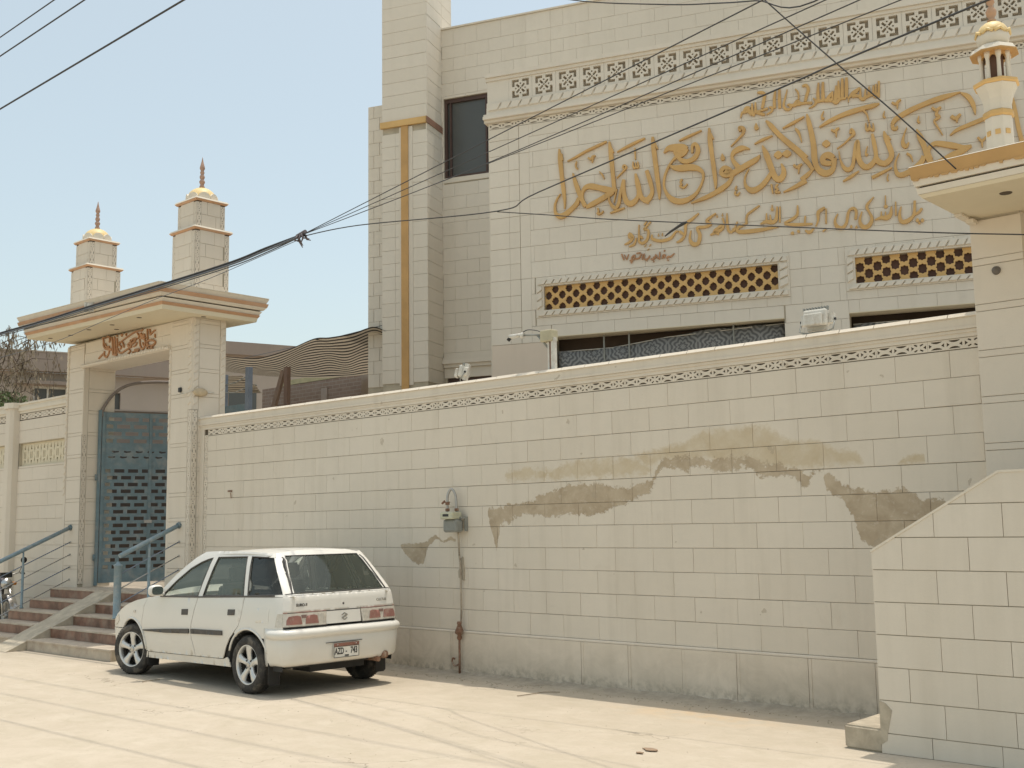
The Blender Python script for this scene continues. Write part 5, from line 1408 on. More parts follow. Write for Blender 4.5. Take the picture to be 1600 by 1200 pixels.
mb = MB(); mb.box(-.02, .320, -.004, .06, 7.78, 8.115); part('frieze_end', mb, M_BLDG, bo, FB)
for z0, z1, y in ((8.117, 8.165, -.022), (8.165, 8.225, -.05)):
    mb = MB(); mb.box(-.04, U1, y, .34, z0, z1-.002); part('parapet_cap', mb, M_BLDG, bo, FB)
# inscriptions
for key, nm, lab, mm, tt in (('verse', 'verse_inscription', 'large ochre thuluth calligraphy line across the mosque facade', M_LETTER, .036), ('bismillah', 'opening_inscription', 'small ochre kufic style line above the large calligraphy', M_LETTER, .022),
                         ('translation', 'translation_inscription', 'ochre Urdu line below the large calligraphy', M_LETTER, .02), ('reference', 'reference_inscription', 'tiny brown line of letters under the left end of the Urdu text', M_LETTER2, .014)):
    L_ = LETTERS[key]; u = sum(s[0][0] for s in L_)/len(L_); z = sum(s[0][1] for s in L_)/len(L_)
    r_ = thing(nm, lab, 'lettering', FB @ T(u, 0, z))
    for k, s_ in enumerate(L_): put('letter', stroke_mesh(s_, tt, -.008, mm, k, 5 if key == 'verse' else 3), r_, FB)
# textile screens behind the openings
def textile():
    m, nt, b = newmat('grey_patterned_textile'); k = N(nt)
    sp = k.n('ShaderNodeSeparateXYZ'); k.l(k.obj(), sp.inputs[0])
    X = k.math('MULTIPLY', sp.outputs[0], 1/.42); Z = k.math('MULTIPLY', sp.outputs[2], 1/.42)
    fx = k.math('SUBTRACT', k.math('FRACT', X), .5); fz = k.math('SUBTRACT', k.math('FRACT', Z), .5)
    r = k.math('SQRT', k.math('ADD', k.math('MULTIPLY', fx, fx), k.math('MULTIPLY', fz, fz)))
    an = k.math('ARCTAN2', fz, fx)
    lob = k.math('MULTIPLY', k.math('COSINE', k.math('MULTIPLY', an, 8)), .035)
    v = k.math('SINE', k.math('MULTIPLY', k.math('ADD', r, lob), 44))
    v2 = k.math('SINE', k.math('MULTIPLY', k.math('ADD', k.math('ABSOLUTE', fx), k.math('ABSOLUTE', fz)), 30))
    v = k.math('ADD', v, k.math('MULTIPLY', v2, .5))
    c = k.mix(k.ramp(k.math('MULTIPLY_ADD', v, .33, .5), [(.35, 0), (.65, 1)]), (.125, .127, .128), (.27, .27, .265))
    k.l(c, b.inputs['Base Color']); b.inputs['Roughness'].default_value = .85
    return m
M_TEX = textile()
def cloth(name, lab, u0, u1, topf, zb, y, nu=40):
    t_ = thing(name, lab, 'curtain', FB @ T((u0+u1)/2, y, zb))
    mb = MB()
    def f(a, b_):
        u = u0+(u1-u0)*a; zt = topf(u); z = zb+(zt-zb)*b_
        return (u, y+.015*math.sin(u*9+z*2)+.01*math.sin(u*23), z)
    mb.grid(f, nu, 10)
    o = part('cloth', mb, M_TEX, t_, FB); md = o.modifiers.new('thick', 'SOLIDIFY'); md.thickness = .004
    mb = MB(); mb.tube([(u0, y, topf(u0)), (u0+(u1-u0)*.25, y-.004, topf(u0+(u1-u0)*.25)), (u0+(u1-u0)*.5, y-.004, topf(u0+(u1-u0)*.5)), (u1, y, topf(u1))], .006, 6); part('hem', mb, M_GREYL, t_, FB)
cloth('patterned_curtain', 'grey medallion patterned cloth sagging in the left facade opening', .95, 4.10, lambda u: 4.04+.16*max(0, min(1, (u-1.7)/1.4))**1.0 + .0*u, 2.35, .17)
cloth('patterned_curtain', 'dark grey patterned cloth in the right facade opening behind the coping', 4.96, 8.0, lambda u: 4.12-.0*u, 2.35, .20)
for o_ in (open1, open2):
    mb = MB(); mb.box(o_[0]-.1, o_[1]+.1, .42, .45, 2.3, 4.3); part('shade_backing', mb, simple('interior_shade_brown', (.10, .07, .05), .9), bo, FB)  # added dark panel, its colour stands in for the unlit interior
for u in (1.62, 1.98, 3.42, 6.6):
    mb = MB(); mb.box(u, u+.02, .13, .15, 2.35, 4.23); part('mullion', mb, M_GREY, bo, FB)

# --- recessed window wall behind
n2 = 2.85
win = (-2.049, -1.10, 7.735, 9.20)
wb = MB(); wall_body(wb, -2.10, U1, .7, 10.50, [win, (-2.02, -.2, 3.6, 4.16)], n2+.012, n2+.35)
wo_ = part('window_wall', wb, M_MORTL, mo, FB)
Fw = FB @ T(0, n2, 0)
lay(wo_, Fw, -2.10, .0, [4.6+.2325*i for i in range(25)] + [10.50], .462, M_BLDG, holes=[(win[0]-.0, win[1], win[2]-.09, win[3])], seed=71, gh=.0036, gv=.0018)
lay(wo_, Fw, .0, U1, [8.0875+.2325*i for i in range(10)] + [10.50], .462, M_BLDG, seed=71, gh=.0036, gv=.0018, joined=True)
mb = MB(); mb.box(-2.12, U1, n2-.03, n2+.40, 10.502, 10.53); part('roof_coping', mb, M_BLDG, wo_, FB)
wf = MB()
for (a, b, c, d) in ((win[0], win[0]+.05, win[2], win[3]), (win[1]-.05, win[1], win[2], win[3]), (win[0]+.05, win[1]-.05, win[2], win[2]+.05), (win[0]+.05, win[1]-.05, win[3]-.07, win[3])): wf.box(a, b, n2+.04, n2+.12, c, d)
w_ = part('window', wf, M_WOOD, mo, FB)
mb = MB(); mb.box(win[0]+.10, win[0]+.13, n2+.045, n2+.115, win[2]+.05, win[3]-.07); mb.box(win[1]-.16, win[1]-.13, n2+.045, n2+.115, win[2]+.05, win[3]-.07); part('sash_bar', mb, M_WOOD, w_, FB)
mb = MB(); mb.box(win[0]+.05, win[1]-.05, n2+.085, n2+.09, win[2]+.05, win[3]-.07); part('pane', mb, M_WGLASS, w_, FB)
mb = MB(); mb.box(win[0], win[1], n2+.3, n2+.33, win[2], win[3]); part('curtain', mb, simple('grey_curtain', (.16, .17, .17), .9), w_, FB)
mb = MB(); mb.box(win[0]-.0, win[1], n2-.006, n2+.03, win[2]-.088, win[2]-.002); part('sill', mb, M_BLDG, w_, FB)
# ledge moulding and low strip window
for z0, z1, y in ((4.34, 4.40, -.05), (4.40, 4.47, -.09), (4.47, 4.52, -.06), (4.52, 4.598, -.02)):
    mb = MB(); mb.box(-2.07, -.05, n2+y, n2+.02, z0, z1-.002); part('ledge', mb, M_BLDG, wo_, FB)
mb = MB(); mb.box(-2.07, -.2, n2-.004, n2+.02, 4.162, 4.338); part('lower_render', mb, M_BLDG, wo_, FB)
wf = MB(); wf.box(-2.02, -.2, n2+.05, n2+.11, 4.10, 4.16); wf.box(-2.02, -.2, n2+.05, n2+.11, 3.6, 3.66); wf.box(-2.02, -1.97, n2+.05, n2+.11, 3.66, 4.10); wf.box(-1.2, -1.16, n2+.05, n2+.11, 3.66, 4.10)
w2_ = part('window', wf, M_WOOD, mo, FB)
mb = MB(); mb.box(-1.97, -.2, n2+.07, n2+.08, 3.66, 4.10); part('pane', mb, M_WGLASS, w2_, FB)
# --- stair tower
n1 = 2.23
tw = MB(); tw.box(-2.958+.01, -2.083-.01, n1+.012, n1+1.05, .7, 13.5)
to_ = part('stair_tower', tw, M_MORTL, mo, FB)
Ft = FB @ T(0, n1, 0); 
lay(to_, Ft, -2.958, -2.083, [8.69+.2325*i for i in range(20)], 1.2, M_BLDG, offs=(0,), shift=-2.958, seed=81, gh=.004)
lay(to_, Ft, -2.958, -2.62, [4.04+.2325*i for i in range(20)], .5, M_BLDG, offs=(0,), shift=-3.2, seed=82, gh=.0042)
lay(to_, Ft, -2.36, -2.083, [4.04+.2325*i for i in range(20)], .5, M_BLDG, offs=(0,), shift=-2.4, seed=83, gh=.0042)
mb = MB(); mb.box(-2.62, -2.36, -.008, .02, 4.0, 8.55); part('smooth_strip', mb, M_BLDG, to_, Ft)
mb = MB(); mb.box(-2.575, -2.44, -.030, -.009, 3.6, 8.56); part('painted_stripe', mb, M_OCHRE, to_, Ft)
mb = MB(); mb.box(-2.975, -2.068, -.05, .0, 8.565, 8.675); part('painted_band', mb, M_GOLD, to_, Ft)
Ftr = FB @ T(-2.083, n1, 0) @ RZ(90)
lay(to_, Ftr, .0, n2-n1+.0, [4.04+.2325*i for i in range(41)], .62, M_BLDG, offs=(0,), seed=84, gh=.0042)
mb = MB(); mb.box(-.05, n2-n1+.0, -.017, .0, 8.565, 8.675); part('painted_band', mb, M_BROWNT, to_, Ftr)
lay(to_, Ftr, n2-n1+.002, 1.05, [10.535+.2325*i for i in range(13)], .62, M_BLDG, offs=(0,), seed=85, gh=.0042)
# --- lower left wing
lwg = MB(); lwg.box(-3.40, -2.97, n1+.312, n1+2.0, .7, 9.15); lo_ = part('side_wing', lwg, M_MORTL, mo, FB)
Fl2 = FB @ T(0, n1+.30, 0)
lay(lo_, Fl2, -3.40, -2.97, [4.04+.2325*i for i in range(22)] + [9.15], .232, M_BLDG, offs=(.0, .5), shift=-3.40+.0, seed=86, gh=.004, gv=.006)
# ================================================================ CAR
def carpaint():
    m, nt, b = newmat('white_car_paint'); k = N(nt)
    P = k.obj()
    sp = k.n('ShaderNodeSeparateXYZ'); k.l(k.pos(), sp.inputs[0])
    dust = k.math('MULTIPLY', k.ramp(k.noise(k.pos(), 3, 6, .65), [(.35, .2), (.7, 1)]), k.math('MULTIPLY_ADD', sp.outputs[2], -1.1, .75, clamp=True))
    c = k.mix(dust, (.72, .70, .645), (.56, .50, .40))
    k.l(c, b.inputs['Base Color'])
    k.val(k.math('MULTIPLY_ADD', dust, .35, .28), b.inputs['Roughness'])
    b.inputs['Coat Weight'].default_value = .35; b.inputs['Coat Roughness'].default_value = .08
    return m
M_CAR = carpaint()
M_TRIMB = simple('dark_plastic_trim', (.075, .07, .065), .5, nscale=20, namp=.2)
M_TYRE = simple('dusty_tyre', (.045, .042, .038), .85, nscale=12, namp=.3, dirt=((.22, .19, .15), 9, .6))
M_RIM = simple('silver_alloy', (.66, .655, .63), .35, .55, nscale=10, namp=.08)
M_INT = simple('dark_interior', (.04, .04, .038), .8)
M_SEAT = simple('seat_cloth', (.10, .095, .085), .9)
M_RED = simple('tail_lamp_red', (.30, .14, .115), .4, coat=.4, dirt=((.5, .42, .34), 8, .5))
M_CLR = simple('tail_lamp_clear', (.60, .56, .49), .25, coat=.6, nscale=30)
M_PLATE = simple('number_plate_white', (.72, .70, .64), .5)
M_INK = simple('plate_black', (.03, .03, .03), .5)
M_CHROME = simple('badge_chrome', (.5, .5, .49), .25, .9)

FC = T(-9.60, 7.40, 0) @ RZ(178.2)
car = thing('parked_car', 'white five door hatchback parked against the wall, rear towards us', 'car', FC)
def lerp(a, b, t): return a+(b-a)*t
def interp(x, tab):
    if x <= tab[0][0]: return tab[0][1]
    for (a, va), (b, vb) in zip(tab[:-1], tab[1:]):
        if x <= b: t = (x-a)/(b-a); return va+(vb-va)*t
    return tab[-1][1]
def sm(t): t = max(0, min(1, t)); return t*t*(3-2*t)
HW = [(.0, .73), (.24, .735), (.34, .748), (.52, .762), (.60, .765), (.78, .757), (.90, .742), (.97, .727), (1.05, .706), (1.15, .676), (1.25, .644), (1.34, .606), (1.40, .575)]
XRr = [(.25, -.60), (.60, -.585), (.66, -.585), (.95, -.555), (1.0, -.52), (1.10, -.435), (1.20, -.345), (1.30, -.255), (1.37, -.185), (1.42, -.12)]
def hw(z): return interp(z, HW)
def taper(x): return 1 - .035*sm((.25-x)/1.0) - .14*sm((x-1.9)/1.3)**1.5
def w_s(x, z): return hw(z)*taper(x)
def xr(z): return interp(z, XRr)
RRC = .11
def x45(z): return xr(z) + RRC*.293 + .02
def Yside(x, z):
    w = w_s(x, z); x0 = xr(z)+.02
    if x < x0+RRC:
        d = x0+RRC-x; w = w - RRC + math.sqrt(max(RRC*RRC-d*d, 1e-9))
    return w
def Xrear(y, z):
    x4 = x45(z); w = w_s(x4, z); ya = abs(y); x0 = xr(z)
    x = x0 + .02*min(1, ya/max(w-RRC, .1))**2.5
    if ya > w-RRC:
        d = ya-(w-RRC); x = x0+.02+RRC - math.sqrt(max(RRC*RRC-d*d, 1e-9))
    return x
def y45(z): return w_s(x45(z), z) - RRC*.293

def side_panel(name, poly, m, holes=(), th=.010, off=0.0, both=True, label=None, inner=.07, step=.035, parent=None):
    outs = []
    for sgn in ((1, -1) if both else (1,)):
        vs, fs = cdt(poly, holes, step, inner)
        mb = MB()
        mb.add([(x, sgn*(Yside(x, z)+off), z) for x, z in vs], fs, True)
        for loop in [resample(poly, step)] + [resample(h, step) for h in holes]:
            n = len(loop)
            mb.add([(x, sgn*(Yside(x, z)+off), z) for x, z in loop] + [(x, sgn*(Yside(x, z)+off-th), z) for x, z in loop], [(i, (i+1) % n, (i+1) % n+n, i+n) for i in range(n)])
        me = mb.mesh(name, m)
        outs.append(put(name, me, parent or car, FC, label=label))
    return outs
def rear_panel(name, poly, m, holes=(), th=.010, off=0.0, label=None, inner=.07, step=.035, parent=None):
    vs, fs = cdt(poly, holes, step, inner); mb = MB()
    mb.add([(Xrear(y, z)-off, y, z) for y, z in vs], fs, True)
    for loop in [resample(poly, step)] + [resample(h, step) for h in holes]:
        n = len(loop)
        mb.add([(Xrear(y, z)-off, y, z) for y, z in loop] + [(Xrear(y, z)-off+th, y, z) for y, z in loop], [(i, (i+1) % n, (i+1) % n+n, i+n) for i in range(n)])
    return put(name, mb.mesh(name, m), parent or car, FC, label=label)
def arcpts(cx, cz, r, a0, a1, n):
    return [(cx+r*math.cos(R(a0+(a1-a0)*i/n)), cz+r*math.sin(R(a0+(a1-a0)*i/n))) for i in range(n+1)]
WR, WF_ = 0.0, 2.365
AR = .335; AZ = .285
AF = (2.40, .285, .335)
zb_ = .315     # door bottom
belt = [(-.60, .965), (.11, .945), (.93, .915), (1.80, .890)]
def bz(x): return interp(x, sorted(belt))
G_ = .005
# doors
d1 = [(2.02, .285), (1.008, .302), (1.03, .38), (1.075, .48), (1.080, .62), (1.03, .78), (.985, bz(.985)-.008), (2.035, bz(1.8)-.010), (2.105, .78), (2.135, .62), (2.135, .50), (2.09, .36)]
d2 = [(1.0, .302), (.47, .312), (.445, .345), (.40, .43), (.33, .52), (.24, .595), (.165, .66), (.125, .76), (.100, bz(.1)-.008), (.975, bz(.975)-.008), (1.020, .78), (1.070, .62), (1.065, .48), (1.02, .38)]
side_panel('door', d1, M_CAR); side_panel('door', d2, M_CAR)
# rear quarter panel
qa = arcpts(0, AZ, AR, 62, 150, 10)
def edge_x(z): return x45(z)
qp = [(.475-.005, .300), (.44, .345), (.393, .43)] 
arcq = arcpts(0, AZ, AR, 18, 128, 14)
q = [(.345, .30)] + []
quarter = arcpts(0, AZ, AR, 50, 127, 10) + [(-.235, .553), (edge_x(.553), .553)] + [(edge_x(z), z) for z in (.62, .70, .80, .90, .955)] + [(-.50, bz(-.5)-.008), (.092, bz(.1)-.008), (.117, .76), (.157, .66), (.232, .588)]
side_panel('quarter_panel', quarter, M_CAR, inner=.035, step=.02)
# front fender
hood_z = [(1.80, .888), (2.0, .880), (2.3, .838), (2.55, .785), (2.75, .72), (2.88, .655), (2.93, .60)]
fend = [(2.030, .290), (2.098, .36), (2.143, .50), (2.143, .62), (2.113, .78), (2.043, .875)] + [(x, z) for x, z in hood_z if x > 2.1] + [(2.955, .50)] + arcpts(AF[0], AF[1], AF[2], 42, 178, 14)
fend = fend[:-1] + [(2.066, .295)]
side_panel('front_fender', fend, M_CAR)
# sill and rocker
sill = [(2.085, .215), (2.06, .283), (2.02, .278), (1.0, .295), (.47, .305), (.395, .33), (.36, .30), (.345, .235), (1.2, .222)]
side_panel('sill', sill, M_CAR, off=-.008)
# wheel arch lips
for cx, cz, r, a0, a1 in ((0, AZ, AR, 20, 158), (AF[0], AF[1], AF[2], 8, 176)):
    for s_ in (1, -1):
        mb = MB(); P = arcpts(cx, cz, r+.012, a0, a1, 22)
        mb.tube([(x, s_*(Yside(x, max(z, .3))+.002), z) for x, z in P], .012, 6); part('arch_lip', mb, M_CAR, car, FC)
        mb = MB(); P = arcpts(cx, cz, r-.004, 0, 180, 20)
        mb.grid(lambda a, b, P=P, s_=s_: (P[int(round(a*20))][0], s_*(Yside(P[int(round(a*20))][0], .5)-.008-.22*b), P[int(round(a*20))][1]), 20, 1); part('wheel_well', mb, M_INT, car, FC)
# upper side frame with three window openings
w1 = [(1.735, .898), (1.50, 1.068), (1.27, 1.205), (1.10, 1.272), (.98, 1.305), (.895, 1.322), (.985, .925)]
w2 = [(.888, .930), (.795, 1.328), (.245, 1.338), (.120, .955)]
w3 = [(.052, .957), (.165, 1.340), (-.205, 1.330), (-.255, 1.30), (-.515, .985), (-.50, .978)]
roofl = [(-.155, 1.385), (.0, 1.40), (.4, 1.408), (.8, 1.395), (1.05, 1.362), (1.2, 1.300), (1.5, 1.12), (1.85, .905)]
frame = [(-.575, bz(-.5)-.003)] + [(x, bz(x)-.003) for x in (-.3, .1, .5, .93, 1.4, 1.8)] + [(1.86, .893)] + [(x+.035, z+.022) for x, z in roofl[::-1][1:5]] + [(.4, 1.390), (0, 1.382), (-.13, 1.372)] + [(edge_x(z), z) for z in (1.34, 1.30, 1.2, 1.1, 1.0, .965)]
frame = [(x, min(z, 1.392)) for x, z in frame]
side_panel('side_frame', frame, M_CAR, holes=[w1, w2, w3], th=.03, inner=.035, step=.018)
def shrink(poly, k): 
    cx = sum(p[0] for p in poly)/len(poly); cz = sum(p[1] for p in poly)/len(poly); return [(cx+(x-cx)*k, cz+(z-cz)*k) for x, z in poly]
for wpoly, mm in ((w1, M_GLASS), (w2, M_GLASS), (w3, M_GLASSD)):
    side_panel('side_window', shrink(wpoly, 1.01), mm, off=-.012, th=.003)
# dark rubber window seals along the belt
for s_ in (1, -1):
    mb = MB(); xs_ = [1.76-.12*i for i in range(20)]; xs_ = [x for x in xs_ if x > -.44]
    mb.tube([(x, s_*(Yside(x, bz(x))+.003), bz(x)+.004) for x in xs_], .0065, 6); part('belt_seal', mb, M_TRIMB, car, FC)
    for P in (w1, w2, w3):
        mb = MB(); pts = P + [P[0]]; mb.tube([(x, s_*(Yside(x, z)-.002), z) for x, z in resample(P, .12)+[P[0]]], .007, 5); part('window_seal', mb, M_TRIMB, car, FC)
# rubbing strips, handles, flap
side_panel('rub_strip', [(2.09, .508), (2.10, .520), (1.6, .553), (1.105, .578), (1.105, .528), (1.6, .510)], M_TRIMB, off=.014, th=.014)
side_panel('rub_strip', [(1.06, .580), (.452, .592), (.452, .545), (1.06, .530)], M_TRIMB, off=.014, th=.014)
side_panel('door_handle', [(1.275, .717), (1.150, .722), (1.150, .782), (1.275, .777)], M_TRIMB, off=.006, th=.012)
side_panel('door_handle', [(.365, .752), (.240, .757), (.240, .814), (.365, .810)], M_TRIMB, off=.006, th=.012)
fl = side_panel('fuel_flap', [(-.335, .705), (-.125, .700), (-.118, .715), (-.118, .825), (-.128, .837), (-.33, .842), (-.342, .83), (-.342, .715)], M_CAR, off=.0035, th=.012, both=False)
mb = MB(); mb.tube([(x, Yside(x, z)+.002, z) for x, z in resample([(-.342, .700), (-.113, .696), (-.113, .842), (-.345, .847)], .04)+[(-.342, .700)]], .0028, 5); part('flap_gap', mb, M_TRIMB, fl[0], FC) if False else None
side_panel('side_repeater', [(2.31, .695), (2.36, .700), (2.355, .722), (2.31, .722)], M_CLR, off=.012, th=.014)
# inner dark shell that closes the gaps between panels
mb = MB()
def inner(a, b_):
    x = lerp(-.50, 2.9, a); z = lerp(.24, .88, b_); return (x, (Yside(x, z)-.03), z)
for s_ in (1, -1):
    def cutaway(x, z): return (x-0)**2+(z-AZ)**2 < AR**2 or (x-AF[0])**2+(z-AF[1])**2 < AF[2]**2 or z > interp(x, hood_z)-.02
    nu, nv = 68, 16; b0 = len(mb.v)
    for i in range(nu+1):
        for j in range(nv+1):
            p = inner(i/nu, j/nv); mb.v.append((p[0], s_*p[1], p[2]))
    for i in range(nu):
        for j in range(nv):
            x = lerp(-.50, 2.9, (i+.5)/nu); z = lerp(.24, .88, (j+.5)/nv)
            if cutaway(x, z): continue
            a = b0+i*(nv+1)+j; mb.f.append((a, a+nv+1, a+nv+2, a+1)); mb.sm.append(False); mb.mi.append(0)
mb.box(-.45, 2.0, -.62, .62, .27, .30); mb.box(2.0, 2.75, -.42, .42, .20, .24); mb.box(-.46, -.30, -.62, .62, .26, .84)
mb.box(1.70, 1.74, -.64, .64, .26, .88)
part('inner_shell', mb, M_INT, car, FC)
# rear bumper: loft around the tail
brows = [(.285, -.050), (.300, -.012), (.33, .004), (.45, .014), (.535, .018), (.553, .010), (.560, .030), (.585, .048), (.610, .048), (.630, .034), (.648, -.004), (.652, -.04)]
def tail_outline(z, off, x0=-.28):
    pts = []; xx = [x0, x0-.04, x0-.08, x0-.12, x0-.16, x45(z)+.03, x45(z)]
    xx = [x for x in xx if x >= x45(z)-1e-6]
    for x in xx:
        pts.append(Vector((x, Yside(x, z), 0)))
    ye = y45(z)
    for k in range(1, 15): 
        y = ye*(1-2*k/15); pts.append(Vector((Xrear(y, z), y, 0)))
    for x in reversed(xx): pts.append(Vector((x, -Yside(x, z), 0)))
    out = []
    for i, p in enumerate(pts):
        t = (pts[min(i+1, len(pts)-1)]-pts[max(i-1, 0)]).normalized(); n = Vector((t.y, -t.x, 0))
        if n.x > .3: n = -n
        cx = Vector((.3, 0, 0)); 
        if n.dot(p-cx) < 0: n = -n
        f = sm(i/3) * sm((len(pts)-1-i)/3)
        out.append(p + n*(off*f + .002))
    return out
rowsP = []
for z, o in brows: rowsP.append([(p.x, p.y, z) for p in tail_outline(max(z, .3) if z < .6 else .6, o)])
L0 = min(len(r) for r in rowsP)
mb = MB(); 
for r in rowsP: mb.v += r
n_ = len(rowsP[0])
for i in range(len(rowsP)-1):
    for j in range(n_-1):
        mb.f.append((i*n_+j, i*n_+j+1, (i+1)*n_+j+1, (i+1)*n_+j)); mb.sm.append(True); mb.mi.append(0)
bump = part('rear_bumper', mb, M_CAR, car, FC); 
md = bump.modifiers.new('t', 'SOLIDIFY'); md.thickness = .004
# hatch: lower panel, lamp strip, glass
yl = lambda z: y45(z)
low = [(-yl(.80)+.0, .800), (-yl(.88), .88), (-yl(.945), .945), (-.575, .962), (-.585, .975), (.585, .975), (.575, .962), (yl(.945), .945), (yl(.88), .88), (yl(.80), .800)]
low = [(-yl(.805), .805), (-yl(.88), .88), (-yl(.965), .965), (yl(.965), .965), (yl(.88), .88), (yl(.805), .805)]
hatch = rear_panel('tailgate', low, M_CAR, inner=.04, step=.02)
gl_ = [(-.585, .985), (.585, .985), (.555, 1.06), (.505, 1.20), (.455, 1.345), (-.455, 1.345), (-.505, 1.20), (-.555, 1.06)]
out_ = [(-yl(.968), .968), (-yl(1.1), 1.1), (-yl(1.2), 1.2), (-yl(1.3), 1.3), (-yl(1.36)+.03, 1.365), (-.35, 1.395), (0, 1.405), (.35, 1.395), (yl(1.36)-.03, 1.365), (yl(1.3), 1.3), (yl(1.2), 1.2), (yl(1.1), 1.1), (yl(.968), .968)]
rear_panel('tailgate_frame', out_, M_CAR, holes=[gl_], th=.006, inner=.035, step=.02)
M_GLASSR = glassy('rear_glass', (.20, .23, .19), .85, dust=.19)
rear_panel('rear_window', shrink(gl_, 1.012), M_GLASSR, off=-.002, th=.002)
mb = MB(); mb.tube([(Xrear(y, z)-.001, y, z) for y, z in resample(gl_, .1)+[gl_[0]]], .006, 5); part('window_seal', mb, M_TRIMB, car, FC)
# lamps
mid = [(-.21, .672), (.225, .672), (.225, .795), (-.205, .795)]
rear_panel('garnish_panel', mid, M_CAR, off=.004, th=.02)
for s_ in (1, -1):
    ye = lambda z: y45(z)
    a, b = (.232, lambda z: ye(z)) 
    poly = [(s_*.232, .670), (s_*ye(.67), .670), (s_*ye(.80), .797), (s_*.215, .797)]
    if s_ < 0: poly = poly[::-1]
    o = rear_panel('tail_lamp', poly, M_CLR, off=.006, th=.02)
    for c_, w_ in ((.595, .085), (.395, .075)):
        p_ = [(s_*(c_-w_), .690), (s_*(c_+w_), .690), (s_*(c_+w_*.95), .735), (s_*(c_+w_*.7), .768), (s_*(c_-w_*.35), .775), (s_*(c_-w_*.85), .765)]
        if s_ < 0: p_ = p_[::-1]
        rear_panel('red_lens', p_, M_RED, off=.012, th=.008, parent=o, step=.02)
    p_ = [(s_*.46, .748), (s_*.51, .748), (s_*.515, .778), (s_*.455, .778)]
    rear_panel('lens_insert', p_ if s_ > 0 else p_[::-1], simple('amber_brown_lens', (.22, .14, .12), .3, coat=.5), off=.011, th=.008, parent=o, step=.02)
    for k in range(6):
        y_ = .255+.018*k; p_ = [(s_*y_, .70), (s_*(y_+.006), .70), (s_*(y_+.006), .78), (s_*y_, .78)]
        if k < 5: rear_panel('lens_rib', p_ if s_ > 0 else p_[::-1], M_CLR, off=.010, th=.005, parent=o)
    # lamp wraps round the corner
    side_panel('tail_lamp', [(edge_x(.67), .670), (-.455, .670), (-.475, .797), (edge_x(.79), .797)], M_CLR, off=.004, th=.02, both=False) if s_ > 0 else None
    for zz in (.664, .803):
        mb = MB(); mb.tube([(Xrear(s_*y, zz)-.004, s_*y, zz) for y in (.22, .35, .5, ye(zz)-.02, ye(zz))], .004, 5); part('lamp_gasket', mb, M_RED if zz > .7 else M_TRIMB, car, FC)
mb = MB(); mb.tube([(Xrear(y, .80)-.001, y, .801) for y in [-.66+.11*i for i in range(13)]], .0035, 5); part('shut_line', mb, M_TRIMB, car, FC)
# badges, lock, number plate
def rear_text(body, y, z, size, m, name, nm2=None, bold=.0, sx=1.0):
    me = textmesh(body, size, m, .0015, bold=bold)
    M = FC @ T(Xrear(y, z)-.0135 if size > .04 else Xrear(y, z)-.003, y, z) @ RZ(-90) @ RX(90) @ Matrix.Diagonal((sx, 1, 1, 1))
    return put(name, me, car, M)
rear_text('EURO-II', .50, .872, .038, M_TRIMB, 'badge', bold=.001)
rear_text('CULTUS', -.50, .872, .036, M_CHROME, 'badge', bold=.001)
mb = MB()
ep = [(.038, .022), (.0, .040), (-.038, .018), (-.030, .012), (.002, .026), (.018, .018), (-.038, -.012), (-.02, -.03), (.002, -.040), (.038, -.018), (.030, -.012), (.0, -.026), (-.014, -.018), (.038, .010)]
mb.add([(Xrear(0, .73)-.008, -u, .733+v) for u, v in ep], [tuple(range(len(ep)))]); mb.add([(Xrear(0, .73)-.003, -u, .733+v) for u, v in ep], [tuple(range(len(ep)))]); n_ = len(ep)
mb.add([(Xrear(0, .73)-.008, -u, .733+v) for u, v in ep]+[(Xrear(0, .73)-.003, -u, .733+v) for u, v in ep], [(i, (i+1) % n_, (i+1) % n_+n_, i+n_) for i in range(n_)])
part('emblem', mb, M_CHROME, car, FC)
mb = MB(); mb.lathe([(.011, 0), (.011, .006), (.0, .007)], 10, T(Xrear(0, .862)+.002, .0, .862) @ RY(-90)); part('lock', mb, M_TRIMB, car, FC)
rear_text('MEHAR', .02, 1.022, .034, M_PLATE, 'window_sticker', bold=.002) if False else None
px0 = xr(.45)-.022
pl = MB(); pl.box(px0-.016, px0-.008, -.150, .165, .335, .478); po_ = part('number_plate', pl, M_PLATE, car, FC)
mb = MB(); mb.box(px0-.019, px0-.0165, -.150, .165, .446, .478); part('plate_header', mb, simple('plate_header', (.25, .12, .09), .5), po_, FC)
mb = MB()
for (a, b, c, d) in ((-.150, .165, .335, .340), (-.150, .165, .440, .4455), (-.150, -.145, .340, .440), (.160, .165, .340, .440)): mb.box(px0-.019, px0-.0165, a, b, c, d)
part('plate_border', mb, M_INK, po_, FC)
def ptext(body, y, z, size, sx):
    me = textmesh(body, size, M_INK, .001, bold=.0018); put('plate_characters', me, po_, FC @ T(px0-.018, y, z) @ RZ(-90) @ RX(90) @ Matrix.Diagonal((sx, 1, 1, 1)))
ptext('AZD', .098, .396, .088, .62); ptext('743', -.085, .396, .088, .66); ptext('-', .012, .396, .07, .7); ptext('SINDH', .005, .351, .016, 1.0)
mb = MB(); mb.lathe([(.006, 0), (.006, .004), (.0, .005)], 8, T(px0-.019, .12, .462) @ RY(-90)); mb.lathe([(.006, 0), (.006, .004), (.0, .005)], 8, T(px0-.019, -.11, .462) @ RY(-90)); part('plate_bolts', mb, M_CHROME, po_, FC)
mb = MB(); mb.box(px0+.002, px0-.006, -.20, .25, .486, .492); part('bumper_crease', mb, M_TRIMB, car, FC)
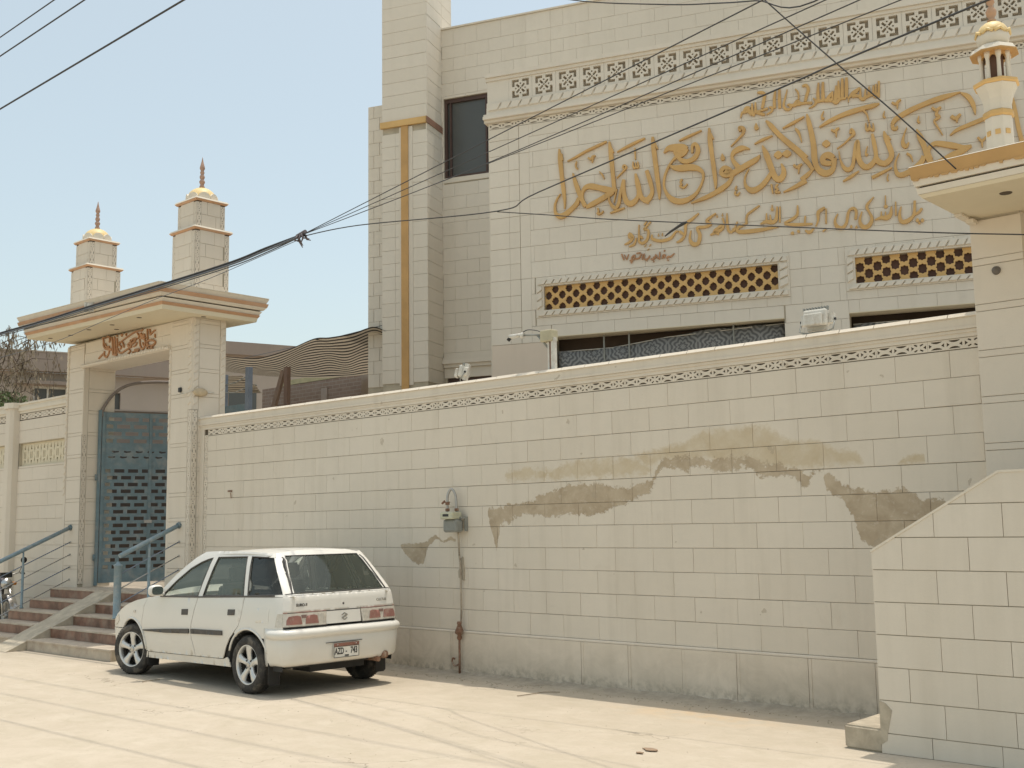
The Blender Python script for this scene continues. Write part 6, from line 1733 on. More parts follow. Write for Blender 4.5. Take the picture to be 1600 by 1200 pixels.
# roof, windscreen, bonnet, nose
def roofz(x): return interp(x, [(-.17, 1.388), (-.05, 1.402), (.2, 1.412), (.5, 1.412), (.8, 1.400), (1.0, 1.378), (1.09, 1.352)])
def rf(a, b_):
    x = lerp(-.165, 1.10, a); v = 2*b_-1; z = roofz(x); w = w_s(max(x, 0), 1.365)+.006
    ex_ = abs(v)**4
    return (x + (.0 if a > .1 else .03*(v*v)), v*w, z - .030*ex_ - .010*v*v)
mb = MB(); mb.grid(rf, 24, 24); ro = part('roof', mb, M_CAR, car, FC); md = ro.modifiers.new('t', 'SOLIDIFY'); md.thickness = .012
def ws(a, b_):
    v = 2*b_-1; x = lerp(1.08, 1.80, a) + .10*(1-v*v)*a*.8; z = lerp(1.350, .905, a); return (x, v*(w_s(1.2, z)-.045), z+.006*(1-v*v))
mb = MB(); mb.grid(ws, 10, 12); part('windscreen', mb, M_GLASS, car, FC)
def hd(a, b_):
    v = 2*b_-1; x = lerp(1.78, 2.93, a); z = interp(x, hood_z); w = Yside(x, z)+.001
    return (x + .10*(1-v*v)*(1 if a > .5 else a*2), v*w, z + .035*(1-abs(v)**3)*(1-.5*a) - .004)
mb = MB(); mb.grid(hd, 16, 16); part('bonnet', mb, M_CAR, car, FC)
def fb(a, b_):
    v = 2*b_-1; z = lerp(.22, .62, a); w = Yside(2.93, z)
    bul = .02*math.sin(a*math.pi)
    return (2.93 + .13*(1-abs(v)**3) + bul*(1-v*v), v*w, z)
mb = MB(); mb.grid(fb, 8, 20); part('front_bumper', mb, M_CAR, car, FC)
side_panel('front_bumper_end', [(2.735, .26), (2.735, .36), (2.71, .43), (2.66, .500), (2.955, .494), (2.94, .40), (2.90, .22), (2.76, .22)], M_CAR, off=.004, th=.01)
for s_ in (1, -1):
    side_panel('headlamp', [(2.80, .59), (2.83, .655), (2.925, .60), (2.945, .53), (2.90, .52)], M_CLR, off=.006, th=.01, both=False) if s_ > 0 else None
# mirrors
for s_ in (1, -1):
    mo_ = MB(); cx, cy, cz = 1.71, s_*.83, .965
    def mf(a, b_):
        th_ = 2*math.pi*b_; ph = math.pi*a
        sx = .045*math.cos(ph); rr_ = math.sin(ph)**.6
        c, d = math.cos(th_), math.sin(th_); k = (abs(c)**3.0+abs(d)**3.0)**(-1/3.0)
        return (cx+sx*1.0+.01, cy+rr_*k*c*.085, cz+rr_*k*d*.062)
    mo_.grid(mf, 12, 24)
    mr = part('door_mirror', mo_, M_CAR, car, FC)
    mb = MB(); mb.tube([(1.70, s_*.735, .915), (1.70, s_*.79, .935)], .022, 8); part('mirror_stalk', mb, M_CAR, mr, FC)
    mb = MB(); pts = []
    for k in range(20):
        an = 2*math.pi*k/20; c, d = math.cos(an), math.sin(an); q = (abs(c)**3.5+abs(d)**3.5)**(-1/3.5); pts.append((cy+q*c*.066, cz+q*d*.045))
    mb.prism(pts, cx-.0395, cx-.036, 'yz'); part('mirror_glass', mb, simple('mirror_glass', (.35, .38, .36), .08, .9), mr, FC)
# mud flaps, exhaust, under parts
for x_, y_, z0_, z1_ in ((-.335, .66, .10, .42), (2.03, .66, .12, .34)):
    for s_ in (1, -1):
        mb = MB(); mb.prism([(s_*(y_-.07), z1_), (s_*(y_+.07), z1_), (s_*(y_+.075), z0_+.02), (s_*(y_+.05), z0_), (s_*(y_-.06), z0_)], x_-.004, x_+.004, 'yz'); part('mud_flap', mb, M_BLACK, car, FC)
mb = MB(); mb.tube([(-.25, -.42, .27), (-.50, -.43, .275), (-.60, -.43, .27)], .026, 12); mb.lathe([(.02, 0), (.045, .02), (.04, .1), (.02, .12)], 10, FC.inverted() @ FC @ T(-.50, -.52, .31) @ RY(-90)); part('exhaust', mb, M_RUST, car, FC)
mb = MB(); mb.tube([(-.05, -.6, .28), (-.05, .6, .28)], .03, 8); mb.tube([(2.365, -.6, .26), (2.365, .6, .26)], .03, 8); mb.box(-.42, -.12, -.38, .30, .20, .30); mb.box(.2, 1.9, -.08, .08, .17, .22); part('underbody', mb, M_BLACK, car, FC)
# interior
for y_ in (.34, -.34):
    s = MB(); 
    bm = bmesh.new()
    def rb(x0, x1, y0, y1, z0, z1, M=I4):
        r = bmesh.ops.create_cube(bm, size=1); vs = r['verts']
        for v in vs: v.co = M @ Vector((lerp(x0, x1, v.co.x+.5), lerp(y0, y1, v.co.y+.5), lerp(z0, z1, v.co.z+.5)))
    rb(1.05, 1.50, y_-.22, y_+.22, .38, .52)
    rb(.93, 1.05, y_-.21, y_+.21, .48, 1.06, T(.99, 0, .48) @ RY(-14) @ T(-.99, 0, -.48))
    bmesh.ops.bevel(bm, geom=list(bm.edges), offset=.04, segments=3, affect='EDGES')
    rb(.80, .88, y_-.11, y_+.11, 1.07, 1.24)
    bmesh.ops.bevel(bm, geom=[e for e in bm.edges if min(v.co.z for v in e.verts) > 1.06 and e.calc_length() > .07], offset=.03, segments=3, affect='EDGES')
    me = bpy.data.meshes.new('seat'); bm.to_mesh(me); bm.free(); me.materials.append(M_SEAT); put('front_seat', me, car, FC)
bm = bmesh.new(); rb(.02, .50, -.58, .58, .38, .52); rb(-.06, .06, -.58, .58, .48, .98, T(0, 0, .48) @ RY(-12) @ T(0, 0, -.48))
bmesh.ops.bevel(bm, geom=list(bm.edges), offset=.03, segments=2, affect='EDGES'); me = bpy.data.meshes.new('rear_bench'); bm.to_mesh(me); bm.free(); me.materials.append(M_SEAT); put('rear_bench', me, car, FC)
boxpart('dashboard', 1.55, 1.72, -.62, .62, .66, .88, M_INT, car, FC, bev=.03)
boxpart('parcel_shelf', -.42, -.12, -.58, .58, .90, .915, M_INT, car, FC)
mb = MB(); mb.tube([(1.42+.04*math.sin(t), -.34+.17*math.cos(t), .86+.165*math.sin(t)) for t in [i*2*math.pi/20 for i in range(21)]], .012, 6); part('steering_wheel', mb, M_INT, car, FC)
mb = MB(); mb.box(1.13, 1.15, -.10, .10, 1.23, 1.29); mb.tube([(1.14, 0, 1.29), (1.12, 0, 1.34)], .008, 6); part('interior_mirror', mb, M_INT, car, FC)
boxpart('headliner', -.1, 1.05, -.56, .56, 1.345, 1.352, simple('headliner', (.45, .43, .38), .9), car, FC)
# wheels
def wheel(cx, s_, steer=0.0):
    W = FC @ T(cx, s_*.685, .283) @ RZ(steer) @ (RZ(180) if s_ < 0 else I4)
    wt = MB()
    prof = [(.195, -.075), (.215, -.082), (.262, -.078), (.279, -.055), (.283, -.02), (.283, .02), (.279, .055), (.262, .078), (.215, .082), (.195, .075)]
    Mw = Matrix.Rotation(R(-90), 4, 'X')       # axis z -> +y
    wt.lathe(prof + [(.18, .05), (.18, -.05), prof[0]], 48, Mw)
    wr = thing_part = part('wheel', wt, M_TYRE, car, W)
    tr = MB()
    for k in range(56):
        an = 2*math.pi*k/56
        for z0, z1, sh in ((-.055, -.01, .02), (.01, .055, -.02)):
            a0_, a1_ = an+sh, an+.06+sh
            tr.add([Mw @ Vector((.2835*math.cos(t)*(1+e_), .2835*math.sin(t)*(1+e_), z)) for t, z, e_ in ((a0_, z0, 0), (a1_, z0, 0), (a1_-sh*1.5, z1, 0), (a0_-sh*1.5, z1, 0), (a0_, z0, .012), (a1_, z0, .012), (a1_-sh*1.5, z1, .012), (a0_-sh*1.5, z1, .012))], [(4,5,6,7),(0,1,5,4),(1,2,6,5),(2,3,7,6),(3,0,4,7)])
    part('tread_blocks', tr, M_TYRE, wr, W, kind='stuff')
    rm = MB()
    rm.lathe([(.190, -.06), (.185, -.02), (.178, .045), (.183, .068), (.194, .076), (.198, .070), (.196, .06), (.190, -.06)], 40, Mw)
    part('rim', rm, M_RIM, wr, W)
    sp_ = MB()
    for k in range(5):
        an = math.pi/2 + k*2*math.pi/5
        c, s = math.cos(an), math.sin(an)
        st_ = [(.030, .034, .050), (.07, .030, .058), (.11, .030, .066), (.15, .040, .070), (.184, .056, .064)]
        vs = []
        for r_, w_, y_ in st_:
            for sg, dy in ((-1, -.016), (-.6, 0), (.6, 0), (1, -.016), (1, -.035), (-1, -.035)):
                vs.append((r_*c - sg*w_*s, y_+dy, r_*s + sg*w_*c))
        fs = []
        for i in range(4):
            for j in range(6): fs.append((i*6+j, i*6+(j+1) % 6, (i+1)*6+(j+1) % 6, (i+1)*6+j))
        sp_.add(vs, fs, True)
    sp_.lathe([(.052, .02), (.052, .045), (.046, .052), (.030, .056)], 20, Mw)
    part('spokes', sp_, M_RIM, wr, W)
    hb = MB(); hb.lathe([(.030, .056), (.027, .062), (.018, .063), (.0, .063)], 20, Mw); part('hub_cap', hb, M_CHROME, wr, W)
    hb = MB()
    for k in range(4):
        an = math.pi/4+k*math.pi/2; hb.lathe([(.009, .04), (.009, .060), (.0, .062)], 8, Matrix.Translation((.05*math.cos(an), 0, .05*math.sin(an))) @ Mw)
    part('wheel_nuts', hb, M_TRIMB, wr, W)
    hb = MB(); hb.lathe([(.14, -.02), (.14, .0), (.0, .005)], 24, Mw); part('brake_disc', hb, M_INT, wr, W)
for cx, s_, st_ in ((0, 1, 0), (0, -1, 0), (2.40, 1, 15), (2.40, -1, 15)): wheel(cx, s_, st_)
# ================================================================ GAS METER
gm_ = thing('gas_meter', 'grey gas meter with looped pipe on the wall beside the damp patch', 'meter', T(-8.93, Y0, 0))
Fm = T(0, Y0, 0)
boxpart('meter_body', -9.025, -8.815, -.17, -.05, 1.55, 1.695, M_GREY, gm_, Fm, bev=.025)
boxpart('meter_index', -9.02, -8.83, -.215, -.06, 1.695, 1.775, simple('cream_meter_index', (.50, .49, .36), .5, nscale=12), gm_, Fm, bev=.012)
boxpart('index_window', -8.975, -8.885, -.2175, -.214, 1.725, 1.752, M_INK, gm_, Fm)
mb = MB(); mb.tube([p for p in catmull([(-8.995, -.12, 1.76), (-8.995, -.12, 1.93), (-8.985, -.11, 1.99), (-8.955, -.10, 2.03), (-8.92, -.09, 2.0), (-8.90, -.08, 1.93), (-8.89, -.08, 1.77)], 5)], .014, 8); part('loop_pipe', mb, M_STEEL, gm_, Fm)
for (x, z) in ((-8.995, 1.80), (-8.995, 1.87), (-8.89, 1.80)):
    mb = MB(); mb.lathe([(.024, -.016), (.026, 0), (.024, .016)], 6, T(x, -.12 if x < -8.95 else -.08, z), False); part('pipe_union', mb, M_RUST, gm_, Fm)
mb = MB(); mb.tube([(-9.05, -.12, 1.885), (-8.955, -.125, 1.885)], .007, 6); mb.tube([(-9.06, -.14, 1.87), (-9.06, -.10, 1.90)], .012, 6); part('valve_handle', mb, M_RUST, gm_, Fm)
mb = MB(); mb.box(-8.84, -8.79, -.10, -.0, 1.70, 1.72); mb.box(-8.80, -8.79, -.05, -.0, 1.56, 1.70); part('wall_bracket', mb, M_GREY, gm_, Fm)
mb = MB(); mb.tube([p for p in catmull([(-8.89, -.06, 1.56), (-8.885, -.05, 1.3), (-8.875, -.045, 1.2), (-8.87, -.045, .9), (-8.865, -.05, .62), (-8.865, -.07, .5)], 5)], .011, 8); part('riser_pipe', mb, simple('painted_over_pipe', (.40, .34, .26), .8, nscale=7, namp=.2, dirt=((.12, .08, .06), 8, .9)), gm_, Fm)
mb = MB(); mb.lathe([(.018, .40), (.030, .42), (.022, .45), (.040, .47), (.046, .50), (.030, .54), (.022, .56), (.028, .58), (.024, .60)], 8, T(-8.865, -.08, -.02)); mb.tube([(-8.90, -.10, .46), (-8.82, -.085, .47)], .018, 8); part('regulator', mb, M_RUST, gm_, Fm)
mb = MB(); mb.tube([(-8.865, -.08, .42), (-8.872, -.075, .0)], .0125, 8); part('ground_pipe', mb, M_RUST, gm_, Fm)
mb = MB(); mb.tube(catmull([(-8.875, -.08, .12), (-8.93, -.09, .10), (-8.975, -.085, .14), (-8.97, -.08, .18), (-8.94, -.08, .17)], 4), .010, 6); part('pipe_stub', mb, M_RUST, gm_, Fm)
mb = MB(); mb.prism([(-8.93, 1.05), (-8.85, 1.02), (-8.845, 1.14), (-8.87, 1.28), (-8.90, 1.26), (-8.89, 1.18), (-8.94, 1.12)], -.02, .0); part('mortar_patch', mb, M_RAMP, gm_, Fm)

# ================================================================ CCTV, FLOODLIGHTS, LAMP
cc = thing('cctv_camera', 'cream cctv camera on a post arm standing on the wall coping', 'camera', T(-7.58, 9.05, 3.245))
mb = MB(); mb.box(-7.63, -7.53, 8.99, 9.10, 3.245, 3.255); mb.box(-7.655, -7.635, 9.03, 9.05, 3.25, 3.60); mb.box(-7.60, -7.55, 9.02, 9.06, 3.25, 3.60); part('post', mb, M_GREYL, cc)
mb = MB(); mb.box(-7.635, -7.60, 9.045, 9.06, 3.25, 3.60); part('post_web', mb, M_BROWNT, cc)
boxpart('junction_box', -7.73, -7.57, 8.99, 9.11, 3.56, 3.685, simple('yellowed_box', (.45, .41, .28), .6, nscale=12), cc, bev=.012)
mb = MB(); mb.tube([(-7.73, 9.04, 3.645), (-7.96, 8.99, 3.665)], .011, 8); part('arm', mb, M_GREY, cc)
mb = MB(); mb.tube([(-7.79, 9.03, 3.645), (-7.66, 9.04, 3.50)], .012, 6); part('brace', mb, M_GREY, cc)
mb = MB(); mb.tube([(-7.955, 8.99, 3.66), (-7.985, 8.985, 3.665)], .034, 14); part('mount_disc', mb, M_GREYL, cc)
mb = MB(); mb.tube([(-7.985, 8.98, 3.67), (-8.13, 8.955, 3.662)], [.020, .026], 12); part('camera_body', mb, M_GREYL, cc)
mb = MB(); mb.tube([(-8.12, 8.955, 3.655), (-8.15, 8.95, 3.625)], .020, 12); part('lens_hood', mb, M_BLACK, cc)
mb = MB(); mb.tube(catmull([(-7.98, 8.985, 3.69), (-7.9, 8.99, 3.715), (-7.8, 9.02, 3.70), (-7.73, 9.04, 3.67)], 4), .005, 6); part('cable', mb, M_CABLE, cc)

def floodlight(lab, F):
    fl = thing('floodlight', lab, 'floodlight', F)
    bm = bmesh.new(); r = bmesh.ops.create_cube(bm, size=1)
    for v in r['verts']: v.co = Vector((v.co.x*.30, v.co.y*.05, v.co.z*.21))
    bmesh.ops.bevel(bm, geom=[e for e in bm.edges if abs((e.verts[0].co-e.verts[1].co).y) > .03], offset=.06, segments=5, affect='EDGES')
    me = bpy.data.meshes.new('flange'); bm.to_mesh(me); bm.free(); me.materials.append(M_GREYL); put('flange', me, fl, F @ T(0, .02, .13))
    boxpart('housing', -.11, .11, -.07, -.006, .055, .205, M_GREYL, fl, F, bev=.02)
    mb = MB()
    for k in range(9): mb.box(-.12+.0275*k, -.108+.0275*k, -.035, -.004, .200, .232)
    part('cooling_fins', mb, M_GREY, fl, F)
    boxpart('gear_box', -.085, .085, -.115, -.072, .045, .155, M_GREYL, fl, F, bev=.012)
    mb = MB(); mb.tube([(-.155, .02, .12), (-.155, -.02, .02), (-.10, -.02, .0), (.10, -.02, .0), (.155, -.02, .02), (.155, .02, .12)], .008, 6); part('bracket', mb, M_GREY, fl, F)
    mb = MB(); mb.tube([(-.165, .02, .12), (-.145, .02, .12)], .014, 8); mb.tube([(.165, .02, .12), (.145, .02, .12)], .014, 8); part('knob', mb, M_INK, fl, F)
    return fl
floodlight('square grey floodlight seen from behind on the coping under the right grille', T(-4.555, 9.06, 3.262) @ RZ(4) @ RX(-8))
floodlight('tilted floodlight on the coping beside the ochre tower stripe', T(-9.02, 9.12, 3.262) @ RZ(-52) @ RX(-12) @ Matrix.Scale(.92, 4))
lp = thing('wall_lamp', 'small oval lamp head on the right pillar of the far portal', 'lamp', T(-14.2, 8.9, 3.6))
Fp = T(-14.2, 8.8, 0) @ RZ(90)
mb = MB(); mb.lathe([(.0, .0), (.02, .0), (.05, .008), (.062, .02), (.055, .04), (.03, .055), (.0, .06)], 18, Fp @ T(.11, -.02, 3.60) @ RX(90) @ Matrix.Diagonal((2.0, 1, 1, 1))); part('lamp_head', mb, simple('dusty_lamp', (.52, .42, .28), .6, nscale=20), lp)
mb = MB(); mb.tube([(-14.2+.02, 9.02, 3.6), (-14.2+.03, 9.14, 3.61)], .006, 6); mb.tube(catmull([(-14.5, 8.785, 3.62), (-14.44, 8.77, 3.585), (-14.34, 8.775, 3.59), (-14.22, 8.78, 3.61), (-14.17, 8.83, 3.61)], 4), .006, 6); part('arm_wire', mb, M_GREYL, lp)
sx_ = thing('switch_box', 'small black square socket on the front of the far portal pillar', 'socket', T(-14.5, YF, 3.655))
boxpart('box', -14.53, -14.465, YF-.035, YF-.005, 3.62, 3.69, M_INK, sx_, bev=.01)
kb = thing('cable_bracket', 'small cream bracket holding the cable bundle on the canopy fascia', 'bracket', T(-15.72, 7.98, 4.95))
mb = MB(); mb.box(-15.79, -15.765, 7.93, 8.02, 4.88, 5.03); mb.box(-15.70, -15.675, 7.93, 8.02, 4.88, 5.0); mb.box(-15.765, -15.70, 8.00, 8.02, 4.90, 5.02); part('bracket', mb, M_GREYL, kb)

# ================================================================ CABLES
def cable(lab, pts, r=.007, m=None, sag=0.0, n=24, name='overhead_cable', group='overhead cables'):
    r *= .92
    P = []
    if len(pts) == 2:
        a, b = Vector(pts[0]), Vector(pts[1])
        for i in range(n+1):
            t = i/n; p = a.lerp(b, t); p.z -= sag*4*t*(1-t); P.append(p)
    else:
        P = catmull(pts, 8)
    mb = MB(); mb.tube(P, r, 6); me = mb.mesh('cable', m or M_CABLE)
    o = put(name, me, None, I4); return tag(o, lab, 'cable', group)
K = (-10.477, 7.9, 5.049)
BR = (-15.73, 7.96, 4.93)
L0_ = (-19.6, 7.9, 4.45)
BUNDLE = [(-10.477, 7.9, 5.049), (-11.177, 7.9, 5.004), (-11.926, 7.9, 4.956), (-13.604, 7.9, 4.93), (-15.549, 7.9, 4.916), (-17.222, 7.9, 4.899), (-18.615, 7.9, 4.901), (-20.713, 7.9, 4.865)]
for i, (dy, dz, lab) in enumerate(((0, .018, 'topmost dark cable of the bundle along the far canopy'), (.015, 0, 'second dark cable of the bundle along the far canopy'), (-.015, -.018, 'lower dark cable of the bundle along the far canopy'), (.01, -.036, 'lowest grey cable of the bundle along the far canopy'))):
    cable(lab, [(x, y+dy*(1 if k else .3), z+dz*(1 if k else .3)) for k, (x, y, z) in enumerate(BUNDLE + [(BUNDLE[-1][0]-7, 7.9, BUNDLE[-1][2]-.9)])], (.0135 if i < 3 else .008), M_CABLEG if i else M_CABLE)
cable('thin single wire hanging below the cable bundle across the portal canopy', [(-10.475, 7.88, 4.998), (-12.199, 7.8, 4.803), (-13.599, 7.75, 4.695), (-14.768, 7.7, 4.574), (-15.742, 7.6, 4.435), (-16.773, 7.6, 4.404), (-19.352, 7.6, 4.381)], .0045, M_CABLEG)
# strands from the knot up to the right
ends = [((-3.269, 6.0, 4.849), 'upper dark wire rising from the cable knot to the top right', .008), ((-2.854, 6.0, 4.708), 'second wire rising from the cable knot across the facade', .007), ((-2.643, 6.0, 4.636), 'third wire rising from the cable knot across the calligraphy', .007), ((-2.402, 6.0, 4.553), 'fourth wire rising from the cable knot across the frieze', .0065)]
mids = [((760, 220), 7.1), ((760, 239), 7.1), ((768, 252), 7.1), ((768, 253), 7.05)]
MIDW = [(-7.0, 7.1, 5.17), (-6.98, 7.1, 5.09), (-6.9, 7.1, 5.03), (-6.88, 7.05, 4.99)]
for (e_, lab, r_), mw in zip(ends, WIREMID):
    d = (Vector(e_)-Vector(mw)); far = Vector(e_)+d*1.6
    cable(lab, [K, mw, e_, tuple(far)], r_*.62)
cable('dark wire running level from the knot then forking up over the calligraphy', [tuple(p) for p in WIRE_LEVEL], .0065)
cable('thin wire from the fork crossing the Urdu line to the right portal', [tuple(p) for p in WIRE_LOW], .0055)
cable('diagonal wire dropping from the top edge to the right portal canopy', [tuple(p) for p in WIRE_DIAG], .006)
cable('loose sagging wire at the very top of the facade', [tuple(p) for p in WIRE_TOP], .006)
lug = thing('wire_joint', 'dark taped joint on the wire in front of the Urdu line', 'joint', T(*WIRE_LUG[0]))
mb = MB(); mb.tube([tuple(p) for p in WIRE_LUG], [.006, .010, .012, .016, .010], 8); part('tape', mb, M_CABLE, lug)
for (y, z, lab) in ((7.39, 9.68, 'highest of the three street wires in the left sky'), (6.57, 8.49, 'middle of the three street wires in the left sky'), (5.56, 6.74, 'lowest of the three street wires in the left sky')):
    cable(lab, [(-34, y, z), (14, y, z)], .011, None, 0.0)
kn = thing('cable_knot', 'tangled taped knot where the overhead wires join', 'cable knot', T(*K))
random.seed(4)
mb = MB()
for i in range(7):
    a = Vector(K) + Vector((random.uniform(-.06, .06), random.uniform(-.03, .03), random.uniform(-.03, .03)))
    mb.tube([a, a+Vector((random.uniform(-.03, .06), random.uniform(-.04, .04), -.05)), a+Vector((random.uniform(-.05, .14), random.uniform(-.05, .05), random.uniform(-.13, -.06)))], [.016, .012, .005], 6)
mb.tube([Vector(K)+Vector((-.07, 0, .0)), Vector(K)+Vector((.09, 0, .03))], .026, 8)
part('wire_tails', mb, simple('knot_sheath', (.13, .11, .115), .7), kn)
cable('thin line behind the striped awning', [(-19.5, 13.0, 5.06), (-14.55, 12.72, 5.10)], .006, M_CABLEG, .02)

# ================================================================ AWNING
def stripes():
    m, nt, b = newmat('striped_shade_cloth'); k = N(nt)
    uv = k.n('ShaderNodeTexCoord'); sp = k.n('ShaderNodeSeparateXYZ'); k.l(uv.outputs['UV'], sp.inputs[0])
    f = k.math('FRACT', k.math('MULTIPLY', sp.outputs[1], 16))
    s = k.ramp(f, [(.44, 0), (.50, 1)])
    c = k.mix(s, (.055, .045, .04), (.55, .48, .37))
    k.l(c, b.inputs['Base Color']); b.inputs['Roughness'].default_value = .9
    nt.nodes.remove([n for n in nt.nodes if n.type == 'OUTPUT_MATERIAL'][0])
    tl = k.n('ShaderNodeBsdfTranslucent'); k.l(c, tl.inputs[0]); mx = k.n('ShaderNodeMixShader'); mx.inputs[0].default_value = .2
    k.l(b.outputs[0], mx.inputs[1]); k.l(tl.outputs[0], mx.inputs[2]); o = k.n('ShaderNodeOutputMaterial'); k.l(mx.outputs[0], o.inputs[0])
    return m
aw = thing('striped_awning', 'sagging dark and cream striped shade cloth stretched over the courtyard', 'awning', T(-16, 13, 4.6))
near = [(-18.063, 11.9, 4.868), (-17.373, 11.99, 4.769), (-17.049, 12.08, 4.772), (-16.453, 12.17, 4.848), (-15.852, 12.26, 4.978), (-15.522, 12.35, 4.97), (-15.015, 12.44, 4.986), (-14.558, 12.53, 5.056), (-14.336, 12.62, 4.959)]
mids_ = [(-19.878, 13.1, 4.993), (-19.01, 13.162, 4.827), (-18.335, 13.225, 4.736), (-17.69, 13.288, 4.776), (-17.069, 13.35, 4.84), (-16.565, 13.412, 4.815), (-16.076, 13.475, 4.864), (-15.638, 13.538, 4.904), (-15.424, 13.6, 4.85)]
farr = [(-21.544, 14.2, 5.159), (-20.542, 14.275, 4.977), (-19.549, 14.35, 4.841), (-18.87, 14.425, 4.766), (-18.217, 14.5, 4.707), (-17.589, 14.575, 4.684), (-17.277, 14.65, 4.691), (-16.971, 14.725, 4.732), (-16.785, 14.8, 4.758)]
def awf(a, b_):
    def at(row):
        P = catmull(row, 6); t = a*(len(P)-1); i = min(int(t), len(P)-2); return Vector(P[i]).lerp(Vector(P[i+1]), t-i)
    p, q, r = at(near), at(mids_), at(farr)
    v = p*(1-b_)*(1-2*b_) + q*4*b_*(1-b_) + r*b_*(2*b_-1)
    v.z += (.02*math.sin(a*31+b_*5) - .05*math.sin(a*9.0+1.0))*math.sin(b_*math.pi)
    return v
mb = MB(); mb.grid(awf, 70, 30, True, True); M_STRIPE = stripes(); part('cloth', mb, M_STRIPE, aw)
mb = MB()
def awl(a, b_): 
    x = lerp(-18.6, -16.95, a); return (x, 11.4+.15*math.sin(a*9)+.5*b_, 4.30-.26*b_+.10*math.sin(a*2.6)+.03*math.sin(b_*12))
mb.grid(awl, 20, 14, True, True); part('hanging_flap', mb, M_STRIPE, aw)
mb = MB()
mb.tube([(-15.85, 12.3, 4.97), (-15.85, 12.9, 5.02), (-15.9, 13.6, 4.90)], .012, 8)
part('ridge_rope', mb, M_BLACK, aw)
# blue frame by the gate
bf = thing('blue_steel_frame', 'blue painted steel post frame just inside the far portal', 'frame', T(-16.3, 11, .7))
mb = MB(); mb.box(-16.06, -15.96, 10.97, 11.05, .7, 4.36); part('post', mb, M_BLUEP, bf)
mb = MB(); mb.box(-16.76, -16.69, 10.97, 11.05, .7, 4.30); part('post', mb, M_BLUEP, bf)
mb = MB(); mb.box(-16.69, -16.06, 10.98, 11.04, 3.62, 3.74); part('crossbar', mb, M_BLUE, bf)
mb = MB(); mb.box(-16.69, -16.06, 11.0, 11.02, .8, 3.62); part('panel', mb, M_BLUE, bf)
mb = MB(); mb.tube([(-16.72, 11, 4.12), (-16.4, 11, 4.13), (-16.0, 11, 4.22)], .01, 6); mb.tube([(-16.72, 11, 3.98), (-16.4, 11, 3.96), (-16.0, 11, 4.02)], .01, 6); part('loose_cord', mb, M_GREY, bf)
cn = thing('timber_prop', 'brown timber post with a slanted strut under the awning', 'post', T(-16.4, 12.3, .7))
mb = MB(); mb.box(-16.72, -16.62, 12.25, 12.33, .7, 4.55); part('post', mb, M_WOOD if False else simple('weathered_timber', (.22, .14, .10), .85), cn)
mb = MB(); mb.prism([(-17.3, 3.6), (-17.18, 3.6), (-16.78, 4.5), (-16.88, 4.52)], 12.30, 12.36); part('strut', mb, simple('weathered_timber_strut', (.26, .18, .13), .85), cn)

# ================================================================ BEYOND
bb = thing('brick_outbuilding', 'unpainted brown brick building under the awning', 'building', T(-18, 16, .7))
mb = MB(); mb.box(-21.28, -17.2, 15.0, 19, .7, 4.78); part('brick_wall', mb, M_BRICK, bb)
mb = MB(); mb.prism([(-17.55, .7), (-16.75, .7), (-16.9, 3.6), (-17.12, 4.92), (-17.5, 4.90)], 14.75, 15.0); part('end_wall', mb, simple('raw_cement', (.36, .29, .23), .9), bb)
mb = MB(); mb.box(-20.9, -20.7, 14.97, 14.998, .7, 4.5); mb.box(-19.1, -18.9, 14.97, 14.998, .7, 4.6); part('render_strip', mb, simple('pale_render_strip', (.40, .33, .28), .9), bb)
mb = MB(); mb.box(-20.6, -18.4, 15.0, 16.4, 4.79, 4.90); part('roof_slab', mb, simple('straw_roof_edge', (.50, .44, .26), .9), bb)
fbM = T(-32.2, 13.72, 0) @ RZ(73.98)
def fb_(name, lab): return thing(name, lab, 'building', fbM)
f1 = fb_('far_building', 'long beige two storey building far behind the gate with a dark window')
mb = MB(); wall_body(mb, -6, 5.9, 0, 6.25, [(.89, 1.85, 4.4, 5.85), (2.9, 3.35, 5.2, 5.75), (-.9, -.15, 4.6, 5.6)], .0, .4); mb.box(-6, 5.9, .4, 8, 0, 6.2); part('wall', mb, M_FAR, f1, fbM)
mb = MB(); mb.box(-6, 5.9, -.35, .0, 6.252, 6.80); part('parapet', mb, M_FARD, f1, fbM)
mb = MB(); mb.box(-6, 5.9, -.37, .3, 6.802, 6.84); part('coping', mb, M_FAR, f1, fbM)
mb = MB(); mb.box(.4, 2.6, -.30, -.0, 5.88, 5.98); part('canopy', mb, M_FARD, f1, fbM)
wf = MB()
for (a, b, c, d) in ((.89, .95, 4.4, 5.85), (1.79, 1.85, 4.4, 5.85), (.95, 1.79, 5.79, 5.85), (1.28, 1.33, 4.4, 5.79), (.95, 1.79, 4.4, 4.46)): wf.box(a, b, .08, .14, c, d)
w_ = part('window', wf, M_GREYL, f1, fbM); mb = MB(); mb.box(.95, 1.79, .11, .12, 4.46, 5.79); part('pane', mb, M_WGLASS, w_, fbM)
mb = MB(); mb.box(2.9, 3.35, .1, .12, 5.2, 5.75); part('window', mb, M_WGLASS, f1, fbM)
f2 = fb_('far_building', 'taller far beige block seen between the portal canopy and the striped awning')
mb = MB(); mb.box(5.92, 13.5, -.2, 8, 0, 7.35); part('wall', mb, M_FAR, f2, fbM)
mb = MB(); mb.box(5.92, 13.5, -.5, -.2, 7.10, 7.50); part('parapet', mb, M_FARD, f2, fbM)
for i, (u, z) in enumerate(((6.6, 5.4), (8.4, 5.3))):
    mb = MB(); mb.box(u, u+.9, -.22, -.205, z, z+.8); part('window', mb, M_WGLASS, f2, fbM)
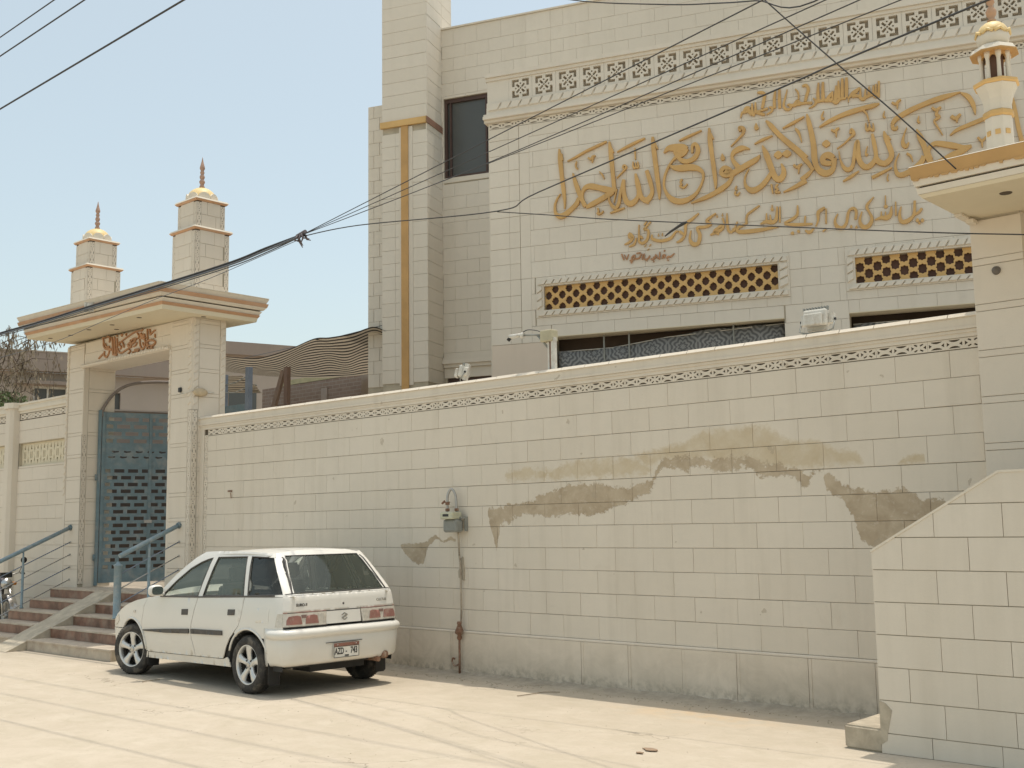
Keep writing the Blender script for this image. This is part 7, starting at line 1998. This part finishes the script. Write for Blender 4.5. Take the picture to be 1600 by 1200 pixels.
# courtyard wall seen through the opening
yw = thing('courtyard_wall', 'low courtyard wall with a sunlit top behind the open gate', 'wall', T(-22, 13, .7))
Fy = T(-22.6, 11.2, 0) @ RZ(74)
mb = MB(); mb.box(-.6, 6.5, 0, .25, .7, 4.18); part('wall', mb, M_FARD, yw, Fy)
mb = MB(); mb.box(-.6, 6.5, -.03, .30, 4.182, 4.215); part('wall_cap', mb, M_FAR, yw, Fy)
dk = thing('gate_slot_backing', 'added dark block that darkens the slots of the blue gate', 'building', T(-20.2, 11.6, .7))
mb = MB(); mb.box(-21.6, -18.9, 11.3, 11.9, .7, 3.25); part('wall', mb, simple('slot_shade_dark', (.07, .06, .055), .9), dk)  # block added behind the leaf so its slots look shaded

# ================================================================ TREE
def leaves(name, m, centre, rad, n, size, droop, seed, parent, flat=1.0):
    rnd = random.Random(seed); mb = MB()
    for i in range(n):
        while True:
            p = Vector((rnd.uniform(-1, 1), rnd.uniform(-1, 1), rnd.uniform(-1, 1)))
            if p.length < 1: break
        p = Vector((p.x*rad[0], p.y*rad[1], p.z*rad[2])) + Vector(centre)
        d = Vector((rnd.gauss(0, .6), rnd.gauss(0, .6), -droop+rnd.gauss(0, .35))).normalized()
        s = d.cross(Vector((rnd.gauss(0, 1), rnd.gauss(0, 1), .2))).normalized(); L = size*rnd.uniform(.6, 1.3); w = L*.20*flat
        mb.add([p, p+d*L*.5+s*w, p+d*L, p+d*L*.5-s*w], [(0, 1, 2, 3)])
    return part(name, mb, m, parent, fixn=False)
tr = thing('street_tree', 'tree with dry brown hanging pods and a green lower crown at the left edge', 'tree', T(-25.6, 11.5, 0))
M_BARK = simple('bark', (.12, .09, .065), .9, nscale=12, namp=.3, bump=.4)
M_LEAFG = simple('green_leaf', (.13, .17, .06), .6, nscale=3, namp=.35); M_LEAFB = simple('dry_brown_leaf', (.25, .20, .135), .8, nscale=3, namp=.35)
mb = MB(); mb.tube([(-27.2, 11.5, 0), (-27.1, 11.4, 1.6), (-26.9, 11.3, 3.2), (-26.6, 11.2, 4.4), (-26.0, 11.0, 5.3)], [.16, .14, .11, .08, .04], 10)
mb.tube([(-26.9, 11.35, 2.8), (-27.6, 11.6, 4.2), (-28, 11.6, 5.6)], [.09, .06, .02], 8)
part('trunk', mb, M_BARK, tr)
rnd = random.Random(21); brs = MB(); LB = MB()
tips = []
for i in range(44):
    a = Vector((rnd.uniform(-26.6, -25.2), rnd.uniform(10.8, 11.7), rnd.uniform(4.7, 6.1)))
    b = a + Vector((rnd.uniform(-.3, 1.7), rnd.uniform(-.6, .5), rnd.uniform(-.1, .5)))
    c = b + Vector((rnd.uniform(.0, .35), rnd.uniform(-.15, .15), rnd.uniform(-.9, -.3)))
    brs.tube([a, a.lerp(b, .5)+Vector((0, 0, .12)), b, c], [.012, .009, .006, .003], 5)
    for k in range(22):
        t = rnd.random(); p = (b.lerp(c, t) if rnd.random() < .7 else a.lerp(b, t)) + Vector((rnd.gauss(0, .06), rnd.gauss(0, .06), rnd.gauss(0, .05)))
        d = Vector((rnd.gauss(0, .35), rnd.gauss(0, .35), -1)).normalized(); s = d.cross(Vector((rnd.gauss(0, 1), rnd.gauss(0, 1), .1))).normalized(); L = rnd.uniform(.07, .17)
        LB.add([p, p+d*L*.5+s*L*.14, p+d*L, p+d*L*.5-s*L*.14], [(0, 1, 2, 3)])
part('branches', brs, M_BARK, tr)
part('dry_leaves', LB, M_LEAFB, tr, fixn=False, kind='stuff')
lg = leaves('green_leaves', M_LEAFG, (-26.3, 11.2, 4.2), (1.15, .7, .75), 3200, .10, .3, 5, tr, 1.6); lg['kind'] = 'stuff'

# ================================================================ MOTORCYCLE (only its front shows)
mc = thing('motorcycle', 'dark motorcycle parked beside the steps at the left edge, front end showing', 'motorcycle', T(-18.9, 7.7, 0))
Fm = T(*BIKE) @ RZ(-6)
def bp(name, mb, m): return part(name, mb, m, mc, Fm)
for x in (0, -1.22):
    mb = MB(); mb.lathe([(.235, -.03), (.27, -.04), (.295, -.02), (.30, 0), (.295, .02), (.27, .04), (.235, .03), (.235, -.03)], 32, T(x, 0, .30) @ RX(90)); w_ = bp('wheel', mb, M_TYRE)
    mb = MB(); mb.lathe([(.20, -.018), (.236, -.022), (.236, .022), (.20, .018), (.20, -.018)], 32, T(x, 0, .30) @ RX(90)); part('rim', mb, M_STEEL, w_, Fm)
    mb = MB()
    for k in range(16):
        an = k*math.pi/8; mb.tube([(x, .02*(-1)**k, .30), (x+.21*math.cos(an), 0, .30+.21*math.sin(an))], .003, 4)
    mb.tube([(x, -.05, .30), (x, .05, .30)], .035, 10); part('spokes', mb, M_STEEL, w_, Fm)
mb = MB(); mb.tube([(.02, .07, .30), (-.17, .07, .78)], .018, 8); mb.tube([(.02, -.07, .30), (-.17, -.07, .78)], .018, 8); bp('fork', mb, M_CHROME)
mb = MB(); mb.grid(lambda a, b_: (math.cos(lerp(-.2, 2.3, a))*.335, lerp(-.06, .06, b_)*(1), .30+math.sin(lerp(-.2, 2.3, a))*.335+.012*(1-(2*b_-1)**2)), 16, 4); bp('front_mudguard', mb, M_CHROME)
mb = MB(); mb.lathe([(.0, .0), (.05, .01), (.085, .06), (.09, .10), (.0, .115)], 20, T(-.17, 0, .80) @ RY(90)); bp('headlamp', mb, M_CHROME)
mb = MB(); mb.box(-.20, -.10, -.09, .09, .90, .98); bp('instrument_cluster', mb, M_BLACK)
mb = MB(); mb.tube(catmull([(-.34, .34, .95), (-.24, .24, .97), (-.19, .06, .93), (-.19, -.06, .93), (-.24, -.24, .97), (-.34, -.34, .95)], 4), .013, 8); bp('handlebar', mb, M_CHROME)
for s_ in (1, -1):
    mb = MB(); mb.tube([(-.36, s_*.36, .945), (-.27, s_*.28, .965)], .019, 8); bp('grip', mb, M_BLACK)
    mb = MB(); mb.tube([(-.24, s_*.24, .97), (-.22, s_*.30, 1.14)], .005, 6); mb.lathe([(.0, 0), (.05, .005), (.052, .012), (.0, .02)], 14, T(-.23, s_*.31, 1.17) @ RY(-90)); bp('mirror', mb, M_BLACK)
    mb = MB(); mb.tube([(-.15, s_*.10, .80), (-.15, s_*.17, .80)], .028, 10); bp('indicator', mb, simple('amber_lens', (.5, .2, .04), .3))
bm = bmesh.new(); r = bmesh.ops.create_uvsphere(bm, u_segments=20, v_segments=12, radius=1)
for v in bm.verts: v.co = Vector((v.co.x*.26-.46, v.co.y*.12, v.co.z*.13+.80))
me = bpy.data.meshes.new('fuel_tank'); bm.to_mesh(me); bm.free(); me.materials.append(simple('dark_tank', (.05, .045, .06), .3, coat=.5)); put('fuel_tank', me, mc, Fm)
boxpart('seat', -1.25, -.66, -.12, .12, .76, .84, M_BLACK, mc, Fm, bev=.03)
boxpart('engine', -.72, -.42, -.12, .12, .28, .56, M_GREY, mc, Fm, bev=.03)
mb = MB(); mb.tube([(-.20, 0, .84), (-.30, 0, .55), (-.55, 0, .26), (-.80, 0, .30), (-1.22, .06, .30)], .022, 8); mb.tube([(-.20, 0, .84), (-.70, 0, .72), (-1.22, .08, .30)], .02, 8); bp('chassis', mb, M_BLACK)
mb = MB(); mb.tube([(-.45, -.14, .32), (-.8, -.16, .27), (-1.4, -.17, .32)], [.02, .03, .04], 10); bp('exhaust', mb, M_CHROME)

# ================================================================ SMALL THINGS ON THE GROUND
for i, (x, y, s_, lab) in enumerate(((LEAF[0], LEAF[1], .042, 'larger brown dried leaf scrap on the street'), (LEAF[2], LEAF[3], .022, 'smaller brown leaf scrap left of the larger one'))):
    mb = MB(); random.seed(30+i); pts = [(x+s_*1.5*math.cos(t)*random.uniform(.7, 1.2), y+s_*math.sin(t)*random.uniform(.6, 1.2)) for t in [k*math.pi/5 for k in range(10)]]
    mb.prism(pts, .006, .012, 'xy'); o = put('dried_leaf', mb.mesh('leaf', simple('dried_leaf', (.30, .21, .14), .8)), None); tag(o, lab, 'leaf', 'scraps on the street')
for i, (P, lab) in enumerate(((TWIG1, 'thin curved twig lying below the meter pipe'), (TWIG2, 'thin twig lying beside the car shadow'))):
    mb = MB(); mb.tube(catmull(P, 4), .0045, 5); o = put('twig', mb.mesh('twig', simple('twig', (.32, .26, .19), .9)), None); tag(o, lab, 'twig')

# grit and small stones gathered at the foot of the wall and scattered on the street
random.seed(77)
mb = MB()
def pebble(x, y, r):
    z = r*.3; a0_ = random.random()*6
    vs = [(x+r*random.uniform(.7, 1.2)*math.cos(a0_+k*1.257), y+r*random.uniform(.6, 1.1)*math.sin(a0_+k*1.257), .001) for k in range(5)]
    tp = [(x+(p[0]-x)*.55, y+(p[1]-y)*.55, r*random.uniform(.45, .8)) for p in vs]
    mb.add(vs+tp, [(5, 6, 7, 8, 9)] + [(i, (i+1) % 5, (i+1) % 5+5, i+5) for i in range(5)])
for i in range(1500):
    x = random.uniform(-13.2, -3.9); y = 8.90 - abs(random.gauss(0, .16)); pebble(x, y, random.uniform(.003, .011))
for i in range(700):
    pebble(random.uniform(-17, -1.5), random.uniform(4.2, 8.7), random.uniform(.0015, .006))
g_ = put('grit', mb.mesh('grit', simple('grit_stone', (.36, .30, .22), .9, nscale=30, namp=.3)), None)
tag(g_, 'fine grit and small stones lying at the wall foot and on the street', 'grit', kind='stuff')
